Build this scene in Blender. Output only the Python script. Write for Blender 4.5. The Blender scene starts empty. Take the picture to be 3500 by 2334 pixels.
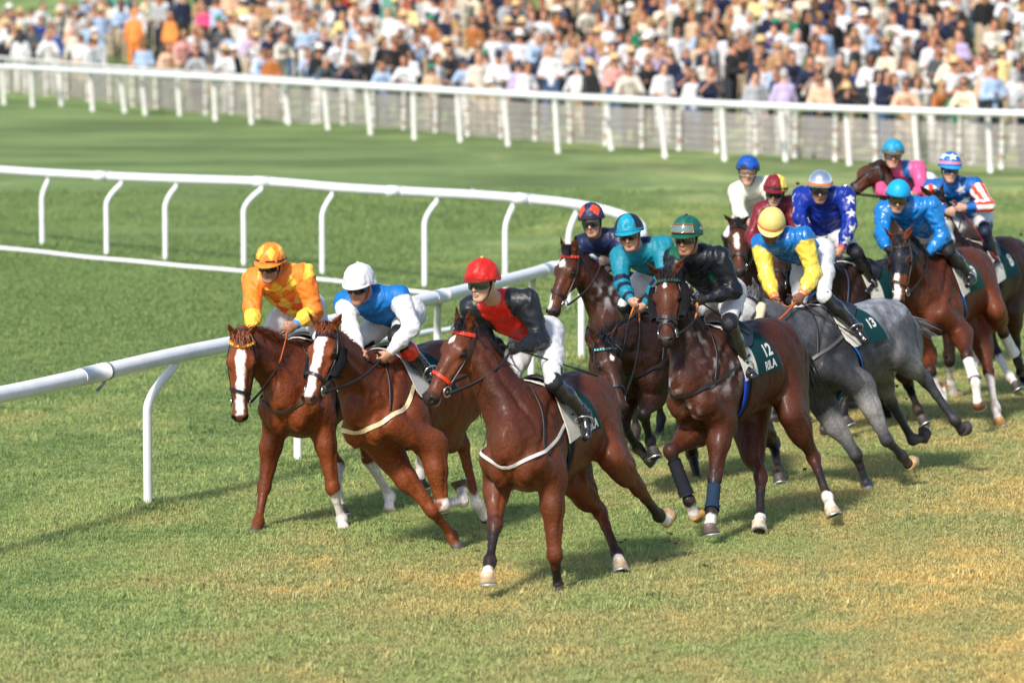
import bpy, bmesh, math, random
import numpy as np
from mathutils import Vector, Matrix

ONLY = None
rng = np.random.default_rng(7)
random.seed(7)
SC = bpy.context.scene
COL = SC.collection

# ------------------------------------------------------------------ camera
F_PX, HC = 14881.0, 4.45                      # focal length in photo pixels, camera height in metres
PITCH = math.atan((1167 + 178.6) / F_PX)
cam = bpy.data.cameras.new("camera")
cam_o = bpy.data.objects.new("camera", cam)
COL.objects.link(cam_o)
cam_o.location = (0, 0, HC)
cam_o.rotation_euler = (math.pi / 2 - PITCH, 0, 0)
cam.sensor_width = 36.0
cam.lens = 36.0 * F_PX / 3500.0
cam.clip_start, cam.clip_end = 0.5, 3000.0
cam.dof.use_dof = True
cam.dof.focus_distance = 33.0
cam.dof.aperture_fstop = 2.3
SC.camera = cam_o

# ------------------------------------------------------------------ sky, sun, exposure
SUN_EL, SUN_AZ = math.radians(41), math.radians(-155)   # azimuth from +Y, clockwise: behind the camera on the left
world = bpy.data.worlds.new("World")
SC.world = world
world.use_nodes = True
wn = world.node_tree
bg = wn.nodes["Background"]
sky = wn.nodes.new("ShaderNodeTexSky")
sky.sky_type = 'NISHITA'
sky.sun_disc = False
sky.sun_elevation = SUN_EL
sky.sun_rotation = SUN_AZ
wn.links.new(sky.outputs[0], bg.inputs[0])
bg.inputs[1].default_value = 0.12
sun = bpy.data.lights.new("sun", 'SUN')
sun.energy = 3.5
sun.angle = math.radians(7.0)
sun.color = (1.0, 0.925, 0.82)
sun_o = bpy.data.objects.new("sun", sun)
COL.objects.link(sun_o)
sun_dir = Vector((math.sin(SUN_AZ) * math.cos(SUN_EL), math.cos(SUN_AZ) * math.cos(SUN_EL), math.sin(SUN_EL)))
sun_o.rotation_euler = sun_dir.to_track_quat('Z', 'Y').to_euler()
sun_o.location = sun_dir * 60
SC.view_settings.view_transform = 'Standard'
SC.view_settings.look = 'None'
SC.view_settings.gamma = 1.0
SC.view_settings.use_curve_mapping = False
SC.view_settings.exposure = 0.68

# ------------------------------------------------------------------ measuring points off the photograph
ZOOM = dict(A=(700, 780, .71429), B=(1400, 840, .77145), C=(1850, 660, .7588), D=(2450, 430, .8421),
            Z1=(2440, 440, .38265), Z2=(2900, 440, .38265), Z3=(2500, 950, .5102), Z4=(2950, 900, .38274),
            Z5=(1850, 650, .38265), Z6=(1950, 1000, .38265), Z7=(2150, 1250, .38265),
            Y1=(1550, 860, .38265), Y2=(1550, 1440, .38259), Y3=(750, 790, .31888), Y4=(1000, 850, .38265),
            Y5=(780, 1350, .42517), Y6=(0, 1200, .63776), Y7=(1300, 600, .44643), O=(0, 0, 1.0), S=(0, 0, 1.48853))
CF = np.array([0, math.cos(PITCH), -math.sin(PITCH)])
CU = np.array([0, math.sin(PITCH), math.cos(PITCH)])
CR = np.array([1.0, 0, 0])
CP = np.array([0, 0, HC])
def px(t):
    z, u, v = t
    o = ZOOM[z]
    return o[0] + u * o[2], o[1] + v * o[2]
def ray(t):
    u, v = px(t)
    return CF + CR * ((u - 1750) / F_PX) - CU * ((v - 1167) / F_PX)
def unproj(t, depth):
    return CP + ray(t) * depth
def depth_of(p):
    return float(np.dot(np.asarray(p) - CP, CF))
def ground(t, z=0.0):
    r = ray(t)
    return CP + r * ((z - HC) / r[2])
def lift(t, parent, L, hint):
    """point on the pixel's ray at distance L from parent; hint n = nearer, f = further, = same depth"""
    r = ray(t)
    o = CP - parent
    a, b, c = r @ r, 2 * (r @ o), o @ o - L * L
    disc = b * b - 4 * a * c
    if hint == '=' or disc <= 0:
        if hint == '=':
            return CP + r * depth_of(parent)
        return CP + r * (-b / (2 * a))
    s = math.sqrt(disc)
    return CP + r * ((-b - s) / (2 * a) if hint == 'n' else (-b + s) / (2 * a))

# ------------------------------------------------------------------ object helpers
def tag(o, label=None, cat=None, group=None, kind=None):
    for k, v in (('label', label), ('category', cat), ('group', group), ('kind', kind)):
        if v:
            o[k] = v
    return o
def empty(name, M=None):
    o = bpy.data.objects.new(name, None)
    o.empty_display_size = 0.2
    COL.objects.link(o)
    if M is not None:
        o.matrix_world = M
    return o
def link(name, me, parent=None, loc=None):
    o = bpy.data.objects.new(name, me)
    COL.objects.link(o)
    if parent is not None:
        o.parent = parent
    if loc is not None:
        o.location = loc
    return o
def mesh_np(name, V, Fq, mat=None, col=None, smooth=True, tris=False):
    """V (n,3), Fq (m,4) or (m,3); col (n,3) linear vertex colour"""
    V = np.asarray(V, np.float32)
    Fq = np.asarray(Fq, np.int32)
    k = Fq.shape[1]
    me = bpy.data.meshes.new(name)
    me.vertices.add(len(V))
    me.vertices.foreach_set('co', V.ravel())
    me.loops.add(Fq.size)
    me.loops.foreach_set('vertex_index', Fq.ravel())
    me.polygons.add(len(Fq))
    me.polygons.foreach_set('loop_start', np.arange(0, Fq.size, k, dtype=np.int32))
    me.polygons.foreach_set('loop_total', np.full(len(Fq), k, np.int32))
    me.polygons.foreach_set('use_smooth', np.full(len(Fq), smooth))
    if col is not None:
        a = me.color_attributes.new('Col', 'FLOAT_COLOR', 'POINT')
        c = np.ones((len(V), 4), np.float32)
        c[:, :3] = col
        a.data.foreach_set('color', c.ravel())
    me.update(calc_edges=True)
    if mat is not None:
        me.materials.append(mat)
    return me
class MB:
    """collects quads/tris into one mesh, with per-vertex colour"""
    def __init__(s):
        s.v, s.f, s.c = [], [], []
        s.n = 0
    def add(s, V, Fs, c=(1, 1, 1)):
        V = np.asarray(V, float).reshape(-1, 3)
        s.v.append(V)
        s.f += [tuple(i + s.n for i in f) for f in Fs]
        c = np.asarray(c, float)
        s.c.append(np.broadcast_to(c, (len(V), 3)) if c.ndim == 1 else c)
        s.n += len(V)
        return s
    def grid(s, G, c=(1, 1, 1), close_u=False, close_v=False):
        G = np.asarray(G, float)
        a, b = G.shape[:2]
        Fs = []
        for i in range(a - (0 if close_u else 1)):
            for j in range(b - (0 if close_v else 1)):
                i2, j2 = (i + 1) % a, (j + 1) % b
                Fs.append((i * b + j, i2 * b + j, i2 * b + j2, i * b + j2))
        c = np.asarray(c, float)
        if c.ndim == 3:
            c = c.reshape(-1, 3)
        return s.add(G.reshape(-1, 3), Fs, c)
    def tube(s, P, R, c=(1, 1, 1), n=8, caps=True):
        P = np.asarray(P, float)
        R = np.broadcast_to(np.asarray(R, float), (len(P),))
        T = np.gradient(P, axis=0)
        T /= np.linalg.norm(T, axis=1, keepdims=True) + 1e-12
        ref = np.array([0, 0, 1.0]) if abs(T[0][2]) < .9 else np.array([1.0, 0, 0])
        G = np.zeros((len(P), n, 3))
        u = np.cross(T[0], ref)
        for i in range(len(P)):
            u = u - T[i] * (u @ T[i])
            u /= np.linalg.norm(u) + 1e-12
            w = np.cross(T[i], u)
            for j in range(n):
                a = 2 * math.pi * j / n
                G[i, j] = P[i] + R[i] * (u * math.cos(a) + w * math.sin(a))
        b0 = s.n
        s.grid(G, c, close_v=True)
        if caps:
            s.f.append(tuple(b0 + j for j in range(n))[::-1])
            s.f.append(tuple(b0 + (len(P) - 1) * n + j for j in range(n)))
        return s
    def box(s, c0, h, c=(1, 1, 1), R=None):
        V = np.array([[x, y, z] for x in (-1, 1) for y in (-1, 1) for z in (-1, 1)], float) * np.asarray(h)
        if R is not None:
            V = V @ np.asarray(R).T
        V = V + np.asarray(c0)
        return s.add(V, [(0, 1, 3, 2), (4, 6, 7, 5), (0, 4, 5, 1), (2, 3, 7, 6), (0, 2, 6, 4), (1, 5, 7, 3)], c)
    def mesh(s, name, mat=None, smooth=True):
        me = bpy.data.meshes.new(name)
        V = np.concatenate(s.v)
        me.from_pydata(V.tolist(), [], s.f)
        a = me.color_attributes.new('Col', 'FLOAT_COLOR', 'POINT')
        c = np.ones((len(V), 4), np.float32)
        c[:, :3] = np.concatenate(s.c)
        a.data.foreach_set('color', c.ravel())
        me.polygons.foreach_set('use_smooth', np.full(len(me.polygons), smooth))
        if mat is not None:
            me.materials.append(mat)
        return me
    def build(s, name, mat, parent=None, smooth=True):
        return link(name, s.mesh(name, mat, smooth), parent)
def nrm(v):
    v = np.asarray(v, float)
    return v / (np.linalg.norm(v) + 1e-12)
def vnoise(P, seed=0):
    """smooth value noise in -1..1 at points P (n,3)"""
    P = np.asarray(P, np.float64)
    i = np.floor(P).astype(np.int64)
    f = P - i
    f = f * f * (3 - 2 * f)
    out = np.zeros(len(P))
    for dx in (0, 1):
        for dy in (0, 1):
            for dz in (0, 1):
                h = ((i[:, 0] + dx) * 374761393 + (i[:, 1] + dy) * 668265263 + (i[:, 2] + dz) * 2147483647 + seed * 974634777) & 0xFFFFFFFF
                h = ((h ^ (h >> 13)) * 1274126177) & 0xFFFFFFFF
                h = (h ^ (h >> 16)) & 0xFFFF
                w = (f[:, 0] if dx else 1 - f[:, 0]) * (f[:, 1] if dy else 1 - f[:, 1]) * (f[:, 2] if dz else 1 - f[:, 2])
                out += w * (h / 32767.5 - 1)
    return out
def sstep(a, b, x):
    t = np.clip((x - a) / (b - a), 0, 1)
    return t * t * (3 - 2 * t)
def srgb(r, g, b):
    def f(c):
        c /= 255.0
        return c / 12.92 if c <= .04045 else ((c + .055) / 1.055) ** 2.4
    return (f(r), f(g), f(b))

# ------------------------------------------------------------------ materials
def material(name, color=None, rough=.6, spec=.5, metal=0.0, coat=0.0, sheen=0.0, attr=False, noise=None, bump=None, coat_rough=.2, sub=0.0):
    """noise=(scale, amount) value variation; bump=(scale, strength, distance)"""
    m = bpy.data.materials.new(name)
    m.use_nodes = True
    nt = m.node_tree
    b = nt.nodes["Principled BSDF"]
    b.inputs['Roughness'].default_value = rough
    b.inputs['Specular IOR Level'].default_value = spec
    b.inputs['Metallic'].default_value = metal
    b.inputs['Coat Weight'].default_value = coat
    b.inputs['Coat Roughness'].default_value = coat_rough
    b.inputs['Sheen Weight'].default_value = sheen
    if sub:
        b.inputs['Subsurface Weight'].default_value = sub
        b.inputs['Subsurface Radius'].default_value = (1, .35, .2)
        b.inputs['Subsurface Scale'].default_value = .012
    src = None
    if attr:
        a = nt.nodes.new("ShaderNodeAttribute")
        a.attribute_name = 'Col'
        src = a.outputs['Color']
    elif color is not None:
        b.inputs['Base Color'].default_value = (*color, 1)
    tc = None
    if noise or bump:
        tc = nt.nodes.new("ShaderNodeTexCoord")
    if noise:
        n = nt.nodes.new("ShaderNodeTexNoise")
        n.inputs['Scale'].default_value = noise[0]
        n.inputs['Detail'].default_value = 5
        n.inputs['Roughness'].default_value = .65
        nt.links.new(tc.outputs['Object'], n.inputs['Vector'])
        r = nt.nodes.new("ShaderNodeMapRange")
        r.inputs['From Min'].default_value = .3
        r.inputs['From Max'].default_value = .7
        r.inputs['To Min'].default_value = 1 - noise[1]
        r.inputs['To Max'].default_value = 1 + noise[1]
        nt.links.new(n.outputs['Fac'], r.inputs['Value'])
        mx = nt.nodes.new("ShaderNodeVectorMath")
        mx.operation = 'SCALE'
        if src is not None:
            nt.links.new(src, mx.inputs[0])
        else:
            mx.inputs[0].default_value = color
        nt.links.new(r.outputs[0], mx.inputs['Scale'])
        src = mx.outputs[0]
    if src is not None:
        nt.links.new(src, b.inputs['Base Color'])
    if bump:
        n = nt.nodes.new("ShaderNodeTexNoise")
        n.inputs['Scale'].default_value = bump[0]
        n.inputs['Detail'].default_value = 4
        nt.links.new(tc.outputs['Object'], n.inputs['Vector'])
        bp = nt.nodes.new("ShaderNodeBump")
        bp.inputs['Strength'].default_value = bump[1]
        bp.inputs['Distance'].default_value = bump[2]
        nt.links.new(n.outputs['Fac'], bp.inputs['Height'])
        nt.links.new(bp.outputs[0], b.inputs['Normal'])
    return m

# ------------------------------------------------------------------ implicit surfaces: smooth unions of muscles, meshed by surface nets
class Field:
    def __init__(s, lo, hi, h):
        s.h = h
        s.lo = np.asarray(lo, np.float64)
        s.n = np.ceil((np.asarray(hi) - s.lo) / h).astype(int) + 1
        s.d = np.full(tuple(s.n), .3, np.float32)
        s.id = np.zeros(tuple(s.n), np.int16)
        s.best = np.full(tuple(s.n), 9., np.float32)
    def _box(s, lo, hi):
        i0 = np.clip(np.floor((np.asarray(lo) - s.lo) / s.h).astype(int), 0, s.n - 1)
        i1 = np.clip(np.ceil((np.asarray(hi) - s.lo) / s.h).astype(int) + 1, 1, s.n)
        sl = tuple(slice(a, b) for a, b in zip(i0, i1))
        ax = [(s.lo[k] + s.h * np.arange(i0[k], i1[k])).astype(np.float32) for k in range(3)]
        return sl, ax[0][:, None, None], ax[1][None, :, None], ax[2][None, None, :]
    def _mix(s, sl, v, k, i, sub=False):
        d = s.d[sl]
        if sub:
            h = np.maximum(k - np.abs(-d - v), 0) / k if k > 0 else 0
            s.d[sl] = np.maximum(d, -v) + h * h * k * .25
            return
        h = np.maximum(k - np.abs(d - v), 0) / k
        s.d[sl] = np.minimum(d, v) - h * h * k * .25
        bst = s.best[sl]
        m = v < bst
        s.id[sl][m] = i
        bst[m] = v[m]
    def cone(s, a, b, ra, rb, k=.03, i=0, sub=False):
        a, b = np.asarray(a, float), np.asarray(b, float)
        pad = max(ra, rb) + .07
        sl, X, Y, Z = s._box(np.minimum(a, b) - pad, np.maximum(a, b) + pad)
        ab = b - a
        L = max(ab @ ab, 1e-9)
        x, y, z = X - np.float32(a[0]), Y - np.float32(a[1]), Z - np.float32(a[2])
        t = np.clip((x * np.float32(ab[0]) + y * np.float32(ab[1]) + z * np.float32(ab[2])) / np.float32(L), 0, 1)
        v = np.sqrt((x - t * np.float32(ab[0])) ** 2 + (y - t * np.float32(ab[1])) ** 2 + (z - t * np.float32(ab[2])) ** 2) - (ra + t * np.float32(rb - ra))
        s._mix(sl, v.astype(np.float32), k, i, sub)
    def ell(s, a, b, lat, ra, rb, k=.03, i=0):
        """tapered tube of elliptical section: ra=(half width along lat, half height)"""
        a, b, lat = np.asarray(a, float), np.asarray(b, float), nrm(lat)
        pad = max(*ra, *rb) + .07
        sl, X, Y, Z = s._box(np.minimum(a, b) - pad, np.maximum(a, b) + pad)
        ab = b - a
        L = max(ab @ ab, 1e-9)
        x, y, z = X - np.float32(a[0]), Y - np.float32(a[1]), Z - np.float32(a[2])
        t = np.clip((x * np.float32(ab[0]) + y * np.float32(ab[1]) + z * np.float32(ab[2])) / np.float32(L), 0, 1)
        x, y, z = x - t * np.float32(ab[0]), y - t * np.float32(ab[1]), z - t * np.float32(ab[2])
        q = x * np.float32(lat[0]) + y * np.float32(lat[1]) + z * np.float32(lat[2])
        o2 = np.maximum(x * x + y * y + z * z - q * q, 0)
        rl = ra[0] + t * np.float32(rb[0] - ra[0])
        ro = ra[1] + t * np.float32(rb[1] - ra[1])
        k0 = np.sqrt(q * q / rl ** 2 + o2 / ro ** 2) + 1e-6
        k1 = np.sqrt(q * q / rl ** 4 + o2 / ro ** 4) + 1e-6
        s._mix(sl, (k0 * (k0 - 1) / k1).astype(np.float32), k, i)
    def oid(s, c, R, r, k=.03, i=0, sub=False):
        """ellipsoid: R rows are axes, r radii"""
        c, R = np.asarray(c, float), np.asarray(R, float)
        ext = np.sqrt(((R * np.asarray(r)[:, None]) ** 2).sum(0)) + .07
        sl, X, Y, Z = s._box(c - ext, c + ext)
        x, y, z = X - np.float32(c[0]), Y - np.float32(c[1]), Z - np.float32(c[2])
        k0 = k1 = 0
        for ax, rr in zip(R, r):
            q = x * np.float32(ax[0]) + y * np.float32(ax[1]) + z * np.float32(ax[2])
            k0 = k0 + (q / np.float32(rr)) ** 2
            k1 = k1 + (q / np.float32(rr * rr)) ** 2
        k0 = np.sqrt(k0) + 1e-6
        s._mix(sl, (k0 * (k0 - 1) / (np.sqrt(k1) + 1e-6)).astype(np.float32), k, i, sub)
    def cut(s, p, n):
        """remove everything on the side n points to"""
        n = nrm(n)
        sl, X, Y, Z = s._box(s.lo, s.lo + s.h * s.n)
        v = -((X - p[0]) * n[0] + (Y - p[1]) * n[1] + (Z - p[2]) * n[2])
        s.d = np.maximum(s.d, -v.astype(np.float32))
    def sample(s, P):
        g = (np.asarray(P) - s.lo) / s.h
        g = np.clip(g, 0, s.n - 1.001)
        i = np.floor(g).astype(int)
        f = g - i
        o = 0
        for dx in (0, 1):
            for dy in (0, 1):
                for dz in (0, 1):
                    w = (f[:, 0] if dx else 1 - f[:, 0]) * (f[:, 1] if dy else 1 - f[:, 1]) * (f[:, 2] if dz else 1 - f[:, 2])
                    o = o + w * s.d[i[:, 0] + dx, i[:, 1] + dy, i[:, 2] + dz]
        return o
    def grad(s, P):
        e = s.h * 1.2
        P = np.asarray(P, float)
        g = np.stack([s.sample(P + e * np.eye(3)[k]) - s.sample(P - e * np.eye(3)[k]) for k in range(3)], 1) / (2 * e)
        return g
    def snap(s, P, off=0.0, it=8):
        """move points onto the surface, off metres outside it; returns points and outward normals"""
        P = np.array(P, float)
        for _ in range(it):
            g = s.grad(P)
            gl = np.maximum((g * g).sum(1), .15)
            st = ((s.sample(P) - off) / gl)[:, None] * g
            l = np.linalg.norm(st, axis=1, keepdims=True)
            P = P - st * np.minimum(1, .04 / (l + 1e-9))
        g = s.grad(P)
        return P, g / (np.linalg.norm(g, axis=1, keepdims=True) + 1e-9)
    def mesh(s):
        d = s.d
        neg = d < 0
        cnt = np.zeros(tuple(s.n - 1), np.int8)
        for dx in (0, 1):
            for dy in (0, 1):
                for dz in (0, 1):
                    cnt += neg[dx:s.n[0] - 1 + dx, dy:s.n[1] - 1 + dy, dz:s.n[2] - 1 + dz]
        I = np.argwhere((cnt > 0) & (cnt < 8))
        vals = np.stack([d[I[:, 0] + dx, I[:, 1] + dy, I[:, 2] + dz] for dx in (0, 1) for dy in (0, 1) for dz in (0, 1)], 1)
        corners = np.array([(dx, dy, dz) for dx in (0, 1) for dy in (0, 1) for dz in (0, 1)], float)
        acc = np.zeros((len(I), 3))
        num = np.zeros(len(I))
        for a in range(8):
            for b in range(a + 1, 8):
                if np.abs(corners[a] - corners[b]).sum() != 1:
                    continue
                va, vb = vals[:, a], vals[:, b]
                m = (va < 0) != (vb < 0)
                t = va[m] / (va[m] - vb[m])
                acc[m] += corners[a] + t[:, None] * (corners[b] - corners[a])
                num[m] += 1
        V = s.lo + (I + acc / num[:, None]) * s.h
        idx = np.full(tuple(s.n - 1), -1, np.int32)
        idx[I[:, 0], I[:, 1], I[:, 2]] = np.arange(len(I))
        quads = []
        for ax in range(3):
            o1, o2 = [(1, 2), (2, 0), (0, 1)][ax]
            sa = [slice(None)] * 3
            sb = [slice(None)] * 3
            sa[ax] = slice(0, -1)
            sb[ax] = slice(1, None)
            ch = neg[tuple(sa)] != neg[tuple(sb)]
            E = np.argwhere(ch)
            ok = (E[:, o1] > 0) & (E[:, o2] > 0) & (E[:, o1] < s.n[o1] - 1) & (E[:, o2] < s.n[o2] - 1)
            E = E[ok]
            def c(a1, a2):
                C = E.copy()
                C[:, o1] -= a1
                C[:, o2] -= a2
                return idx[C[:, 0], C[:, 1], C[:, 2]]
            q = np.stack([c(1, 1), c(0, 1), c(0, 0), c(1, 0)], 1)
            inside = neg[E[:, 0], E[:, 1], E[:, 2]]
            q[~inside] = q[~inside][:, ::-1]
            quads.append(q)
        Q = np.concatenate(quads)
        Q = Q[(Q >= 0).all(1)]
        vid = s.id[I[:, 0], I[:, 1], I[:, 2]]
        return V, Q, vid
def vnormals(V, Q):
    n = np.cross(V[Q[:, 2]] - V[Q[:, 0]], V[Q[:, 3]] - V[Q[:, 1]])
    N = np.zeros_like(V)
    for k in range(4):
        np.add.at(N, Q[:, k], n)
    return N / (np.linalg.norm(N, axis=1, keepdims=True) + 1e-12)
def relax(V, Q, it=1, w=.5):
    for _ in range(it):
        S = np.zeros_like(V)
        c = np.zeros(len(V))
        for a, b in ((0, 1), (1, 2), (2, 3), (3, 0)):
            np.add.at(S, Q[:, a], V[Q[:, b]])
            np.add.at(S, Q[:, b], V[Q[:, a]])
            np.add.at(c, Q[:, a], 1)
            np.add.at(c, Q[:, b], 1)
        V = V + w * (S / c[:, None] - V)
    return V
def strap(mb, fld, pts, width, off=.004, thick=.006, c=(1, 1, 1), n=24, closed=False, flat=True):
    """ribbon laid on a field's surface through pts"""
    P = np.asarray(pts, float)
    if closed:
        P = np.concatenate([P, P[:1]])
    s = np.concatenate([[0], np.cumsum(np.linalg.norm(np.diff(P, axis=0), axis=1))])
    u = np.linspace(0, s[-1], n)
    P = np.stack([np.interp(u, s, P[:, k]) for k in range(3)], 1)
    P, N = fld.snap(P, off)
    for _ in range(2):
        if closed:
            P[-1] = P[0]
        P[1:-1] = .5 * P[1:-1] + .25 * (P[2:] + P[:-2])
    P0 = P.copy()
    for _ in range(6):
        P[1:-1] = .5 * P[1:-1] + .25 * (P[2:] + P[:-2])
    P1, N = fld.snap(P, off, 3)
    dd_ = fld.sample(P)[:, None]
    P = np.where(dd_ > off, .65 * P + .35 * P1, P1)
    if closed:
        P[-1] = P[0]
    T = np.gradient(P, axis=0)
    if closed:
        T[0] = T[-1] = P[1] - P[-2]
    S = np.cross(N, T)
    S /= np.linalg.norm(S, axis=1, keepdims=True) + 1e-9
    w = width / 2
    G = np.stack([P - S * w, P - S * w + N * thick, P + S * w + N * thick, P + S * w], 1)
    mb.grid(G, c, close_v=True)
    return P, N

# ------------------------------------------------------------------ horses
M_COAT = material("horse coat", attr=True, rough=.58, spec=.25, coat=.11, coat_rough=.25, noise=(34, .26), bump=(46, .62, .011))
M_HAIR = material("horse hair", attr=True, rough=.5, spec=.4, noise=(60, .25))
M_HOOF = material("hoof horn", attr=True, rough=.6, noise=(40, .3), bump=(70, .3, .003))
M_SHOE = material("horseshoe aluminium", (.62, .64, .66), rough=.35, metal=.9, noise=(60, .2))
M_EYE = material("horse eye", (.012, .007, .005), rough=.06, spec=.7)
M_LEATHER = material("strap leather", attr=True, rough=.45, spec=.5, noise=(50, .2), bump=(120, .2, .002))
M_STEEL = material("bit steel", (.7, .7, .7), rough=.18, metal=1.0)
M_CLOTH = material("saddle cloth fabric", attr=True, rough=.85, spec=.15, noise=(45, .14), bump=(220, .25, .002))
M_FLEECE = material("sheepskin", attr=True, rough=.95, spec=.05, sheen=.03, noise=(70, .25), bump=(90, .9, .012))
M_BAND = material("leg bandage", attr=True, rough=.85, spec=.2, noise=(30, .2), bump=(90, .4, .003))

BAY = dict(body=(.050, .0122, .0045), back=(.022, .006, .0035), leg=(.012, .009, .010), hair=(.010, .009, .012), light=(.13, .034, .010))
DARKBAY = dict(body=(.026, .0085, .005), back=(.012, .005, .004), leg=(.009, .007, .008), hair=(.008, .008, .011), light=(.075, .021, .008))
CHESTNUT = dict(body=(.150, .032, .007), back=(.085, .018, .006), leg=(.130, .033, .010), hair=(.150, .042, .016), light=(.23, .062, .016))
REDBAY = dict(body=(.095, .0225, .0075), back=(.046, .011, .005), leg=(.016, .010, .010), hair=(.010, .009, .012), light=(.19, .048, .013))
GREY = dict(body=(.050, .050, .055), back=(.20, .215, .25), leg=(.026, .027, .032), hair=(.13, .135, .15), light=(.15, .15, .155))
X3, Y3_, Z3_ = np.eye(3)

def horse_frame(S):
    yaw, roll, pit = (math.radians(S.get(k, 0)) for k in ('yaw', 'roll', 'pitch'))
    h = np.array([-math.sin(yaw), -math.cos(yaw), 0])
    l = np.array([math.cos(yaw), -math.sin(yaw), 0])
    u = np.array([0, 0, 1.0])
    u2 = math.cos(roll) * u - math.sin(roll) * l
    l2 = math.cos(roll) * l + math.sin(roll) * u
    h2 = math.cos(pit) * h + math.sin(pit) * u2
    u3 = math.cos(pit) * u2 - math.sin(pit) * h
    M = np.stack([h2, l2, u3], 1)
    root = unproj(S['W'], S['D']) - M @ np.array([.38, 0, 1.60])
    return M, root

FORE = [(.40, .19, .98), (.56, .17, .58), (.52, .16, .28), (.60, .16, .06)]
HIND = [(-.40, .20, .98), (-.82, .18, .60), (-.88, .17, .24), (-.78, .17, .04)]
LEN = {'F': (.42, .30, .20), 'H': (.46, .40, .21)}

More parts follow.
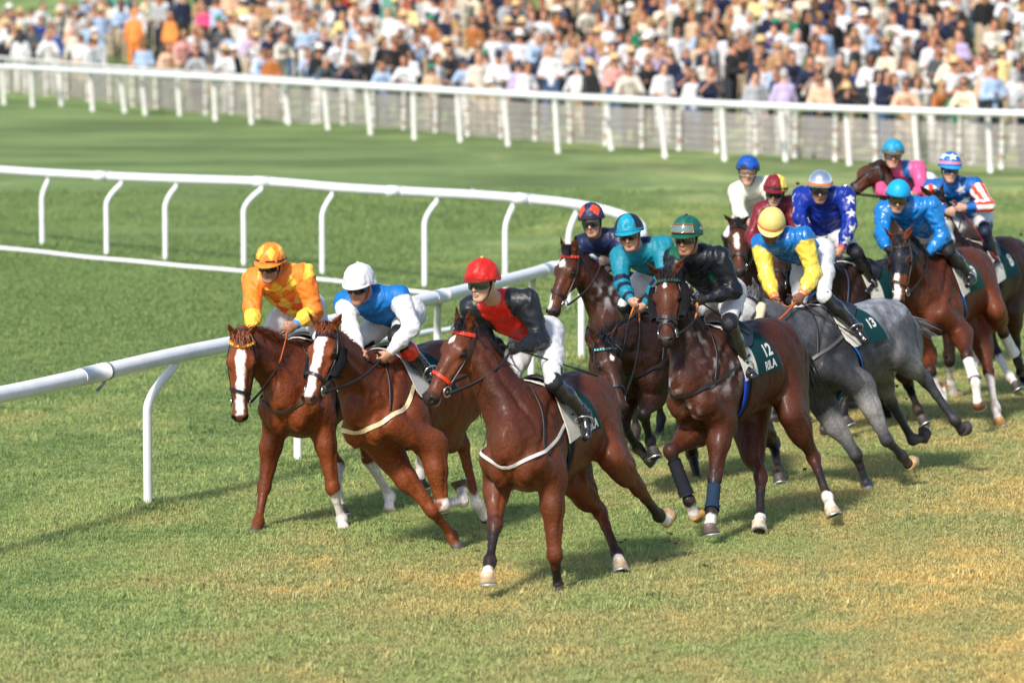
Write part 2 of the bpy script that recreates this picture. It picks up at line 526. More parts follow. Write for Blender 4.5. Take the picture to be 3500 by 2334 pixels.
def make_horse(S):
    M, root = horse_frame(S)
    toL = lambda p: M.T @ (np.asarray(p) - root)
    toW = lambda p: root + M @ np.asarray(p, float)
    R4 = Matrix.Identity(4)
    for i in range(3):
        for j in range(3):
            R4[i][j] = M[i, j]
        R4[i][3] = root[i]
    E = empty('racehorse', R4)
    tag(E, S['label'], 'horse', 'racehorses galloping round the bend')
    c = S['coat']
    # ---- skeleton
    J = {}
    for key in ('FR', 'FL', 'HR', 'HL'):
        base = FORE if key[0] == 'F' else HIND
        sg = 1 if key[1] == 'L' else -1
        dflt = [np.array([a, b * sg, z]) for a, b, z in base]
        spec = S.get(key, {})
        pts = [dflt[0]]
        if 'top' in spec:
            pts[0] = toL(unproj(spec['top'], depth_of(toW(dflt[0])) + spec.get('dz', 0)))
        for n, nm in enumerate(('j1', 'j2', 'j3')):
            if nm in spec:
                z, u, v, hint = spec[nm]
                p = toL(lift((z, u, v), toW(pts[-1]), LEN[key[0]][n], hint))
            else:
                p = pts[-1] + (dflt[n + 1] - dflt[n])
            d = p - pts[-1]
            L = np.linalg.norm(d)
            if not .6 < L / LEN[key[0]][n] < 1.35:
                print('HORSE', S['key'], key, nm, 'length ratio %.2f' % (L / LEN[key[0]][n]))
            pts.append(p)
        J[key] = pts
    nb = np.array([.46, 0, 1.30])
    poll = toL(lift(S['poll'], toW(nb), S.get('neck', .82), S.get('neckhint', 'n')))
    muz = toL(lift(S['muz'], toW(poll), S.get('headlen', .64), S.get('headhint', 'n')))
    hl = np.linalg.norm(muz - poll)
    print('HORSE %s root z %.2f D %.1f poll %s muz %s headlen %.2f' % (S['key'], root[2], S['D'], poll.round(2), muz.round(2), hl))
    K = np.clip(hl / .64, .9, 1.12)              # head scale
    hx = nrm(muz - poll)
    (u1, v1), (u2, v2) = px(S['ears'][0]), px(S['ears'][1])
    im = M.T @ nrm(CR * (u2 - u1) - CU * (v2 - v1))
    vd = M.T @ CF
    den = vd @ hx
    b = -(im @ hx) / den if abs(den) > .15 else 0
    hy = im + vd * np.clip(b, -3, 3)
    hy = nrm(hy - hx * (hx @ hy))
    if 'facing' in S:                            # blend of the two ways the head may turn about its own axis
        a = math.radians(S['facing'])
        hz0 = np.cross(hx, hy)
        hy = hy * math.cos(a) + hz0 * math.sin(a)
    hz = np.cross(hx, hy)
    HR = np.stack([hx, hy, hz])
    hp = lambda x, y, z: poll + K * (x * hx + y * hy + z * hz)
    tips = []
    for n, sg in ((0, -1), (1, 1)):
        e0 = hp(.0, .055 * sg, .0)
        if 'tips' in S:
            e1 = toL(lift(S['tips'][n], toW(e0), .18, S.get('tiphint', 'n')))
            if np.linalg.norm(e1 - e0) > .24:
                e1 = e0 + nrm(e1 - e0) * .2
        else:
            e1 = e0 + .18 * nrm(-.9 * hx + .2 * sg * hy + .35 * hz)
        tips.append((e0, e1))
    # ---- flesh
    P = np.array([p for k in J for p in J[k]] + [poll, muz, (-1.05, .35, 1.7), (.85, -.35, .75)] + [t[1] for t in tips])
    h = S.get('vox', .0132 * float(np.clip(S['D'] / 30.5, 1, 1.4)))
    f = Field(P.min(0) - .16, P.max(0) + .16, h)
    t0 = [((.60, 0, 1.22), .150, .235), ((.36, 0, 1.225), .215, .348), ((.05, 0, 1.195), .255, .330), ((-.30, 0, 1.24), .268, .305), ((-.58, 0, 1.31), .25, .27), ((-.84, 0, 1.33), .17, .175)]
    for (a, la, oa), (b_, lb, ob) in zip(t0, t0[1:]):
        f.ell(a, b_, Y3_, (la, oa), (lb, ob), .10, 0)
    f.cone((.48, 0, 1.55), (.14, 0, 1.505), .055, .06, .09, 0)
    I3 = np.eye(3)
    for sg in (-1, 1):
        f.oid((-.56, .10 * sg, 1.40), I3, (.30, .155, .19), .08, 0)
        f.oid((-.80, .115 * sg, 1.22), I3, (.15, .10, .23), .06, 0)
        kf, kh = ('FL', 'HL') if sg > 0 else ('FR', 'HR')
        el, kn, fe, to = J[kf]
        ps = np.array([.61, .142 * sg, 1.12]) + np.clip((el - np.array([.40, .19 * sg, .98])), -.12, .12) * .4
        f.ell((.30, .13 * sg, 1.48), ps, Y3_, (.055, .10), (.075, .10), .06, 0)
        f.oid((.665, .085 * sg, 1.06), I3, (.085, .088, .135), .022, 0)
        f.cone(ps, el, .098, .092, .04, 0)
        f.oid((np.array([.36, .19 * sg, 1.15]) + el) / 2 + np.array([-.02, 0, .06]), I3, (.15, .070, .17), .05, 0)
        lat = Y3_
        # fore leg
        d = nrm(kn - el)
        fr = -nrm(np.cross(lat, d))
        i0 = 10 if sg > 0 else 20
        mid = el + (kn - el) * .35 + fr * .012
        f.cone(el + (el - kn) * .12, mid, .098, .082, .07, i0)
        f.cone(mid, kn, .080, .047, .04, i0)
        f.oid(el + (kn - el) * .28 + fr * .035 + np.array([0, .02 * sg, 0]), np.stack([d, np.cross(d, fr), fr]), (.15, .06, .06), .04, i0)
        leg_lower(f, kn, fe, to, lat, i0 + 1, .050, .0345)
        # hind leg
        st, hk, fe, to = J[kh]
        i0 = 30 if sg > 0 else 40
        f.ell((-.66, .13 * sg, 1.33), st, Y3_, (.13, .20), (.078, .085), .10, i0)
        f.ell((-.80, .13 * sg, 1.20), st + (hk - st) * .55, Y3_, (.095, .15), (.058, .085), .10, i0)
        f.ell((-.62, .14 * sg, 1.20), st + (hk - st) * .30, Y3_, (.11, .16), (.066, .095), .10, i0)
        d = nrm(hk - st)
        bk = nrm(np.cross(lat, d))
        mid = st + (hk - st) * .42 + bk * .02
        f.ell(st, mid, Y3_, (.072, .092), (.060, .086), .07, i0)
        f.ell(mid, hk, Y3_, (.062, .092), (.042, .056), .04, i0)
        dc = nrm(fe - hk)
        bc = nrm(np.cross(lat, dc))
        pt = hk + nrm(bk * .4 + bc * .6) * .045 - dc * .045
        f.cone(mid + bk * .06, pt, .03, .024, .03, i0)
        f.cone(pt, hk + dc * .10 + bc * .012, .027, .028, .03, i0 + 1)
        leg_lower(f, hk, fe, to, lat, i0 + 1, .050, .0375)
    # ---- neck
    ne = hp(.045, 0, -.105)
    ctrl = (nb + ne) / 2 + np.array([-.02, 0, S.get('arch', .05)])
    nk = []
    for n in range(6):
        t = n / 5
        nk.append((1 - t) ** 2 * nb + 2 * t * (1 - t) * ctrl + t * t * ne)
    nw = [(.125, .275), (.104, .205), (.086, .160), (.074, .132), (.066, .112), (.060, .096)]
    lats = [nrm((1 - n / 5) * Y3_ + n / 5 * hy) for n in range(6)]
    crest = []
    for n in range(5):
        f.ell(nk[n], nk[n + 1], lats[n], nw[n], nw[n + 1], .06, 1)
    for n in range(6):
        T = nrm(nk[min(n + 1, 5)] - nk[max(n - 1, 0)])
        crest.append((nk[n] + np.cross(T, lats[n]) * nw[n][1] * .9, T, lats[n]))
    for sg in (-1, 1):                            # muscle line low on the neck
        f.cone(nk[4] - np.cross(nrm(nk[5] - nk[4]), lats[4]) * .07 + lats[4] * sg * .05, nb + np.array([.12, .10 * sg, -.10]), .035, .06, .06, 1)
    # ---- head
    def hell(a, b_, ra, rb, k=.04):
        f.ell(hp(*a), hp(*b_), hy, [K * r for r in ra], [K * r for r in rb], k, 2)
    def hoid(c_, r, k=.03, sub=False, R=None, i=2):
        f.oid(hp(*c_), HR if R is None else R, [K * q for q in r], k, i, sub)
    hell((.0, 0, -.06), (.17, 0, -.055), (.070, .075), (.088, .088))
    hell((.17, 0, -.055), (.37, 0, -.05), (.086, .092), (.056, .070))
    hell((.37, 0, -.05), (.54, 0, -.047), (.056, .070), (.050, .053))
    hoid((.565, 0, -.048), (.058, .056, .055), .03)
    hoid((.560, 0, -.098), (.040, .034, .026), .02)
    for sg in (-1, 1):
        hoid((.19, .046 * sg, -.125), (.115, .030, .095), .04)
        hoid((.188, .080 * sg, -.014), (.048, .022, .024), .02)
        f.cone(hp(.25, .072 * sg, -.062), hp(.41, .05 * sg, -.062), .016 * K, .009 * K, .03, 2)
        hoid((.578, .040 * sg, -.020), (.036, .024, .030), .02)
        hoid((.598, .043 * sg, -.010), (.026, .014, .019), .010, True)
        hoid((.20, .094 * sg, -.036), (.024, .012, .017), .012, True)
        f.cone(hp(.50, .062 * sg, -.086), hp(.585, .05 * sg, -.080), .004, .005, .008, 2, sub=True)
        hoid((.09, .092 * sg, .012), (.05, .016, .03), .03, True)
        e0, e1 = tips[0 if sg < 0 else 1]
        ax = nrm(e1 - e0)
        if 'earface' in S:
            opn = M.T @ (-CF)
        else:
            opn = nrm(.55 * hx + .5 * hz + .45 * sg * hy)
        opn = nrm(opn - ax * (ax @ opn))
        side = np.cross(ax, opn)
        L = np.linalg.norm(e1 - e0)
        RR = np.stack([ax, side, opn])
        f.cone(e0 - ax * .02, e0 + ax * .03, .030, .028, .025, 3)
        f.ell(e0, e0 + ax * L * .42, side, (.026, .022), (.036, .017), .015, 3)
        f.ell(e0 + ax * L * .42, e0 + ax * L * .97, side, (.036, .017), (.007, .006), .015, 3)
        f.oid(e0 + ax * L * .46 + opn * .021, RR, (L * .36, .022, .017), .008, 3, True)
    V, Q, vid = f.mesh()
    V = relax(V, Q, 1, .4)
    # ---- coat colours
    col = np.empty((len(V), 3))
    body, back, light = (np.array(c[k]) for k in ('body', 'back', 'light'))
    n1 = vnoise(V * 3.1 + 5, 1)
    n2 = vnoise(V * 9 + 2, 2)
    up = sstep(1.15, 1.58, V[:, 2] + .06 * n1)[:, None]
    col[:] = body
    col += (back - body) * up * (vid < 2)[:, None] * .9
    mott = vnoise(V * 22, 51) * .10 + vnoise(V * 48, 52) * .08
    col *= (1 + mott)[:, None]
    lw = np.clip(.30 + .5 * n1 + .2 * n2, 0, 1)[:, None]
    col += (light - col) * lw * .45
    sweat = np.clip(vnoise(V * 2.2 + 9, 41) + .25, 0, 1) * sstep(.0, .35, V[:, 0])
    col *= (1 - .38 * sweat)[:, None]
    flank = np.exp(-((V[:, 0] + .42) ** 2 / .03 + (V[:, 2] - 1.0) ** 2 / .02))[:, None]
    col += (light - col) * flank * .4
    if c is GREY:
        dap = np.clip(vnoise(V * 15, 4) * 1.6 + vnoise(V * 28, 5) * .6, -1, 1)[:, None]
        wgt = (vid < 2)[:, None] * sstep(.95, 1.25, V[:, 2])[:, None] * sstep(.5, .1, V[:, 0])[:, None]
        col *= 1 + .42 * dap * (.45 + .55 * wgt)
        col[vid == 2] = np.array((.40, .40, .40)) * (1 + .25 * n2[vid == 2])[:, None]
        fc = ((V[:, 0] > .15) & (vid < 2))
        col[fc] *= (.55 + .25 * n1[fc])[:, None]
    elif c is CHESTNUT:
        col *= (1 + .12 * vnoise(V * 5, 8))[:, None]
    lc = np.array(c['leg'])
    for key, i0 in (('FL', 10), ('FR', 20), ('HL', 30), ('HR', 40)):
        pts = J[key]
        m = (vid == i0) | (vid == i0 + 1)
        A = V[m]
        s = legparam(A, pts)
        jit = .08 * vnoise(A * 14, 6) + .04 * vnoise(A * 40, 9)
        if c is CHESTNUT:
            dk = sstep(1.5, 2.4, s + jit) * .35
        else:
            st = S.get('dark', {}).get(key, .72)
            dk = sstep(st, st + .45, s + jit * 2)
        cc = col[m]
        cc = cc + (lc - cc) * dk[:, None]
        if c is GREY:
            cc += (np.array((.36, .345, .33)) - cc) * (np.exp(-((s - .45) / .3) ** 2) * np.clip(.4 + n1[m], 0, 1) * .6)[:, None]
        w = S.get('sock', {}).get(key)
        if w is not None:
            k = sstep(w - .04, w + .03, s + jit * 1.2)[:, None]
            cc = cc + (np.array((.70, .64, .60)) * (1 + .12 * vnoise(A * 25, 3))[:, None] - cc) * k
        for (s0, s1, bc) in S.get('boot', {}).get(key, []):
            k = (sstep(s0 - .02, s0, s) * sstep(s1 + .02, s1, s))[:, None]
            cc = cc + (np.array(bc) - cc) * k
        dirt = S.get('mud', .45) * sstep(1.3, 2.6, s) * np.clip(vnoise(A * 20, 11) * 1.3, 0, 1)
        cc = cc + (np.array((.16, .10, .055)) - cc) * dirt[:, None]
        col[m] = cc
    hm = (vid == 2) | (vid == 3) | (vid == 1)
    A = (V[hm] - poll) @ HR.T / K
    cc = col[hm]
    isH = (vid[hm] == 2)
    if c is not GREY:
        cc = cc + (light - cc) * (isH * sstep(.05, .3, A[:, 0]) * sstep(.06, -.09, A[:, 2]) * .45)[:, None]
    # white face marking: list of (x, centre, half width)
    if 'blaze' in S:
        B = np.array(S['blaze'])
        cen = np.interp(A[:, 0], B[:, 0], B[:, 1])
        wd = np.interp(A[:, 0], B[:, 0], B[:, 2], left=-1, right=-1) + .010 * vnoise(V[hm] * 38, 12)
        k = isH * (A[:, 2] > -.055) * sstep(.004, -.004, np.abs(A[:, 1] - cen) - wd)
        cc = cc + (np.array((.80, .74, .70)) - cc) * k[:, None]
    dark = np.array((.016, .013, .014)) if c is not CHESTNUT else np.array((.030, .022, .022))
    k = isH * sstep(.50, .585, A[:, 0] + .02 * n2[hm]) * (.92 if 'pinknose' not in S else .35)
    cc = cc + (dark - cc) * k[:, None]
    if 'pinknose' in S:
        k = isH * sstep(.565, .60, A[:, 0]) * sstep(.03, -.03, A[:, 2] + .045) * .9
        cc = cc + (np.array((.10, .08, .08)) - cc) * k[:, None]
    for sg in (-1, 1):
        de = np.sqrt(((A - np.array([.20, .09 * sg, -.033])) ** 2 * np.array([.6, 1, 1.3])).sum(1))
        k = isH * sstep(.044, .022, de)
        cc = cc + (np.array((.012, .009, .008)) - cc) * (k * .9)[:, None]
        dn = np.sqrt(((A - np.array([.598, .044 * sg, -.010])) ** 2 * np.array([.75, 1.3, 1])).sum(1))
        k = isH * sstep(.034, .022, dn)
        cc = cc + (np.array((.010, .006, .006)) - cc) * k[:, None]
        ml = isH * (np.abs(A[:, 2] + .084) < .005) * (A[:, 0] > .47) * (A[:, 0] < .60)
        cc = cc + (np.array((.02, .012, .012)) - cc) * ml[:, None] * .9
        if 'lip' in S:
            k = isH * sstep(.50, .53, A[:, 0]) * sstep(-.075, -.085, A[:, 2])
            cc = cc + (np.array((.55, .36, .28)) - cc) * (k * np.clip(.4 + vnoise(V[hm] * 30, 3), 0, 1))[:, None]
    ear = vid[hm] == 3
    for sg in (-1, 1):
        e0, e1 = tips[0 if sg < 0 else 1]
        t = ((V[hm] - e0) @ (e1 - e0)) / ((e1 - e0) @ (e1 - e0))
        near = ear & (np.linalg.norm(V[hm] - (e0 + np.clip(t, 0, 1)[:, None] * (e1 - e0)), axis=1) < .07)
        k = near * sstep(.55, .95, t) * .75
        cc = cc + (np.array(c['hair']) * 1.2 - cc) * k[:, None]
    col[hm] = cc
    # sweat foam / salt marks
    for (pt, r, amt) in S.get('foam', []):
        q = toL(unproj(pt, depth_of(toW(hp(.1, 0, -.1))) if amt < 0 else S['D'] - .3))
        dd = (V - q) - np.outer((V - q) @ vd, vd)
        k = np.exp(-(dd ** 2).sum(1) / (r * r)) * np.clip(vnoise(V * 24, 21) * 1.5 + .15, 0, 1) * (np.einsum('ij,j->i', vnormals(V, Q), -vd) > 0)
        col += (np.array((.62, .60, .62)) - col) * (k * abs(amt))[:, None]
    if S.get('hood'):
        A = (V - poll) @ HR.T / K
        k = ((vid == 2) & (A[:, 0] < .33) & (A[:, 0] > -.02)) | ((vid == 1) & (A[:, 0] < .24) & (A[:, 0] > -.06) & (np.linalg.norm(V - poll, axis=1) < .32))
        for sg in (-1, 1):
            k &= ~(np.sqrt((A[:, 0] - .20) ** 2 + (A[:, 2] + .035) ** 2) < .045) | (vid == 1)
        col[k] = np.array((.008, .010, .018))
    N = vnormals(V, Q)
    # fine muscle and vein relief on the skin
    amp = np.where(vid < 2, .0060, np.where((vid == 10) | (vid == 20) | (vid == 30) | (vid == 40), .0050, np.where(vid > 10, .0015, 0.0)))
    V = V + N * (amp * (vnoise(V * np.array([9, 13, 6.0]), 31) + .7 * (1 - 2 * np.abs(vnoise(V * np.array([11, 15, 5.0]) + .8 * vnoise(V * 6, 35)[:, None], 33))) + .4 * vnoise(V * 20, 32)))[:, None]
    def groove(poly, depth, w):
        nonlocal V
        P_ = f.snap(np.array(poly, float), 0.0)[0]
        s_ = np.concatenate([[0], np.cumsum(np.linalg.norm(np.diff(P_, axis=0), axis=1))])
        n_ = max(int(s_[-1] / .012), 3)
        q_ = np.linspace(0, s_[-1], n_)
        P_ = np.stack([np.interp(q_, s_, P_[:, k]) for k in range(3)], 1)
        P_ = f.snap(P_, 0.0, 3)[0]
        fade = np.sin(np.linspace(.25, math.pi - .25, n_)) ** .6
        lo_, hi_ = P_.min(0) - 3 * w, P_.max(0) + 3 * w
        m_ = np.where(((V > lo_) & (V < hi_)).all(1))[0]
        if len(m_) == 0:
            return
        D_ = ((V[m_][:, None] - P_[None]) ** 2).sum(2)
        a_ = np.max(np.exp(-D_ / (w * w)) * fade[None], axis=1)
        V[m_] -= N[m_] * (1.35 * depth * a_)[:, None]
    for sg in (-1, 1):
        g = lambda *pts: [(a, b * sg, c_) for a, b, c_ in pts]
        kf, kh = ('FL', 'HL') if sg > 0 else ('FR', 'HR')
        groove(g((.28, .15, 1.53), (.44, .20, 1.40), (.58, .22, 1.24), (.68, .19, 1.10)), .016, .030)
        groove(g((.20, .22, 1.45), (.17, .27, 1.25), (.22, .27, 1.08), (.32, .25, .96)), .014, .028)
        groove(g((.26, .24, 1.28), (.42, .25, 1.19), (.58, .23, 1.13)), .010, .022)
        groove(g((.74, .03, .97), (.68, .12, .95), (.60, .17, .98)), .008, .025)
        groove(g((.72, .05, 1.15), (.68, .13, 1.18), (.60, .20, 1.20)), .008, .03)
        groove(g((-.83, .15, 1.45), (-.74, .22, 1.25), (-.68, .23, 1.02)), .014, .026)
        groove(g((-.34, .22, 1.36), (-.42, .26, 1.20), (-.38, .24, 1.04), (-.28, .2, .95)), .014, .028)
        groove(g((-.50, .15, 1.58), (-.60, .22, 1.40), (-.62, .24, 1.20)), .008, .025)
        groove(g((.05, .26, 1.32), (-.20, .28, 1.28), (-.34, .27, 1.22)), -.006, .05)
        el, kn, fe, to = J[kf]
        d = nrm(kn - el); fr = -nrm(np.cross(Y3_, d)); ou = np.array([0, sg, 0.])
        for o1, o2 in ((.9 * ou + .45 * fr, .8 * ou + .5 * fr), (.7 * ou - .7 * fr, .8 * ou - .5 * fr), (-.7 * ou + .6 * fr, -.6 * ou + .7 * fr)):
            groove([el + (kn - el) * t + nrm(o1 * (1 - t) + o2 * t) * (.09 - .04 * t) for t in np.linspace(.08, .88, 7)], .0075, .014)
        for a, b in ((kn, fe),):
            dd = nrm(b - a); bk = nrm(np.cross(Y3_, dd))
            for o1 in (ou, -ou):
                groove([a + (b - a) * t + (o1 * .034 + bk * .014) for t in np.linspace(.18, .9, 5)], .005, .009)
        st, hk, fe, to = J[kh]
        d = nrm(hk - st); bk = nrm(np.cross(Y3_, d))
        for o1 in (ou, -ou):
            groove([st + (hk - st) * t + o1 * .07 + bk * (.05 + .015 * t) for t in np.linspace(.15, .95, 6)], .011, .018)
            groove([st + (hk - st) * t + o1 * .07 - bk * .02 for t in np.linspace(.15, .8, 6)], .006, .016)
            dd = nrm(fe - hk); b2 = nrm(np.cross(Y3_, dd))
            groove([hk + (fe - hk) * t + o1 * .036 + b2 * .016 for t in np.linspace(.15, .9, 5)], .005, .009)
        groove([nk[n] - np.cross(nrm(nk[min(n + 1, 5)] - nk[max(n - 1, 0)]), lats[n]) * nw[n][1] * .45 + lats[n] * sg * nw[n][0] for n in range(5, -1, -1)], .012, .026)
        groove([nk[n] + np.cross(nrm(nk[min(n + 1, 5)] - nk[max(n - 1, 0)]), lats[n]) * nw[n][1] * .40 + lats[n] * sg * nw[n][0] for n in range(5, -1, -1)], .006, .030)
        # face: cheek edge, tear bone, vein, nostril fold
        groove([hp(.09, .075 * sg, -.10), hp(.17, .085 * sg, -.19), hp(.26, .075 * sg, -.185), hp(.31, .06 * sg, -.13)], -.007, .018)
        groove([hp(.27, .07 * sg, -.075), hp(.34, .062 * sg, -.085), hp(.42, .055 * sg, -.09)], .006, .014)
        groove([hp(.27, .066 * sg, -.02), hp(.36, .050 * sg, -.015), hp(.46, .045 * sg, -.02)], .006, .016)
        groove([hp(.165, .085 * sg, -.005), hp(.195, .092 * sg, -.012), hp(.235, .085 * sg, -.022)], -.006, .010)
        groove([hp(.17, .088 * sg, -.055), hp(.20, .094 * sg, -.06), hp(.235, .085 * sg, -.055)], -.004, .009)
        groove([hp(.54, .055 * sg, -.01), hp(.545, .06 * sg, -.03), hp(.555, .06 * sg, -.055)], .005, .009)
    groove([(.76, 0, 1.14), (.76, 0, 1.06), (.72, 0, .96)], .020, .022)
    link('body', mesh_np('horse_body', V, Q, M_COAT, np.clip(col, .003, .9)), E)
    # ---- eyes
    for sg in (-1, 1):
        mb = MB()
        ce = hp(.20, .084 * sg, -.027)
        th = np.linspace(0, math.pi, 9)
        G = np.array([[ce + K * .0245 * (hx * 1.15 * math.sin(a) * math.cos(p) + hz * math.sin(a) * math.sin(p) + hy * math.cos(a)) for p in np.linspace(0, 2 * math.pi, 12, endpoint=False)] for a in th])
        mb.grid(G, close_v=True)
        mb.build('eye', M_EYE, E)
    # ---- hooves
    for key in J:
        make_hoof(E, J[key], S, key)
    # ---- mane, forelock, tail
    r = np.random.default_rng(abs(hash(S['key'])) % 1000 if False else sum(map(ord, S['key'])))
    hair = np.array(c['hair'])
    mb = MB()
    cp = np.array([q[0] for q in crest])
    nm = S.get('mane', 420) * 2
    side0 = S.get('maneside', 1)
    for n in range(nm):
        t = r.uniform(.10, 4.98)
        k = min(int(t), 4)
        p = cp[k] * (1 - t + k) + cp[k + 1] * (t - k)
        T, la = crest[k][1], crest[k][2]
        upv = np.cross(T, la)
        p = p + la * r.normal(0, .016)
        L = r.uniform(.08, .17) * S.get('manelen', 1)
        d0 = nrm(upv * r.uniform(.25, .75) * S.get('maneup', 1) - T * r.uniform(.3, .9) + la * side0 * r.uniform(.1, .8))
        d1 = nrm(d0 * .6 - T * .6 + la * side0 * r.uniform(0, .6) - Z3_ * r.uniform(.0, .5))
        d2 = nrm(d1 - T * .3 - Z3_ * r.uniform(.1, .8) + la * r.normal(0, .2))
        q = [p - upv * .03, p + d0 * L * .35, p + d0 * L * .35 + d1 * L * .35, p + d0 * L * .35 + d1 * L * .35 + d2 * L * .4]
        ribbon(mb, q, nrm(T + r.normal(0, .25, 3)), (.008, .007, .005, .001), hair * r.uniform(.6, 1.7))
    mb.build('mane', M_HAIR, E)
    mb = MB()
    for n in range(90):
        p = hp(r.uniform(-.04, .03), r.normal(0, .026), .018)
        L = r.uniform(.05, .13) * S.get('forelock', 1)
        d0 = nrm(hz * r.uniform(.3, .8) + hx * r.uniform(-.3, .6) + hy * r.normal(.0, .2))
        d1 = nrm(d0 * .5 + hx * r.uniform(.2, .9) + hy * r.normal(.15, .3))
        d2 = nrm(d1 * .4 + hx * .7 - hz * .2 + hy * r.normal(.2, .3))
        q = [p - hz * .02, p + d0 * L * .28, p + d0 * L * .28 + d1 * L * .36, p + d0 * L * .28 + d1 * L * .36 + d2 * L * .4]
        ribbon(mb, q, nrm(hy + r.normal(0, .3, 3)), (.006, .006, .005, .001), hair * r.uniform(.7, 1.7))
    mb.build('forelock', M_HAIR, E)
    mb = MB()
    dock = np.array([-.90, 0, 1.45])
    mb.tube([dock + (.12, 0, 0), dock, dock + (-.10, 0, -.03), dock + (-.17, 0, -.10)], [.045, .042, .032, .018], hair)
    tl = S.get('tail', (-.32, 0, -.95))
    for n in range(S.get('tailn', 300)):
        a = r.uniform(0, 1)
        p = dock + np.array([-.17 * a, r.normal(0, .018), -.08 * a * a + r.normal(0, .012)])
        L = r.uniform(.45, .8) * S.get('taillen', .85)
        w = r.normal(0, .075, 3)
        d0 = nrm(np.array([-.8, 0, -.25]) + w)
        d1 = nrm(np.array([tl[0], tl[1], tl[2] * .6]) + w)
        d2 = nrm(np.array(tl) + w * 1.6)
        q = [p, p + d0 * L * .22, p + d0 * L * .22 + d1 * L * .33, p + d0 * L * .22 + d1 * L * .33 + d2 * L * .25, p + d0 * L * .22 + d1 * L * .33 + d2 * L * .5]
        ribbon(mb, q, nrm(r.normal(0, 1, 3)), (.006, .009, .009, .007, .002), hair * r.uniform(.7, 1.6))
    mb.build('tail', M_HAIR, E)
    H = dict(S=S, M=M, root=root, E=E, f=f, J=J, hp=hp, HR=HR, K=K, toL=toL, toW=toW, R4=R4, vd=vd)
    make_tack(H)
    return H

def ribbon(mb, q, side, w, c):
    q = np.asarray(q)
    G = np.stack([np.stack([p - side * b / 2, p + side * b / 2]) for p, b in zip(q, w)])
    mb.grid(G, np.clip(c, 0, 1))

def legparam(A, pts):
    """0..1 upper bone, 1..2 cannon, 2..3 pastern and hoof"""
    best = np.full(len(A), 9.0)
    out = np.zeros(len(A))
    for n in range(3):
        a, b = pts[n], pts[n + 1]
        ab = b - a
        t = np.clip((A - a) @ ab / (ab @ ab), 0, 1)
        d = np.linalg.norm(A - a - t[:, None] * ab, axis=1) + (.02 if n == 0 else 0)
        m = d < best
        best[m] = d[m]
        out[m] = n + t[m]
    return out

def leg_lower(f, kn, fe, to, lat, i, rk, rc):
    d = nrm(fe - kn)
    bk = nrm(np.cross(lat, d))
    R = np.stack([d, np.cross(d, bk), bk])
    f.oid(kn + d * .005, R, (.064, rk, rk * 1.02), .03, i)
    L = np.linalg.norm(fe - kn)
    f.cone(kn, kn + (fe - kn) * .35, rk * .82, rc, .03, i)
    f.cone(kn + (fe - kn) * .35, fe - d * .04, rc * .95, rc * .9, .02, i)
    f.cone(kn + d * .07 + bk * .024, fe - d * .03 + bk * .022, .019, .018, .018, i)
    f.oid(fe + bk * .006, R, (.050, .044, .050), .03, i)
    p = nrm(to - fe)
    Lp = np.linalg.norm(to - fe)
    co = fe + p * max(Lp - .085, .04)
    f.cone(fe, co, .038, .040, .03, i)
    f.cone(fe + nrm(np.cross(lat, p)) * .03, fe + nrm(np.cross(lat, p)) * .025 + p * .05, .022, .02, .02, i)
    f.cone(co, co + p * .012, .043, .045, .015, i)

def make_hoof(E, pts, S, key):
    fe, to = pts[2], pts[3]
    p = nrm(to - fe)
    lat = nrm(Y3_ - p * p[1])
    bk = nrm(np.cross(lat, p))
    Lp = np.linalg.norm(to - fe)
    co = fe + p * max(Lp - .085, .04)
    ns = nrm(.80 * p + .60 * bk)
    fw = nrm(.60 * p - .80 * bk)
    n0 = nrm(.93 * p + .36 * bk)
    fw0 = nrm(.36 * p - .93 * bk)
    toe = co + p * .088
    rings = []
    spec = [(co - p * .004, fw0, .045, .047), (co + p * .012 + fw0 * .003, fw0, .050, .053)]
    cs = toe - fw * .068
    for t in (.4, .7, 1.0):
        c = (co + p * .012) * (1 - t) + cs * t
        fwd = nrm(fw0 * (1 - t) + fw * t)
        spec.append((c, fwd, .050 + .013 * t, .053 + .014 * t))
    ang = np.linspace(0, 2 * math.pi, 20, endpoint=False)
    hc = np.array(S.get('hoof', {}).get(key, (.045, .036, .032)))
    cols = []
    for n, (c, fwd, rl, rf) in enumerate(spec):
        rings.append([c + fwd * rf * math.cos(a) * (1 if math.cos(a) > 0 else .82) + lat * rl * math.sin(a) for a in ang])
        cols.append(np.tile(hc * (1.5 if n < 2 else 1.0), (20, 1)) * (1 + .2 * np.sin(ang * 3 + n)[:, None]))
    c, fwd, rl, rf = spec[-1]
    for k, dz in ((.86, .0), (.80, -.010), (.02, -.012)):
        rings.append([c + ns * dz + (fwd * rf * math.cos(a) * (1 if math.cos(a) > 0 else .82) + lat * rl * math.sin(a)) * k for a in ang])
        cols.append(np.tile(np.array((.06, .045, .03)), (20, 1)))
    mb = MB()
    mb.grid(np.array(rings), np.array(cols), close_v=True)
    hoof = mb.build('hoof', M_HOOF, E)
    mb = MB()
    an = np.linspace(-2.35, 2.35, 20)
    G = []
    for a in an:
        e = fwd * rf * math.cos(a) * (1 if math.cos(a) > 0 else .82) + lat * rl * math.sin(a)
        G.append([c + e * 1.02 - ns * .001, c + e * 1.02 + ns * .008, c + e * .74 + ns * .008, c + e * .74 - ns * .001])
    mb.grid(np.array(G), close_v=True)
    mb.build('horseshoe', M_SHOE, hoof, smooth=False)

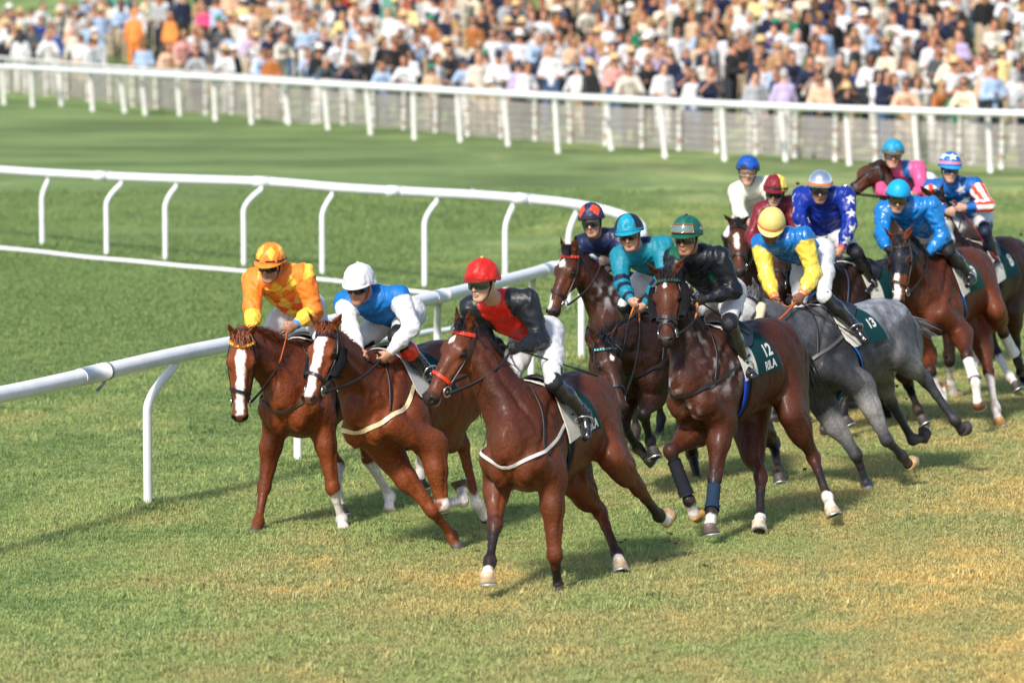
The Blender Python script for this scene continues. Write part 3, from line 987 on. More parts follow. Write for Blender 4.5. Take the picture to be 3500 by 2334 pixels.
def torus(mb, c, n, R, r, col=(1, 1, 1), seg=20, sec=8, sx=1.0):
    n = nrm(n)
    u = nrm(np.cross(n, (0, 0, 1.0) if abs(n[2]) < .9 else (1.0, 0, 0)))
    v = np.cross(n, u)
    G = np.array([[c + (u * math.cos(a) * sx + v * math.sin(a)) * (R + r * math.cos(b)) + n * r * math.sin(b) for b in np.linspace(0, 2 * math.pi, sec, endpoint=False)] for a in np.linspace(0, 2 * math.pi, seg, endpoint=False)])
    mb.grid(G, col, close_u=True, close_v=True)

def trunk_pt(x, th, s=1.0):
    zc = np.interp(x, [-.6, -.3, .05, .36, .6], [1.31, 1.24, 1.185, 1.205, 1.2])
    rl = np.interp(x, [-.6, -.3, .05, .36, .6], [.26, .28, .29, .28, .25]) * s
    rz = np.interp(x, [-.6, -.3, .05, .36, .6], [.28, .31, .35, .385, .3]) * s
    return np.array([x, rl * math.sin(th), zc + rz * math.cos(th)])

def drape(f, x0, x1, t0, t1, off, nx=14, nt=22, shape=None):
    X = np.linspace(0, 1, nx)
    T = np.linspace(0, 1, nt)
    P = np.array([[trunk_pt(*(shape(a, b) if shape else (x0 + a * (x1 - x0), t0 + b * (t1 - t0)))) for b in T] for a in X])
    Q, N = f.snap(P.reshape(-1, 3), off, 8)
    return Q.reshape(nx, nt, 3), N.reshape(nx, nt, 3)

def slab(mb, P, N, th, c):
    """closed sheet of thickness th from a grid of points and normals"""
    A = P + N * th
    a, b = P.shape[:2]
    mb.grid(A, c)
    mb.grid(P[:, ::-1], c)
    for G in (np.stack([P[0], A[0]]), np.stack([A[-1], P[-1]]), np.stack([A[:, 0], P[:, 0]]), np.stack([P[:, -1], A[:, -1]])):
        mb.grid(G, c)

GREEN = (.003, .036, .041)
def text_mesh(s, size):
    cu = bpy.data.curves.new('lettering', 'FONT')
    cu.body = s
    cu.size = size
    cu.align_x = 'CENTER'
    cu.align_y = 'CENTER'
    cu.resolution_u = 3
    cu.offset = size * .035
    o = bpy.data.objects.new('lettering', cu)
    COL.objects.link(o)
    dg = bpy.context.evaluated_depsgraph_get()
    me = o.evaluated_get(dg).to_mesh()
    bm = bmesh.new()
    bm.from_mesh(me)
    bmesh.ops.triangulate(bm, faces=bm.faces[:])
    for _ in range(3):
        lg = [e for e in bm.edges if e.calc_length() > .03]
        if lg:
            bmesh.ops.subdivide_edges(bm, edges=lg, cuts=1)
            bmesh.ops.triangulate(bm, faces=bm.faces[:])
    V = np.array([v.co[:] for v in bm.verts])
    Fs = [tuple(v.index for v in p.verts) for p in bm.faces]
    bm.free()
    o.evaluated_get(dg).to_mesh_clear()
    bpy.data.objects.remove(o)
    bpy.data.curves.remove(cu)
    return V, Fs

def make_tack(H):
    S, f, E, hp, K = H['S'], H['f'], H['E'], H['hp'], H['K']
    lea = np.array(S.get('leather', (.012, .012, .016)))
    tk = S.get('tack', {})
    # saddle cloth, pad, saddle, girth
    cl = np.array(tk.get('pad', (.62, .60, .55)))
    P, N = drape(f, 0, 0, 0, 0, .013, 16, 26, lambda a, b: (.335 - .50 * a - .09 * abs(2 * b - 1) ** 1.5 * (1 - a), (2 * b - 1) * (1.60 - .35 * a)))
    mb = MB(); slab(mb, P, N, .008, cl); mb.build('saddle_pad', M_CLOTH, E)
    cg = np.array(tk.get('cloth', GREEN))
    sh = lambda a, b: (.09 - a * (.20 + .15 * abs(2 * b - 1)), (2 * b - 1) * (1.46 + .08 * a))
    P, N = drape(f, 0, 0, 0, 0, .024, 16, 30, sh)
    mb = MB(); slab(mb, P, N, .006, cg); sc = mb.build('saddle_cloth', M_CLOTH, E)
    for (s, size, a0, th0) in tk.get('text', []):
        Vt, Ft = text_mesh(s, size)
        for sg in (1, -1):
            # left flank reads forward-to-back; the right flank is mirrored so that it reads too
            xs = (.09 - .35 * a0) - sg * Vt[:, 0]
            th = sg * (th0) - Vt[:, 1] / .33 * sg
            Pn = np.array([trunk_pt(x, t) for x, t in zip(xs, th)])
            Pn, Nn = f.snap(Pn, .0325, 8)
            mb = MB(); mb.add(Pn, Ft, (.58, .58, .55)); mb.build('lettering', M_CLOTH, sc, smooth=False)
    P, N = drape(f, 0, 0, 0, 0, .030, 14, 20, lambda a, b: (.22 - .38 * a, (2 * b - 1) * (.85 - .62 * max(a - .35, 0))))
    bump = np.exp(-((np.linspace(0, 1, 14)[:, None] - .92) / .12) ** 2) * .045 + np.exp(-((np.linspace(0, 1, 14)[:, None] - .10) / .12) ** 2) * .03
    bump = bump * np.exp(-((np.linspace(-1, 1, 20)[None, :]) / .6) ** 2)
    P = P + N * bump[..., None]
    mb = MB(); slab(mb, P, N, .012, np.array((.014, .013, .015))); mb.build('saddle', M_LEATHER, E)
    mb = MB()
    gp = [trunk_pt(.20 + .0 * t, t) for t in np.linspace(-math.pi, math.pi, 40)[:-1]]
    strap(mb, f, gp, .085, .004, .005, np.array(tk.get('girth', (.012, .012, .014))), 60, closed=True)
    if 'girth2' in tk:
        gp2 = [trunk_pt(.23, t) for t in np.linspace(-math.pi, math.pi, 40)[:-1]]
        strap(mb, f, gp2, .05, .0095, .005, np.array(tk['girth2']), 60, closed=True)
    mb.build('girth', M_CLOTH, E)
    # breastplate
    if tk.get('breast', 1):
        mb = MB()
        bc = np.array(tk.get('breast_col', (.012, .012, .014)))
        dz = tk.get('breast_z', 0)
        pts = [(.26, -.28, 1.33), (.48, -.27, 1.26 + dz), (.66, -.20, 1.19 + dz), (.75, 0, 1.15 + dz), (.66, .20, 1.19 + dz), (.48, .27, 1.26 + dz), (.26, .28, 1.33)]
        strap(mb, f, pts, tk.get('breast_w', .023), .005, .004, bc, 44)
        mb.build('breastplate', M_LEATHER, E, smooth=False)
        mb = MB()
        for sg in (-1, 1):
            strap(mb, f, [(.60, .20 * sg, 1.23 + dz), (.48, .16 * sg, 1.45), (.42, .03 * sg, 1.58)], .016, .006, .005, lea, 14)
        mb.build('neck_strap', M_LEATHER, E)
    # bridle
    br = bpy.data.objects.new('bridle', None)
    COL.objects.link(br); br.parent = E
    mb = MB()
    for sg in (-1, 1):
        strap(mb, f, [hp(-.03, .045 * sg, .0), hp(.02, .083 * sg, -.05), hp(.14, .10 * sg, -.075), hp(.30, .075 * sg, -.08), hp(.47, .058 * sg, -.085)], .020, .004, .006, lea, 22)
        strap(mb, f, [hp(-.01, .080 * sg, -.05), hp(.05, .085 * sg, -.12), hp(.09, .06 * sg, -.21), hp(.10, 0, -.235)], .014, .004, .005, lea, 14)
    strap(mb, f, [hp(.0, -.08, -.04), hp(-.045, -.04, .01), hp(-.055, 0, .02), hp(-.045, .04, .01), hp(.0, .08, -.04)], .024, .004, .006, lea, 16)
    mb.build('headpiece', M_LEATHER, br, smooth=False)
    bc = S.get('brow', lea)
    mb = MB()
    bw = [hp(.035, -.085, -.06), hp(.055, -.085, -.02), hp(.075, -.05, .035), hp(.08, 0, .045), hp(.075, .05, .035), hp(.055, .085, -.02), hp(.035, .085, -.06)]
    Pb, Nb = strap(mb, f, bw, .026, .005, .007, np.array(bc), 26)
    if 'brow2' in S:
        for n in range(3, 24, 2):
            mb.box(Pb[n] + Nb[n] * .011, (.007, .007, .007), np.array(S['brow2']))
    mb.build('browband', M_LEATHER, br, smooth=False)
    mb = MB()
    xn = S.get('nose_x', .40)
    ring = [hp(xn + .02 * math.cos(t), .072 * math.cos(t), -.055 + .085 * math.sin(t)) for t in np.linspace(0, 2 * math.pi, 24, endpoint=False)]
    if S.get('nose_fleece'):
        Pn, Nn = f.snap(np.array(ring), .02)
        G = []
        for n in range(24):
            T = nrm(Pn[(n + 1) % 24] - Pn[n - 1])
            sd = np.cross(Nn[n], T)
            G.append([Pn[n] + .030 * (Nn[n] * math.cos(a) + sd * math.sin(a)) for a in np.linspace(0, 2 * math.pi, 9, endpoint=False)])
        mb.grid(np.array(G), np.array(S['nose_fleece']), close_u=True, close_v=True)
        mb.build('noseband', M_FLEECE, br)
    else:
        strap(mb, f, ring, .024, .004, .008, np.array(S.get('nose', lea)), 30, closed=True)
        if S.get('cross'):
            strap(mb, f, [hp(.36, -.06, -.07), hp(.40, -.035, .0), hp(.45, .0, .02), hp(.47, .045, -.03), hp(.50, .05, -.08)], .018, .005, .006, lea, 18)
            strap(mb, f, [hp(.36, .06, -.07), hp(.40, .035, .0), hp(.45, .0, .02), hp(.47, -.045, -.03), hp(.50, -.05, -.08)], .018, .005, .006, lea, 18)
        mb.build('noseband', M_LEATHER, br, smooth=False)
    if S.get('cheek_fleece'):
        mb = MB()
        for sg in (-1, 1):
            P0 = np.array([hp(x, .09 * sg, z) for x, z in S.get('cheek_path', ((.05, -.07), (.12, -.08), (.20, -.085), (.30, -.085)))])
            Pn, Nn = f.snap(P0, .03)
            mb.tube(Pn, [.035, .045, .045, .030], np.array(S['cheek_fleece']), 10)
        mb.build('cheek_fleece', M_FLEECE, br)
    if S.get('blinker'):
        mb = MB()
        for sg in (-1, 1):
            ce = hp(.165, .105 * sg, -.03)
            G = [[ce + K * (H['HR'][0] * (.055 * math.cos(a) + .015) * q + H['HR'][2] * .055 * math.sin(a) * q) + H['HR'][1] * sg * (.045 * (1 - q * q) + (.02 if math.cos(a) < 0 else -.005)) for a in np.linspace(.7, 2 * math.pi - .7, 12)] for q in (.98, 1.0, 1.08)]
            mb.grid(np.array(G), np.array(S['blinker']))
        mb.build('blinker_cup', M_LEATHER, br)
    for sg in (-1, 1):
        mb = MB()
        torus(mb, hp(.475, .066 * sg, -.088), H['HR'][1], .036, .0055)
        mb.tube([hp(.475, .03 * sg, -.088), hp(.475, .066 * sg, -.088)], .008, n=8)
        mb.build('bit_ring', M_STEEL, br)
    H['bridle'] = br
    for key, (s0, s1, bc) in S.get('bandage', {}).items():
        pts = H['J'][key]
        a, b = pts[1], pts[2]
        mb = MB()
        n = 14
        P0 = [a + (b - a) * (s0 + (s1 - s0) * k / (n - 1)) for k in range(n)]
        mb.tube(P0, [.050 + .004 * (k % 2) + (.006 if k > n - 4 else 0) for k in range(n)], np.array(bc), 12)
        mb.build('leg_bandage', M_BAND, E)

# ------------------------------------------------------------------ jockeys
M_SKIN = material("skin", attr=True, rough=.5, spec=.4, sub=.08, noise=(90, .06), bump=(160, .12, .002))
M_SILK = material("racing silk", attr=True, rough=.52, spec=.32, noise=(18, .07), bump=(15, .5, .020))
M_SATIN = material("glossy silk", attr=True, rough=.40, spec=.34, noise=(18, .08), bump=(13, .55, .022))
M_BREECH = material("white breeches", attr=True, rough=.62, spec=.35, noise=(16, .06), bump=(14, .4, .014))
M_BOOT = material("boot leather", attr=True, rough=.22, spec=.6, coat=.3, noise=(30, .2), bump=(35, .2, .006))
M_HELM = material("helmet cover", attr=True, rough=.48, spec=.38, noise=(20, .08), bump=(26, .6, .010))
M_HELMG = material("glossy helmet", attr=True, rough=.16, spec=.6, coat=.4, noise=(14, .05))
M_SILVER = material("silver helmet shell", attr=True, rough=.22, spec=.6, metal=.85, coat=.3, noise=(14, .05))
M_LENS = material("goggle lens", attr=True, rough=.06, spec=.8, coat=.5)
M_STRAPB = material("webbing", attr=True, rough=.7)
M_SHINE = material("bright satin", attr=True, rough=.30, spec=.6, noise=(18, .08), bump=(12, .6, .024))
M_WHIP = material("whip", attr=True, rough=.5, bump=(150, .4, .002))

def star2(x, y, R):
    """True inside a five-pointed star of outer radius R centred at 0 (point towards +y)"""
    r = np.hypot(x, y)
    a = np.mod(np.arctan2(x, y), 2 * np.pi / 5)
    a = np.minimum(a, 2 * np.pi / 5 - a)
    # edge from outer tip (angle 0, R) to inner notch (pi/5, .40R)
    x1, y1 = 0.0, R
    x2, y2 = .40 * R * math.sin(math.pi / 5), .40 * R * math.cos(math.pi / 5)
    px_, py_ = r * np.sin(a), r * np.cos(a)
    return (x2 - x1) * (py_ - y1) - (y2 - y1) * (px_ - x1) < 0

JD = dict(pelvis=(-.06, 0, 1.97), sh=(.33, 0, 2.13), head=(.50, 0, 2.34),
          el=(.42, .25, 1.90), wr=(.60, .13, 1.78), hip=(-.05, .10, 1.96), kn=(.24, .27, 1.64), an=(-.10, .33, 1.30), toe=(.07, .35, 1.24))

def make_jockey(Jk, H):
    M, root, toL, toW = H['M'], H['root'], H['toL'], H['toW']
    E = empty('person', H['R4'])
    tag(E, Jk['label'], 'person', 'jockeys riding in the race')
    dz = Jk.get('dz', 0.0)
    def at(name, dflt):
        """pixel given: on its ray at the default depth"""
        if name in Jk:
            return toL(unproj(Jk[name], depth_of(toW(dflt)) + dz))
        return np.array(dflt, float)
    def chain(name, parent, off, L):
        d = parent + off
        if name in Jk:
            t = Jk[name]
            hint = t[3] if len(t) > 3 else None
            if hint:
                return toL(lift(t[:3], toW(parent), L, hint))
            a = toL(lift(t[:3], toW(parent), L, 'n'))
            b = toL(lift(t[:3], toW(parent), L, 'f'))
            return a if np.linalg.norm(a - d) < np.linalg.norm(b - d) else b
        return d
    m = lambda v, sg: np.array([v[0], v[1] * sg, v[2]])
    J = {}
    head = at('head', JD['head'])
    dh = head - np.array(JD['head'])
    S = {}
    for s, sg in (('R', -1), ('L', 1)):
        sh0 = np.array([JD['sh'][0], .165 * sg, JD['sh'][2]]) + dh
        S[s] = at('sh' + s, sh0)
    if 'shR' in Jk and 'shL' in Jk:
        d = S['L'] - S['R']
        l = np.linalg.norm(d)
        if l < .33:                                   # turn the shoulder line in depth to keep its breadth
            ex = math.sqrt(.33 ** 2 - l * l)
            vd = M.T @ CF
            sg = Jk.get('turn', 1)
            S['L'] = S['L'] + vd * ex / 2 * sg
            S['R'] = S['R'] - vd * ex / 2 * sg
    elif 'shL' in Jk:
        S['R'] = S['L'] + np.array([0, -.33, 0])
    elif 'shR' in Jk:
        S['L'] = S['R'] + np.array([0, .33, 0])
    shm = (S['R'] + S['L']) / 2
    pel = at('pelvis', np.array(JD['pelvis']) + (dh * .6))
    d = pel - shm
    pel = shm + d * np.clip(np.linalg.norm(d), .42, .54) / np.linalg.norm(d) if Jk.get('fixpel', 1) else pel
    for s, sg in (('R', -1), ('L', 1)):
        el = chain('el' + s, S[s], m(JD['el'], sg) - m((.33, .165, 2.13), sg), .275)
        wr = chain('wr' + s, el, m(JD['wr'], sg) - m(JD['el'], sg), .245)
        if 'wr' + s in Jk or 'el' + s in Jk:
            pass
        hip = pel + np.array([0, .095 * sg, 0])
        def plane(name, y, dflt):
            if name + s not in Jk:
                return dflt
            o_, r_ = M.T @ (CP - root), M.T @ ray(Jk[name + s][:3])
            return o_ + r_ * ((y * sg - o_[1]) / r_[1])
        def clampx(name, p, ref, lim):
            if abs(p[0] - ref[0]) > lim and name + s in Jk:
                o_, r_ = M.T @ (CP - root), M.T @ ray(Jk[name + s][:3])
                x_ = ref[0] + np.clip(p[0] - ref[0], -lim, lim)
                p = o_ + r_ * ((x_ - o_[0]) / r_[0])
                p[1] = sg * np.clip(abs(p[1]), .22, .42)
            return p
        kn = clampx('kn', plane('kn', .27, m(JD['kn'], sg)), m(JD['kn'], sg), .14)
        a0 = kn + m(JD['an'], sg) - m(JD['kn'], sg)
        an = clampx('an', plane('an', .335, a0), a0, .14)
        an = kn + (an - kn) / np.linalg.norm(an - kn) * np.clip(np.linalg.norm(an - kn), .34, .46)
        toe = plane('toe', .365, an + m(JD['toe'], sg) - m(JD['an'], sg))
        td = nrm(toe - an)
        td = nrm(td + np.array([max(.25 - td[0], 0), 0, 0]))
        toe = an + td * .19
        for q_, nm_ in ((np.linalg.norm(kn - hip), 'thigh'), (np.linalg.norm(an - kn), 'shin'), (np.linalg.norm(el - S[s]), 'upper arm'), (np.linalg.norm(wr - el), 'forearm')):
            if not .17 < q_ < .62:
                print('HORSE jockey', H['S']['key'], s, nm_, round(q_, 2))
        J[s] = dict(sh=S[s], el=el, wr=wr, hip=hip, kn=kn, an=an, toe=toe)
    # ---- head frame
    a, b, rl = (math.radians(q) for q in Jk.get('look', (-25, 18, 0)))
    fw = -CF * math.cos(a) * math.cos(b) + CR * math.sin(a) * math.cos(b) - CU * math.sin(b)
    up = CU - fw * (CU @ fw)
    up = nrm(up)
    lf = np.cross(up, fw)
    up, lf = up * math.cos(rl) + lf * math.sin(rl), lf * math.cos(rl) - up * math.sin(rl)
    HR = np.stack([M.T @ fw, M.T @ lf, M.T @ up])
    KH = Jk.get('hk', 1.0)
    hq = lambda x, y, z: head + KH * (x * HR[0] + y * HR[1] + z * HR[2])
    neckb = shm + nrm(shm - pel) * .03
    # ---- body: one skin from head to feet
    allp = np.array([v for s in J for v in J[s].values()] + [head, pel])
    hv = Jk.get('vox', .0078)
    f = Field(allp.min(0) - .19, allp.max(0) + .19, hv * float(np.clip(H['S']['D'] / 31, 1, 1.35)))
    def o(c, r, k=.02, sub=False, i=1):
        f.oid(hq(*c), HR, [KH * q for q in r], k * KH, i, sub)
    fr = np.random.default_rng(100 + Jk.get('seed', 0))
    jw, nl, ch, ck = fr.uniform(.84, 1.12), fr.uniform(.86, 1.22), fr.uniform(-.008, .008), fr.uniform(.85, 1.2)
    o((-.012, 0, .03), (.100, .078, .098))
    o((.028, 0, -.045), (.068, .062 * (.5 + .5 * jw), .078), .03)
    o((.074 + ch, 0, -.112), (.020, .026 * jw, .020), .02)
    for sg in (-1, 1):
        f.cone(hq(-.01, .058 * jw * sg, -.055), hq(.066 + ch, .022 * jw * sg, -.112), .018 * KH, .017 * KH, .025, 1)
        o((.062, .041 * sg, -.030), (.024 * ck, .021 * ck, .018), .02)
        o((.086, .030 * sg, .020), (.012, .026, .010), .015)
        o((.098, .030 * sg, -.003), (.014, .016, .011), .012, True)
        o((.085, .031 * sg, -.003), (.013, .014, .011), .006)
        o((-.008, .077 * sg, -.012), (.019, .009, .032), .008)
        o((.101, .011 * sg, -.046), (.009, .009, .008), .008)
        o((.1085, .007 * sg, -.052), (.004, .004, .004), .004, True)
    f.cone(hq(.092, 0, .010), hq(.092 + .022 * nl, 0, -.039), .0095 * KH, .0125 * KH, .012, 1)
    o((.092, 0, -.070), (.012, .023, .0065), .006)
    o((.090, 0, -.084), (.012, .020, .0075), .006)
    f.cone(hq(-.022, 0, -.05), neckb, .052, .060, .04, 2)
    f.cone(neckb, shm, .06, .07, .04, 2)
    for s, sg in (('R', -1), ('L', 1)):
        q = J[s]
        f.cone(shm, q['sh'], .05, .045, .04, 2)
        f.cone(q['sh'], q['el'], .040, .034, .03, 2)
        f.cone(q['el'], q['wr'], .033, .024, .03, 2)
        f.cone(pel, q['hip'], .07, .06, .04, 2)
        f.cone(q['hip'], q['kn'], .062, .045, .03, 2)
        f.cone(q['kn'], q['an'], .042, .030, .03, 2)
    f.ell(shm, pel, J['L']['sh'] - J['R']['sh'], (.13, .08), (.10, .075), .05, 2)
    # hands: palm, four curled fingers and a thumb round the rein
    for s, sg in (('R', -1), ('L', 1)):
        q = J[s]
        d = nrm(q['wr'] - q['el'])
        inw = nrm(np.array([0, -sg, 0]) - d * (-sg * d[1]))            # towards the other hand
        dn = nrm(np.cross(d, inw))
        if dn[2] > 0:
            dn = -dn
        w = q['wr']
        kn0 = w + d * .085
        R = np.stack([d, inw, dn])
        idh = 4
        f.cone(w - d * .02, w + d * .02, .025, .027, .02, idh)
        f.oid(w + d * .05, R, (.045, .020, .040), .02, idh)
        for n in range(4):
            base = w + d * (.082 - .004 * abs(n - 1)) + dn * (-.030 + .020 * n)
            p1 = base + nrm(inw * .75 + d * .5) * (.036 - .003 * abs(n - 1))
            p2 = p1 + nrm(inw * .35 - d * .95) * .026
            p3 = p2 - d * .018 - inw * .012
            f.cone(base, p1, .0115, .0100, .006, idh)
            f.cone(p1, p2, .0100, .0092, .004, idh)
            f.cone(p2, p3, .0092, .0085, .004, idh)
        t0 = w + d * .03 - dn * .034 + inw * .012
        t1 = t0 + nrm(d * .7 - dn * .25 + inw * .6) * .036
        t2 = t1 + nrm(d * .5 + inw * .6 + dn * .4) * .028
        f.cone(t0, t1, .0135, .011, .01, idh)
        f.cone(t1, t2, .011, .009, .005, idh)
        q['hand'] = w + d * .065 + inw * .02
        q['d'], q['inw'], q['dn'] = d, inw, dn
    V, Q, vid = f.mesh()
    skin = np.array(Jk.get('skin', (.44, .225, .145)))
    col = np.tile(skin, (len(V), 1)) * (1 + .08 * vnoise(V * 24, 3))[:, None]
    A = (V - head) @ HR.T / KH
    hd = vid == 1
    def paint(mask, c, a=1.0):
        nonlocal col
        k = (np.asarray(mask, float) * a)[:, None]
        col = col + (np.asarray(c) - col) * k
    paint(hd * np.exp(-((A[:, 0] - .10) ** 2 / .0006 + (np.abs(A[:, 1]) - .0) ** 2 / .0003 + (A[:, 2] + .077) ** 2 / .00008)), (.36, .13, .10), .6)
    paint(hd * (np.abs(A[:, 2] + .0775 - 5 * A[:, 1] ** 2 * -1) < .0035) * (np.abs(A[:, 1]) < .018) * (A[:, 0] > .085), (.10, .03, .025), .8)
    for sg in (-1, 1):
        paint(hd * np.exp(-((A[:, 1] - .042 * sg) ** 2 / .0006 + (A[:, 2] + .03) ** 2 / .0006)) * (A[:, 0] > .02), skin * np.array((1.25, .85, .8)), .5)
        paint(hd * (np.abs(A[:, 2] - .026 + abs(0) + .1 * (np.abs(A[:, 1]) - .03)) < .006) * (np.abs(A[:, 1] - .033 * sg) < .022) * (A[:, 0] > .06), (.03, .018, .012), .85)
        de = np.sqrt((A[:, 1] - .031 * sg) ** 2 + ((A[:, 2] + .003) * 1.7) ** 2)
        paint(hd * (de < .014) * (A[:, 0] > .075), (.55, .5, .47), .9)
        paint(hd * (de < .0075) * (A[:, 0] > .075), (.02, .012, .01), .95)
    hair = np.array(Jk.get('hair', (.02, .012, .008)))
    paint(hd * ((A[:, 2] > .02 - .05 * sstep(.0, -.06, A[:, 0])) & (A[:, 0] < .045 - .02)) * (A[:, 2] > -.055), hair, .95)
    if Jk.get('stubble'):
        paint(hd * sstep(-.055, -.085, A[:, 2]) * sstep(.0, .03, A[:, 0]), skin * .45, Jk['stubble'])
    for s in 'RL':
        gl = Jk.get('glove' + s, Jk.get('glove'))
        if gl is not None:
            k = (vid == 4) & (np.linalg.norm(V - J[s]['wr'], axis=1) < .15)
            paint(k, gl)
            k = (vid == 2) & (np.linalg.norm(V - J[s]['wr'], axis=1) < .05)
            paint(k, gl)
    link('body', mesh_np('jockey_body', V, Q, M_SKIN, np.clip(col, .004, .9)), E)
    # ---- silks
    shl = J['L']['sh'] - J['R']['sh']
    lat = nrm(shl)
    ax = nrm(pel - shm)
    lat = nrm(lat - ax * (lat @ ax))
    frt = np.cross(lat, ax)                    # chest side
    if frt @ (M.T @ (-CF)) < -.2 and frt[0] < 0:
        frt = -frt
    L = np.linalg.norm(pel - shm)
    ap = np.array([J[s][k] for s in J for k in ('sh', 'el', 'wr')] + [pel, neckb])
    f = Field(ap.min(0) - .20, ap.max(0) + .20, Jk.get('svox', .0104) * float(np.clip(H['S']['D'] / 31, 1, 1.35)))
    wst = shm + (pel - shm) * .80
    fat = Jk.get('fat', 1.0)
    f.ell(shm + frt * .0, shm + ax * L * .35, lat, (.165 * fat, .105 * fat), (.165 * fat, .120 * fat), .05, 1)
    f.ell(shm + ax * L * .35, wst, lat, (.165 * fat, .120 * fat), (.138 * fat, .112 * fat), .05, 1)
    f.cone(neckb - ax * .0, shm, .070, .10, .05, 1)
    f.cone(neckb + nrm(head - neckb) * .035, neckb, .062, .072, .02, 6)
    for s, i in (('R', 2), ('L', 4)):
        q = J[s]
        f.cone(q['sh'], q['sh'] + (q['el'] - q['sh']) * .35, .071 * fat, .069 * fat, .05, i)
        f.cone(q['sh'] + (q['el'] - q['sh']) * .35, q['el'], .069 * fat, .060 * fat, .04, i)
        f.cone(q['el'], q['el'] + (q['wr'] - q['el']) * .5, .060 * fat, .055 * fat, .03, i + 1)
        f.cone(q['el'] + (q['wr'] - q['el']) * .5, q['wr'] - nrm(q['wr'] - q['el']) * .01, .056 * fat, .035, .03, i + 1)
        f.cone(shm + (q['sh'] - shm) * .4, q['sh'], .085 * fat, .078 * fat, .05, 1)
    V, Q, vid = f.mesh()
    N = vnormals(V, Q)
    tx, ty, tz = (V - shm) @ lat, (V - shm) @ ax, (V - shm) @ frt
    C = Jk['silk'](dict(V=V, id=vid, u=tx, v=ty, w=tz, L=L, J=J, N=N, lat=lat, ax=ax, frt=frt))
    C = np.broadcast_to(np.asarray(C, float), (len(V), 3))
    # folds: drag lines that follow the cloth from the seams and gather at elbows, armpits and waist
    def ridged(Pn, sd):
        return 1 - 2 * np.abs(vnoise(Pn, sd)) ** .75
    wv = np.stack([vnoise(V * 5, 1), vnoise(V * 5, 2), vnoise(V * 5, 3)], 1)
    T2 = np.stack([tx, ty, tz], 1)
    # body: long drag lines running from the armpits to the waist
    wq = T2 + .05 * wv
    dg = np.abs(wq[:, 0]) * .55 + wq[:, 1] * .85
    fold = ridged(np.stack([dg * 34, (wq[:, 0] * .8 - wq[:, 1] * .35) * 8 + 7, wq[:, 2] * 7], 1), 5)
    fold2 = ridged(T2 * 22 + 5 * wv, 7)
    amp = np.full(len(V), .0052)
    for s, i in (('R', 2), ('L', 4)):
        q = J[s]
        for a_, b_, k in ((q['sh'], q['el'], i), (q['el'], q['wr'], i + 1)):
            d = nrm(b_ - a_)
            e1 = nrm(np.cross(d, frt)); e2 = np.cross(d, e1)
            mk = vid == k
            r_ = V[mk] - a_
            t = r_ @ d
            an_ = np.arctan2(r_ @ e1, r_ @ e2)
            sp = t + .045 * np.sin(an_ + 1.3 * i) + .03 * wv[mk][:, 0]          # folds spiral round the arm
            fold[mk] = ridged(np.stack([sp * 27, np.cos(an_) * 1.6 + t * 3, np.sin(an_) * 1.6 + i], 1), 11)
            amp[mk] = .0050
        near = np.exp(-(np.linalg.norm(V - q['el'], axis=1) / .10) ** 2)
        amp += .0030 * near
    amp = np.where((vid >= 2) & (vid <= 5), amp * .62, amp)
    V = V + N * ((amp * (fold * .9 + .30 * fold2)) * 1.45 * Jk.get('folds', 1.0))[:, None]
    link('silks', mesh_np('jockey_silks', V, Q, M_SHINE if Jk.get('gloss') == 2 else M_SATIN if Jk.get('gloss') else M_SILK, np.clip(C, .003, .9)), E)
    # ---- breeches and boots
    ap = np.array([J[s][k] for s in J for k in ('hip', 'kn', 'an')] + [pel])
    f = Field(ap.min(0) - .2, ap.max(0) + .2, .0105)
    f.ell(wst - ax * .02, pel, lat, (.118, .095), (.150, .125), .05, 1)
    for s, sg in (('R', -1), ('L', 1)):
        q = J[s]
        f.oid(q['hip'] - frt * .03 + ax * .01, np.stack([lat, ax, frt]), (.082, .105, .100), .06, 1)
        f.cone(q['hip'], q['hip'] + (q['kn'] - q['hip']) * .45, .096, .086, .06, 1)
        f.cone(q['hip'] + (q['kn'] - q['hip']) * .45, q['kn'], .084, .054, .05, 1)
        f.cone(q['kn'], q['kn'] + (q['an'] - q['kn']) * .30, .053, .048, .04, 1)
    V, Q, vid = f.mesh()
    N = vnormals(V, Q)
    fold = 1 - 2 * np.abs(vnoise(V * np.array([16, 22, 28.]) + 1.6 * vnoise(V * 5, 2)[:, None], 5)) ** .75
    V = V + N * (.0045 * fold)[:, None]
    bc = np.tile(np.array(Jk.get('breech', (.58, .575, .59))), (len(V), 1))
    for s in 'RL':
        q = J[s]
        kd = nrm(q['an'] - q['kn'])
        k = (np.linalg.norm(V - q['kn'], axis=1) < Jk.get('sock', .045) + .03) & ((V - q['kn']) @ kd > -Jk.get('sock', .045)) | ((V - q['kn']) @ kd > .02) & (np.linalg.norm(V - q['kn'], axis=1) < .2)
        bc[k] = Jk.get('boot', (.010, .010, .013))
    link('breeches', mesh_np('jockey_breeches', V, Q, M_BREECH, bc), E)
    for s, sg in (('R', -1), ('L', 1)):
        q = J[s]
        kn, an, toe = q['kn'], q['an'], q['toe']
        d = nrm(an - kn)
        top = kn + (an - kn) * Jk.get('boottop', .05)
        fd = nrm(toe - an)
        ap = np.array([top, an, toe])
        f = Field(ap.min(0) - .13, ap.max(0) + .13, .0095)
        f.cone(top, kn + (an - kn) * .45, .061, .060, .03, 1)
        f.cone(kn + (an - kn) * .45, an - d * .03, .064, .046, .03, 1)
        f.cone(an - d * .03, an + d * .03, .044, .042, .03, 1)
        f.oid(an + d * .035 - fd * .015, np.stack([fd, np.cross(d, fd), d]), (.045, .036, .035), .02, 1)
        f.ell(an + d * .035, toe + d * .035 - fd * .02, np.cross(d, fd), (.036, .034), (.040, .024), .03, 1)
        f.cut(top, -d)
        V, Q, vid = f.mesh()
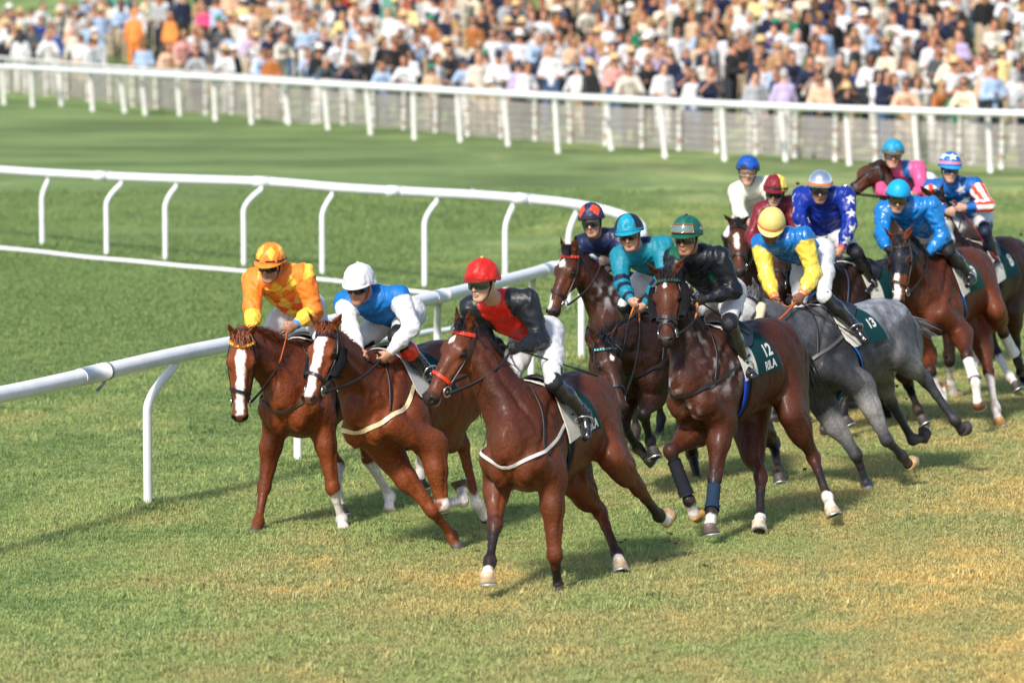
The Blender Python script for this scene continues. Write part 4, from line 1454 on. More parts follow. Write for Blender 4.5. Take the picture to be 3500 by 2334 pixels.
        t = (V - kn) @ d / np.linalg.norm(an - kn)
        c = np.tile(np.array(Jk.get('boot', (.010, .010, .013))), (len(V), 1))
        cu = Jk.get('cuff')
        if cu is not None:
            c[(t < Jk.get('cufft', .38)) & (t > Jk.get('cufft0', -1))] = cu
        N = vnormals(V, Q)
        V = V + N * (.003 * np.sin(t * 60 + 3 * vnoise(V * 14, 1)) * sstep(.55, .95, t))[:, None]
        b = link('boot', mesh_np('jockey_boot', V, Q, M_BOOT, c), E)
        mb = MB()
        st = an + d * .075 + fd * .05
        torus(mb, st - d * .06, fd, .062, .007, (1, 1, 1), 20, 6)
        mb.build('stirrup', M_STEEL, H['E'])
        mb = MB()
        tp = np.array([.14, .26 * sg, 1.38])
        mb.tube([tp, st - d * .125], .009, (.012, .012, .014), 6)
        mb.build('stirrup_leather', M_LEATHER, H['E'])
    # ---- helmet
    mb = MB()
    hc = Jk.get('helmc', lambda th, ph: np.tile((.5, .5, .5), (len(th), 1)))
    TH = np.linspace(0, 2 * math.pi, 96, endpoint=False)
    PH = np.linspace(0.0, 1.0, 34)
    rad = np.array((.136, .115, .138)) * Jk.get('helmk', 1.0)
    G, cc = [], []
    for p in PH:
        row = []
        for t in TH:
            drop = .012 - .042 * (.5 - .5 * math.cos(t))       # lower edge: high at the brow, low at the nape
            zz = math.cos(p * math.pi / 2)
            rr = math.sin(p * math.pi / 2) ** .86
            x, y = rad[0] * rr * math.cos(t), rad[1] * rr * math.sin(t)
            z = .028 + drop * p + rad[2] * zz
            row.append((x - .010, y, z))
        G.append(row)
        cc.append(hc(TH, np.full(len(TH), p)))
    G = np.array(G)
    n_ = vnoise(G.reshape(-1, 3) * np.array([22, 22, 30]) + Jk.get('seed', 0) * 7.3, 4).reshape(G.shape[:2])
    n2 = (1 - 2 * np.abs(vnoise(G.reshape(-1, 3) * np.array([30, 30, 16]) + 5 + Jk.get('seed', 0) * 3.1, 6))).reshape(G.shape[:2])
    amp = Jk.get('crumple', 1.0) * .0060
    G = G * (1 + ((n_ + n2) * amp / .12)[..., None] * np.linspace(.3, 1, 34)[:, None, None])
    W = lambda g: head + KH * (g[..., 0:1] * HR[0] + g[..., 1:2] * HR[1] + g[..., 2:3] * HR[2])
    mb.grid(W(G), np.array(cc), close_v=True)
    # rim turned under
    r0 = G[-1].copy()
    r1 = r0 * np.array([.93, .93, 1]) - np.array([0, 0, .006])
    mb.grid(np.stack([W(r0), W(r1)]), np.array(Jk.get('rim', cc[-1])) if np.ndim(Jk.get('rim', 0)) != 1 else np.array(Jk['rim']), close_v=True)
    if Jk.get('button') is not None:
        th = np.linspace(0, math.pi, 6)
        mb.grid(np.array([[hq(-.01 + .011 * math.sin(a) * math.cos(b), .011 * math.sin(a) * math.sin(b), .028 + rad[2] + .004 + .009 * math.cos(a)) for b in np.linspace(0, 6.28, 10, endpoint=False)] for a in th]), np.array(Jk['button']), close_v=True)
    helm = mb.build('helmet', M_SILVER if Jk.get('gloss_helm') else M_HELM, E)
    if Jk.get('peak') is not None:
        mb = MB()
        top, bot = [], []
        for t in np.linspace(-1.25, 1.25, 25):
            e = max(math.cos(t * 1.2), 0) ** .7
            z = .028 + .012 - .042 * (.5 - .5 * math.cos(t))
            ro = []
            for q in np.linspace(0, 1, 5):
                ext = 1.0 + .31 * e * q
                ro.append(((rad[0]) * math.cos(t) * ext - .010, rad[1] * math.sin(t) * (1 + .10 * e * q), z + .004 - .020 * e * q ** 1.3))
            top.append(ro)
        top = np.array(top)
        bot = top - np.array([0, 0, .005])
        mb.grid(W(top), np.array(Jk['peak']))
        mb.grid(W(bot)[:, ::-1], np.array(Jk.get('peak_under', (.02, .02, .02))))
        mb.grid(np.stack([W(top[:, -1]), W(bot[:, -1])]), np.array(Jk['peak']))
        mb.build('peak', M_HELM, helm)
    if Jk.get('band') is not None:
        mb = MB()
        rows = []
        p0, p1 = Jk.get('bandp', (.80, .90))
        for p in np.linspace(p0, p1, 4):
            row = []
            for t in TH:
                drop = .012 - .042 * (.5 - .5 * math.cos(t))
                rr = math.sin(p * math.pi / 2) ** .92
                row.append((rad[0] * 1.035 * rr * math.cos(t) - .010, rad[1] * 1.035 * rr * math.sin(t), .028 + drop * p + rad[2] * math.cos(p * math.pi / 2)))
            rows.append(row)
        mb.grid(W(np.array(rows)), np.array(Jk['band']), close_v=True)
        mb.build('band', M_STRAPB, helm)
    if Jk.get('spare'):
        def hpatch(ps, ts, k):
            R_ = []
            for p in ps:
                R_.append([(rad[0] * k * math.sin(p * 1.5708) ** .86 * math.cos(t) - .010, rad[1] * k * math.sin(p * 1.5708) ** .86 * math.sin(t), .028 + (.012 - .042 * (.5 - .5 * math.cos(t))) * p + rad[2] * math.cos(p * 1.5708)) for t in ts])
            return W(np.array(R_))
        mb = MB()
        mb.grid(hpatch(np.linspace(.70, .82, 3), TH, 1.035), (.012, .014, .014), close_v=True)
        ts = np.linspace(-.80, .80, 17)
        mb.grid(hpatch(np.linspace(.60, .90, 6), ts, 1.085), (.10, .17, .16))
        for e in (.60, .90):
            mb.tube(hpatch([e], ts, 1.08)[0], .0065, (.22, .08, .03), 6)
        for t in (-.80, .80):
            mb.tube(hpatch(np.linspace(.60, .90, 6), [t], 1.08)[:, 0], .0065, (.22, .08, .03), 6)
        mb.build('spare_goggles', M_LENS, helm)
    # goggles: curved one-piece lens in a frame with an elastic strap
    def gog(mb, z0, z1, out, c, ang=1.12, rows=6, thick=.0):
        Gr = []
        for z in np.linspace(z0, z1, rows):
            row = []
            for t in np.linspace(-ang, ang, 23):
                nosecut = .016 * math.exp(-(t / .17) ** 2) * (1 - (z - z0) / (z1 - z0))
                sh = .55 + .45 * math.cos(t * .95)
                zz = (z0 + z1) / 2 + ((z - (z0 + z1) / 2) * sh) + nosecut
                k = 1 + .05 * math.cos((z - (z0 + z1) / 2) / (z1 - z0) * 2.6)
                row.append(((.100 + out) * math.cos(t) * k + .008, (.080 + out) * math.sin(t) * 1.02, zz))
            Gr.append(row)
        mb.grid(W(np.array(Gr)), np.array(c))
        return np.array(Gr)
    if Jk.get('goggles', 1):
        gz = Jk.get('gz', (-.030, .030))
        mb = MB()
        fr = gog(mb, gz[0] - .005, gz[1] + .004, .004, Jk.get('gframe', (.010, .010, .012)))
        lens = gog(mb, gz[0], gz[1], .0075, Jk.get('lens', (.010, .010, .013)), 1.02)
        for edge in (0, -1):
            mb.tube(W(fr[edge])[::1], .0045, Jk.get('gframe', (.010, .010, .012)), 6)
        for e in (0, -1):
            mb.grid(np.stack([W(fr[:, e] if e else fr[:, 0]), W(np.array([(-.04, q[1] * 1.12, q[2] * .5 + .012) for q in (fr[:, e] if e else fr[:, 0])]))]), np.array(Jk.get('gstrap', (.012, .012, .014))))
        mb.build('goggles', M_LENS, E)
    # chin strap
    mb = MB()
    for sg in (-1, 1):
        mb.tube([hq(.012, .088 * sg, .012), hq(.020, .079 * sg, -.04), hq(.034, .060 * sg, -.092), hq(.058, .028 * sg, -.128), hq(.062, 0, -.133)], .0062, np.array(Jk.get('strap', (.012, .012, .014))), 6)
    mb.build('chin_strap', M_STRAPB, E)
    # collar insert
    if 'collar' in Jk:
        mb = MB()
        nd = nrm(head - neckb)
        c0 = neckb + nd * .02
        torus(mb, c0 + nd * .02, nd, .060, .016, Jk['collar'], 24, 8)
        mb.build('collar', M_SILK, E)
    # ---- reins from bit to hands
    hp = H['hp']
    for s, sg in (('R', -1), ('L', 1)):
        a = hp(.475, .072 * sg, -.11)
        hnd = J[s]['hand']
        n = 14
        P = []
        for k in range(n):
            t = k / (n - 1)
            P.append(a * (1 - t) + hnd * t + np.array([0, .05 * sg * math.sin(t * math.pi), -.03 * math.sin(t * math.pi)]))
        P = np.array(P)
        dcl = H['f'].sample(P)
        Ps, Ns = H['f'].snap(P, .012)
        P[dcl < .012] = Ps[dcl < .012]
        for _ in range(2):
            P[1:-1] = .5 * P[1:-1] + .25 * (P[2:] + P[:-2])
        rc = np.array(Jk.get('rein', (.012, .012, .016)))
        rc2 = np.array(Jk.get('rein2', rc))
        cc = np.repeat(np.where((np.arange(n) > n * Jk.get('reinf', .55))[:, None], rc2, rc), 4, 0)
        T = np.gradient(P, axis=0)
        sdv = np.cross(T, Y3_); sdv /= np.linalg.norm(sdv, axis=1, keepdims=True) + 1e-9
        th = np.cross(T, sdv); th /= np.linalg.norm(th, axis=1, keepdims=True) + 1e-9
        G = np.stack([P - sdv * .011 - th * .003, P - sdv * .011 + th * .003, P + sdv * .011 + th * .003, P + sdv * .011 - th * .003], 1)
        mb = MB()
        mb.grid(G, cc.reshape(n, 4, 3), close_v=True)
        mb.build('rein', M_LEATHER, H['bridle'])
    mb = MB()
    hr, hl_ = J['R']['hand'], J['L']['hand']
    mid = (hr + hl_) / 2 + np.array([.02, 0, -.05])
    mb.tube([hr, hr * .6 + mid * .4, mid, hl_ * .6 + mid * .4, hl_], .008, np.array(Jk.get('rein2', Jk.get('rein', (.012, .012, .016)))), 6)
    mb.build('rein', M_LEATHER, H['bridle'])
    # ---- whip: a thing of its own, held in the hand
    if 'whip' in Jk:
        s, tipx, lab = Jk['whip'][:3]
        wc = np.array(Jk['whip'][3]) if len(Jk['whip']) > 3 else np.array((.012, .012, .013))
        hnd = toW(J[s]['hand'])
        tip = lift(tipx, hnd, Jk.get('whipl', .62), Jk.get('whiph', 'f'))
        d = tip - hnd
        u = nrm(d)
        mb = MB()
        P = np.array([hnd - u * .10, hnd - u * .085, hnd - u * .08, hnd + u * .06, hnd + u * .08, hnd + d * .45, hnd + d * .72, hnd + d * .74, tip - u * .004, tip])
        mb.tube(P, [.010, .013, .010, .0105, .0075, .0062, .0055, .0095, .0095, .004], wc, 8)
        o_ = mb.build('whip', M_WHIP)
        tag(o_, lab, 'riding whip', 'whips held by the jockeys')
    Jk['_J'] = J
    return J

# ------------------------------------------------------------------ ground
DS = 1.48853                                    # 2352-wide reading -> photo pixels
def gd(u, v, z=0.0):
    return ground(('S', u, v), z)
FBASE = np.array([gd(u, v)[:2] for u, v in ((-60, 230), (72, 240), (270, 255), (560, 283), (850, 310), (1166, 337), (1440, 362), (1660, 366), (1950, 382), (2272, 394), (2420, 402))])
FX = np.linspace(-22, 16, 60)
_c = np.polyfit(FBASE[:, 0], FBASE[:, 1], 2)
fence_y = lambda x: np.polyval(_c, np.clip(x, -19, 13)) + (np.minimum(x + 19, 0) + np.maximum(x - 13, 0)) * -1.35
def fence_n(x):
    d = np.array([1.0, (fence_y(x + .1) - fence_y(x - .1)) / .2])
    d /= np.linalg.norm(d)
    return np.array([-d[1], d[0]])              # pointing away from the camera side
def bank_z(x, y):
    """height of the grass bank behind the outer fence"""
    t = (y - fence_y(x)) * .72
    return np.where(t < 2.2, 0, (t - 2.2) * .118 * sstep(0, 3, t - 2.2))

def grass_nodes(nt, pos_out, lightness=1.0):
    """green to straw colour from the place on the ground; returns the colour socket"""
    def noise(scale, det, vec, rough=.6):
        n = nt.nodes.new("ShaderNodeTexNoise")
        n.inputs['Scale'].default_value = scale
        n.inputs['Detail'].default_value = det
        n.inputs['Roughness'].default_value = rough
        nt.links.new(vec, n.inputs['Vector'])
        return n.outputs['Fac']
    mp = nt.nodes.new("ShaderNodeMapping")
    mp.inputs['Rotation'].default_value = (0, 0, math.radians(-12))
    mp.inputs['Scale'].default_value = (.55, .34, 1)
    nt.links.new(pos_out, mp.inputs['Vector'])
    big = noise(.55, 3, mp.outputs[0])
    med = noise(2.3, 4, mp.outputs[0], .7)
    fin = noise(14, 3, pos_out, .7)
    sx = nt.nodes.new("ShaderNodeSeparateXYZ")
    nt.links.new(pos_out, sx.inputs[0])
    def mr(a, lo, hi, l2, h2):
        r = nt.nodes.new("ShaderNodeMapRange")
        for n_, v_ in zip(('From Min', 'From Max', 'To Min', 'To Max'), (lo, hi, l2, h2)):
            r.inputs[n_].default_value = v_
        nt.links.new(a, r.inputs['Value'])
        return r.outputs[0]
    def add(a, b):
        m = nt.nodes.new("ShaderNodeMath")
        m.operation = 'ADD'
        nt.links.new(a, m.inputs[0]); nt.links.new(b, m.inputs[1])
        return m.outputs[0]
    # worn and dry towards the running line on the right, lush on the infield and far side
    dry = add(add(mr(big, .32, .68, -.42, .50), mr(med, .3, .7, -.42, .42)), add(mr(fin, .3, .7, -.13, .13), mr(sx.outputs['X'], -4, 3, -.40, .26)))
    dry = add(add(dry, mr(sx.outputs['Y'], 24, 41, .34, -.22)), mr(sx.outputs['Y'], 41, 62, 0, -.50))
    cr = nt.nodes.new("ShaderNodeValToRGB")
    cr.color_ramp.elements[0].position = 0.0
    cr.color_ramp.elements[0].color = (.128 * lightness, .182 * lightness, .066 * lightness, 1)
    cr.color_ramp.elements[1].position = 1.0
    cr.color_ramp.elements[1].color = (.370 * lightness, .290 * lightness, .115 * lightness, 1)
    e = cr.color_ramp.elements.new(.30)
    e.color = (.200 * lightness, .244 * lightness, .092 * lightness, 1)
    e = cr.color_ramp.elements.new(.62)
    e.color = (.246 * lightness, .240 * lightness, .104 * lightness, 1)
    nt.links.new(mr(dry, -.6, .85, 0, 1), cr.inputs[0])
    return cr.outputs['Color']

def mat_ground():
    m = bpy.data.materials.new("turf ground")
    m.use_nodes = True
    nt = m.node_tree
    b = nt.nodes["Principled BSDF"]
    b.inputs['Roughness'].default_value = .95
    b.inputs['Specular IOR Level'].default_value = .1
    g = nt.nodes.new("ShaderNodeNewGeometry")
    c = grass_nodes(nt, g.outputs['Position'], 1.26)
    # mown, trodden streaks beyond the rail
    mp = nt.nodes.new("ShaderNodeMapping")
    mp.inputs['Scale'].default_value = (.16, .33, 1)
    mp.inputs['Rotation'].default_value = (0, 0, math.radians(8))
    nt.links.new(g.outputs['Position'], mp.inputs['Vector'])
    n = nt.nodes.new("ShaderNodeTexNoise")
    n.inputs['Scale'].default_value = 1.0
    n.inputs['Detail'].default_value = 6
    n.inputs['Roughness'].default_value = .62
    nt.links.new(mp.outputs[0], n.inputs['Vector'])
    r = nt.nodes.new("ShaderNodeMapRange")
    for n_, v_ in zip(('From Min', 'From Max', 'To Min', 'To Max'), (.34, .66, .62, 1.35)):
        r.inputs[n_].default_value = v_
    nt.links.new(n.outputs['Fac'], r.inputs['Value'])
    s = nt.nodes.new("ShaderNodeVectorMath")
    s.operation = 'SCALE'
    nt.links.new(c, s.inputs[0]); nt.links.new(r.outputs[0], s.inputs['Scale'])
    nt.links.new(s.outputs[0], b.inputs['Base Color'])
    n2 = nt.nodes.new("ShaderNodeTexNoise")
    n2.inputs['Scale'].default_value = 22
    n2.inputs['Detail'].default_value = 5
    nt.links.new(g.outputs['Position'], n2.inputs['Vector'])
    bp = nt.nodes.new("ShaderNodeBump")
    bp.inputs['Strength'].default_value = .8
    bp.inputs['Distance'].default_value = .05
    nt.links.new(n2.outputs['Fac'], bp.inputs['Height'])
    nt.links.new(bp.outputs[0], b.inputs['Normal'])
    return m
M_GROUND = mat_ground()

def ground_sheet():
    xs = np.concatenate([np.linspace(-260, -40, 12), np.linspace(-36, 36, 73), np.linspace(40, 260, 12)])
    ys = np.concatenate([np.linspace(-40, 20, 7), np.linspace(22, 80, 59), np.linspace(81, 175, 80), np.linspace(185, 420, 16)])
    X, Y = np.meshgrid(xs, ys, indexing='ij')
    P = np.stack([X.ravel(), Y.ravel(), 0 * X.ravel()], 1)
    Z = .035 * vnoise(P * .35, 2) + .02 * vnoise(P * .9, 3)
    Z = Z * sstep(55, 62, P[:, 1]) * 1.3
    Z = Z + np.minimum(bank_z(P[:, 0], P[:, 1]), 9)
    P[:, 2] = Z
    a, b = len(xs), len(ys)
    I = np.arange(a * b).reshape(a, b)
    Q = np.stack([I[:-1, :-1], I[1:, :-1], I[1:, 1:], I[:-1, 1:]], -1).reshape(-1, 4)
    o = link('ground', mesh_np('ground', P, Q, M_GROUND))
    o['kind'] = 'structure'
ground_sheet()

# ------------------------------------------------------------------ grass blades
def mat_blade():
    m = bpy.data.materials.new("grass blade")
    m.use_nodes = True
    nt = m.node_tree
    b = nt.nodes["Principled BSDF"]
    b.inputs['Roughness'].default_value = .55
    b.inputs['Specular IOR Level'].default_value = .25
    g = nt.nodes.new("ShaderNodeNewGeometry")
    c = grass_nodes(nt, g.outputs['Position'], 1.82)
    oi = nt.nodes.new("ShaderNodeObjectInfo")
    at = nt.nodes.new("ShaderNodeAttribute")
    at.attribute_name = 'Col'
    r = nt.nodes.new("ShaderNodeMapRange")
    r.inputs['To Min'].default_value = .92
    r.inputs['To Max'].default_value = 1.10
    nt.links.new(oi.outputs['Random'], r.inputs['Value'])
    s = nt.nodes.new("ShaderNodeVectorMath")
    s.operation = 'SCALE'
    nt.links.new(c, s.inputs[0]); nt.links.new(r.outputs[0], s.inputs['Scale'])
    mu = nt.nodes.new("ShaderNodeVectorMath")
    mu.operation = 'MULTIPLY'
    nt.links.new(s.outputs[0], mu.inputs[0]); nt.links.new(at.outputs['Color'], mu.inputs[1])
    nt.links.new(mu.outputs[0], b.inputs['Base Color'])
    tr = nt.nodes.new("ShaderNodeBsdfTranslucent")
    nt.links.new(mu.outputs[0], tr.inputs['Color'])
    mx = nt.nodes.new("ShaderNodeMixShader")
    mx.inputs[0].default_value = .42
    nt.links.new(b.outputs[0], mx.inputs[1]); nt.links.new(tr.outputs[0], mx.inputs[2])
    nt.links.new(mx.outputs[0], nt.nodes['Material Output'].inputs['Surface'])
    return m
M_BLADE = mat_blade()

def tuft(seed, nb, hmin, hmax, spread):
    r = np.random.default_rng(seed)
    mb = MB()
    for n in range(nb):
        a = r.uniform(0, 2 * math.pi)
        b0 = np.array([r.normal(0, spread), r.normal(0, spread), -.006])
        h = r.uniform(hmin, hmax)
        le = r.uniform(.15, .95)
        d = np.array([math.cos(a), math.sin(a), 0])
        s = np.array([-d[1], d[0], 0]) * r.uniform(.0016, .0032)
        p1 = b0 + d * h * le * .30 + Z3_ * h * .55
        p2 = b0 + d * h * le * .95 + Z3_ * h * (.98 - .45 * le)
        v = r.uniform(.78, 1.25)
        dr = (1.0, 1.0, 1.0) if r.random() > .14 else (1.45, 1.2, .95)
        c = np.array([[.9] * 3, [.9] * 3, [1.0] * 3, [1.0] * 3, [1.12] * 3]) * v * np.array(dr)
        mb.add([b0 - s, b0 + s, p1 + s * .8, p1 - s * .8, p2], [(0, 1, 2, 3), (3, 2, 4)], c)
    return mb.mesh('grass_tuft', M_BLADE, smooth=True)

def scatter(name, base_me, tufts, dens_attr, smin, smax, seed):
    """grass on a ground patch: tuft meshes strewn by geometry nodes"""
    o = link(name, base_me)
    o['kind'] = 'stuff'
    ng = bpy.data.node_groups.new(name + ' scatter', 'GeometryNodeTree')
    ng.interface.new_socket('Geometry', in_out='INPUT', socket_type='NodeSocketGeometry')
    ng.interface.new_socket('Geometry', in_out='OUTPUT', socket_type='NodeSocketGeometry')
    N_ = ng.nodes
    gi, go = N_.new('NodeGroupInput'), N_.new('NodeGroupOutput')
    dp = N_.new('GeometryNodeDistributePointsOnFaces')
    na = N_.new('GeometryNodeInputNamedAttribute')
    na.data_type = 'FLOAT'
    na.inputs['Name'].default_value = dens_attr
    ng.links.new(gi.outputs[0], dp.inputs['Mesh'])
    ng.links.new(na.outputs[0], dp.inputs['Density'])
    dp.inputs['Seed'].default_value = seed
    jn = N_.new('GeometryNodeJoinGeometry')
    for t in tufts[::-1]:
        oi = N_.new('GeometryNodeObjectInfo')
        oi.inputs['Object'].default_value = t
        oi.inputs['As Instance'].default_value = True
        ng.links.new(oi.outputs['Geometry'], jn.inputs[0])
    ip = N_.new('GeometryNodeInstanceOnPoints')
    ip.inputs['Pick Instance'].default_value = True
    ng.links.new(dp.outputs['Points'], ip.inputs['Points'])
    ng.links.new(jn.outputs[0], ip.inputs['Instance'])
    rv = N_.new('FunctionNodeRandomValue')
    rv.data_type = 'FLOAT_VECTOR'
    rv.inputs[0].default_value = (-.12, -.12, 0)
    rv.inputs[1].default_value = (.12, .12, 6.283)
    ng.links.new(rv.outputs[0], ip.inputs['Rotation'])
    rs = N_.new('FunctionNodeRandomValue')
    rs.data_type = 'FLOAT'
    rs.inputs[2].default_value = smin
    rs.inputs[3].default_value = smax
    rs.inputs['Seed'].default_value = 5
    ta = N_.new('GeometryNodeInputNamedAttribute')
    ta.data_type = 'FLOAT'
    ta.inputs['Name'].default_value = 'tall'
    mm = N_.new('ShaderNodeMath')
    mm.operation = 'MULTIPLY'
    # the height attribute rides on the points
    ng.links.new(rs.outputs[1], mm.inputs[0])
    ng.links.new(ta.outputs[0], mm.inputs[1])
    ng.links.new(mm.outputs[0], ip.inputs['Scale'])
    ng.links.new(ip.outputs[0], go.inputs[0])
    md = o.modifiers.new('scatter', 'NODES')
    md.node_group = ng
    return o

def grass_patch(xs, ys, dens, tall):
    X, Y = np.meshgrid(xs, ys, indexing='ij')
    P = np.stack([X.ravel(), Y.ravel(), 0 * X.ravel() + .002], 1)
    a, b = len(xs), len(ys)
    I = np.arange(a * b).reshape(a, b)
    Q = np.stack([I[:-1, :-1], I[1:, :-1], I[1:, 1:], I[:-1, 1:]], -1).reshape(-1, 4)
    C = P[Q].mean(1)
    Q = Q[np.abs(C[:, 0]) < .1176 * C[:, 1] + 3.0]
    me = mesh_np('grass', P, Q, M_GROUND)
    for nm, fn in (('dens', dens), ('tall', tall)):
        at = me.attributes.new(nm, 'FLOAT', 'POINT')
        at.data.foreach_set('value', np.asarray(fn(P), np.float32))
    return me

# ------------------------------------------------------------------ inner running rail round the bend
M_RAIL = material("white plastic rail", (.80, .81, .83), rough=.34, spec=.5, noise=(5, .09))
M_GRIME = material("grimy clamp", (.30, .31, .32), rough=.6, noise=(20, .3))
rail_px = [(-160, 940), (0, 906), (80, 890), (250, 851), (400, 815), (520, 792), (720, 749), (960, 693), (1060, 669), (1180, 640), (1260, 618), (1340, 598), (1420, 574), (1474, 549), (1478, 520), (1432, 496), (1380, 481), (1300, 466), (1180, 455), (1090, 448), (1000, 444), (800, 434), (640, 419), (560, 416), (420, 412), (280, 407), (100, 398), (0, 391), (-200, 378)]
def rail_depth(k, u):
    if k < 13:
        return np.interp(u, [-160, 340, 684, 1000, 1335, 1474], [31.2, 34.3, 36.8, 41.0, 46.0, 49.0])
    return np.interp(u, [-200, 97, 245, 380, 560, 740, 975, 1160, 1305, 1425, 1480], [68.3, 64.5, 62.8, 61.6, 60.3, 59.0, 56.6, 54.8, 53.4, 51.9, 50.2])
RP = np.array([unproj(('S', u, v), rail_depth(k, u)) for k, (u, v) in enumerate(rail_px)])
def resample(P, n, it=2):
    for _ in range(it):
        Q_ = [P[0]]
        for a, b in zip(P, P[1:]):
            Q_ += [.75 * a + .25 * b, .25 * a + .75 * b]
        Q_.append(P[-1])
        P = np.array(Q_)
    s = np.concatenate([[0], np.cumsum(np.linalg.norm(np.diff(P, axis=0), axis=1))])
    u = np.linspace(0, s[-1], n)
    return np.stack([np.interp(u, s, P[:, k]) for k in range(3)], 1)
RC = resample(RP, 150)
RC_ALL = np.concatenate([[RC[0] + (RC[0] - RC[4]) / np.linalg.norm(RC[0] - RC[4]) * 6], RC, [RC[-1] + (RC[-1] - RC[-5]) / np.linalg.norm(RC[-1] - RC[-5]) * 9]])
rail = empty('running_rail')
tag(rail, 'white plastic running rail curving round the bend on gooseneck posts', 'racecourse rail')
MB().tube(RC_ALL, .063, (1, 1, 1), 14).build('rail_pipe', M_RAIL, rail)
posts = [((340, 1172), (394, 838)), ((684, 1089), None), ((955, 800), (1000, 705)), ((1160, 745), (1215, 655)), ((1335, 843), None), ((1270, 815), None),
         ((97, 568), (118, 406)), ((245, 590), (272, 414)), ((380, 602), (414, 422)), ((560, 618), (595, 425)), ((740, 632), (772, 443)), ((975, 668), (1010, 456)), ((1160, 690), (1187, 466)), ((1305, 700), (1336, 492)), ((1425, 705), (1450, 515))]
POSTB = []
def gooseneck(base, top, r=.036):
    base, top = np.asarray(base), np.asarray(top)
    hz = top - base
    hz[2] = 0
    zc = top[2] - .30
    P = [base - Z3_ * .05, base + Z3_ * .02, base + Z3_ * zc * .5, base + Z3_ * (zc - .06)]
    for a in np.linspace(.15, .9, 6):
        P.append(base + hz * (a ** 1.7) + Z3_ * (zc - .06 + (.30 + .03) * a))
    P.append(top)
    return np.array(P)
for (b, t) in posts:
    bp = gd(*b)
    half = RC[:75] if b[1] > 740 else RC[72:]
    u = np.array([(np.dot(q - CP, CR) / depth_of(q) * F_PX + 1750) / DS for q in half])
    tx = t[0] if t else b[0] + 46 * (b[1] + 120) / 1290
    q = half[np.argmin(np.abs(u - tx))]
    tp = q - Z3_ * .05
    if t is None or b[1] <= 740:
        q2 = unproj(('S', *b), depth_of(q) + .12)
        bp = np.array([q2[0] * 1.0, q2[1], 0])
    d = bp[:2] - tp[:2]
    if np.linalg.norm(d) > .45:                 # feet hidden behind the runners: stood just inside the pipe
        bp = np.array([*(tp[:2] + d / np.linalg.norm(d) * .36), 0])
    POSTB.append(bp[:2].copy())
    p = MB().tube(gooseneck(bp, tp), .036, (1, 1, 1), 12).build('post', M_RAIL, rail)
for k, sl in ((9, 1), (24, 0), (38, 0), (52, 0), (88, 0), (100, 0), (112, 0), (126, 0)):
    q, tgt = RC[k], nrm(RC[k + 1] - RC[k - 1])
    mb = MB()
    mb.tube([q - tgt * .20, q + tgt * .20], .0705, (1, 1, 1), 14)
    sl_o = mb.build('sleeve', M_RAIL, rail)
    if sl:
        mb = MB()
        mb.tube([q + tgt * .19, q + tgt * .23], .073, (1, 1, 1), 14)
        mb.tube([q + tgt * .21 - Z3_ * .06, q + tgt * .16 - Z3_ * .10 - .03 * CF, q + tgt * .06 - Z3_ * .135], .012, (.25, .25, .25), 6)
        mb.build('clamp', M_GRIME, rail)
# low white pipe on the turf behind the posts
for pts, lab in (([(-150, 557), (0, 573), (240, 599), (400, 613), (560, 628), (780, 651), (975, 678), (1100, 690)], 'low white ground pipe lying along the far posts of the inner rail'),
                 ([(850, 790), (972, 768), (1035, 761), (1120, 752)], 'short white pipe lying on the infield turf behind the capped white jockey')):
    P = resample(np.array([gd(u, v, .04) for u, v in pts]), 40)
    P[:, 2] = .065 + .004 * np.sin(np.arange(40) * .9)
    o = MB().tube(P, .030, (1, 1, 1), 10).build('ground_pipe', M_RAIL)
    tag(o, lab, 'pipe')
# torn tape fluttering on the far side of the rail
mb = MB()
q = ground(('S', 1092, 446), 1.2)
for k in range(3):
    a = q + np.array([.022 * k - .04, 0, .03])
    ribbon(mb, [a, a + (-.02, -.02, .06), a + (.03, -.03, .08)] if k < 9 else [], np.array([.9, .1, .3]), (.02, .03, .012), (.6, .6, .6))
tag(mb.build('torn_tape', M_RAIL), 'torn white tape caught on the far side of the rail', 'tape')

near_rail = RC[:80, :2] + np.array([-.15, .05])
def rail_d(P):
    return np.min(np.linalg.norm(P[:, None, :2] - near_rail[None, ::2], axis=2), axis=1)
TU = []
for n in range(5):
    t = link('grass', tuft(40 + n, 30, .020, .050, .022))
    t.location = (-1.4 + .25 * n, 30.5 + .1 * n, 0)
    t['kind'] = 'stuff'
    TU.append(t)
for t in TU:
    t.scale = (1, 1, 1)
def dn(P):
    y = P[:, 1]
    return np.interp(y, [24, 29, 36, 44, 52, 62, 80], [520, 620, 560, 400, 250, 130, 10])
def tl(P):
    n = vnoise(P * np.array([.7, .5, 1]), 14)
    k = np.interp(P[:, 1], [24, 40, 52, 66], [1.0, 1.05, 1.35, 1.8]) * (1 + .35 * n)
    pd = np.min(np.linalg.norm(P[:, None, :2] - np.array(POSTB)[None], axis=2), axis=1)
    return k * (1 + .7 * np.exp(-(rail_d(P) / .35) ** 2) + 1.3 * np.exp(-(pd / .28) ** 2))
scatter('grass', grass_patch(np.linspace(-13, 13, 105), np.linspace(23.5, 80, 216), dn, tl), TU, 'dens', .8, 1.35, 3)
scatter('grass', grass_patch(np.linspace(-9, 9, 61), np.linspace(25.2, 60, 100), lambda P: 9 * sstep(-.1, .5, vnoise(P * np.array([.8, .5, 1]), 77)) + 1.0, lambda P: np.ones(len(P))), TU, 'dens', 1.5, 2.6, 9)

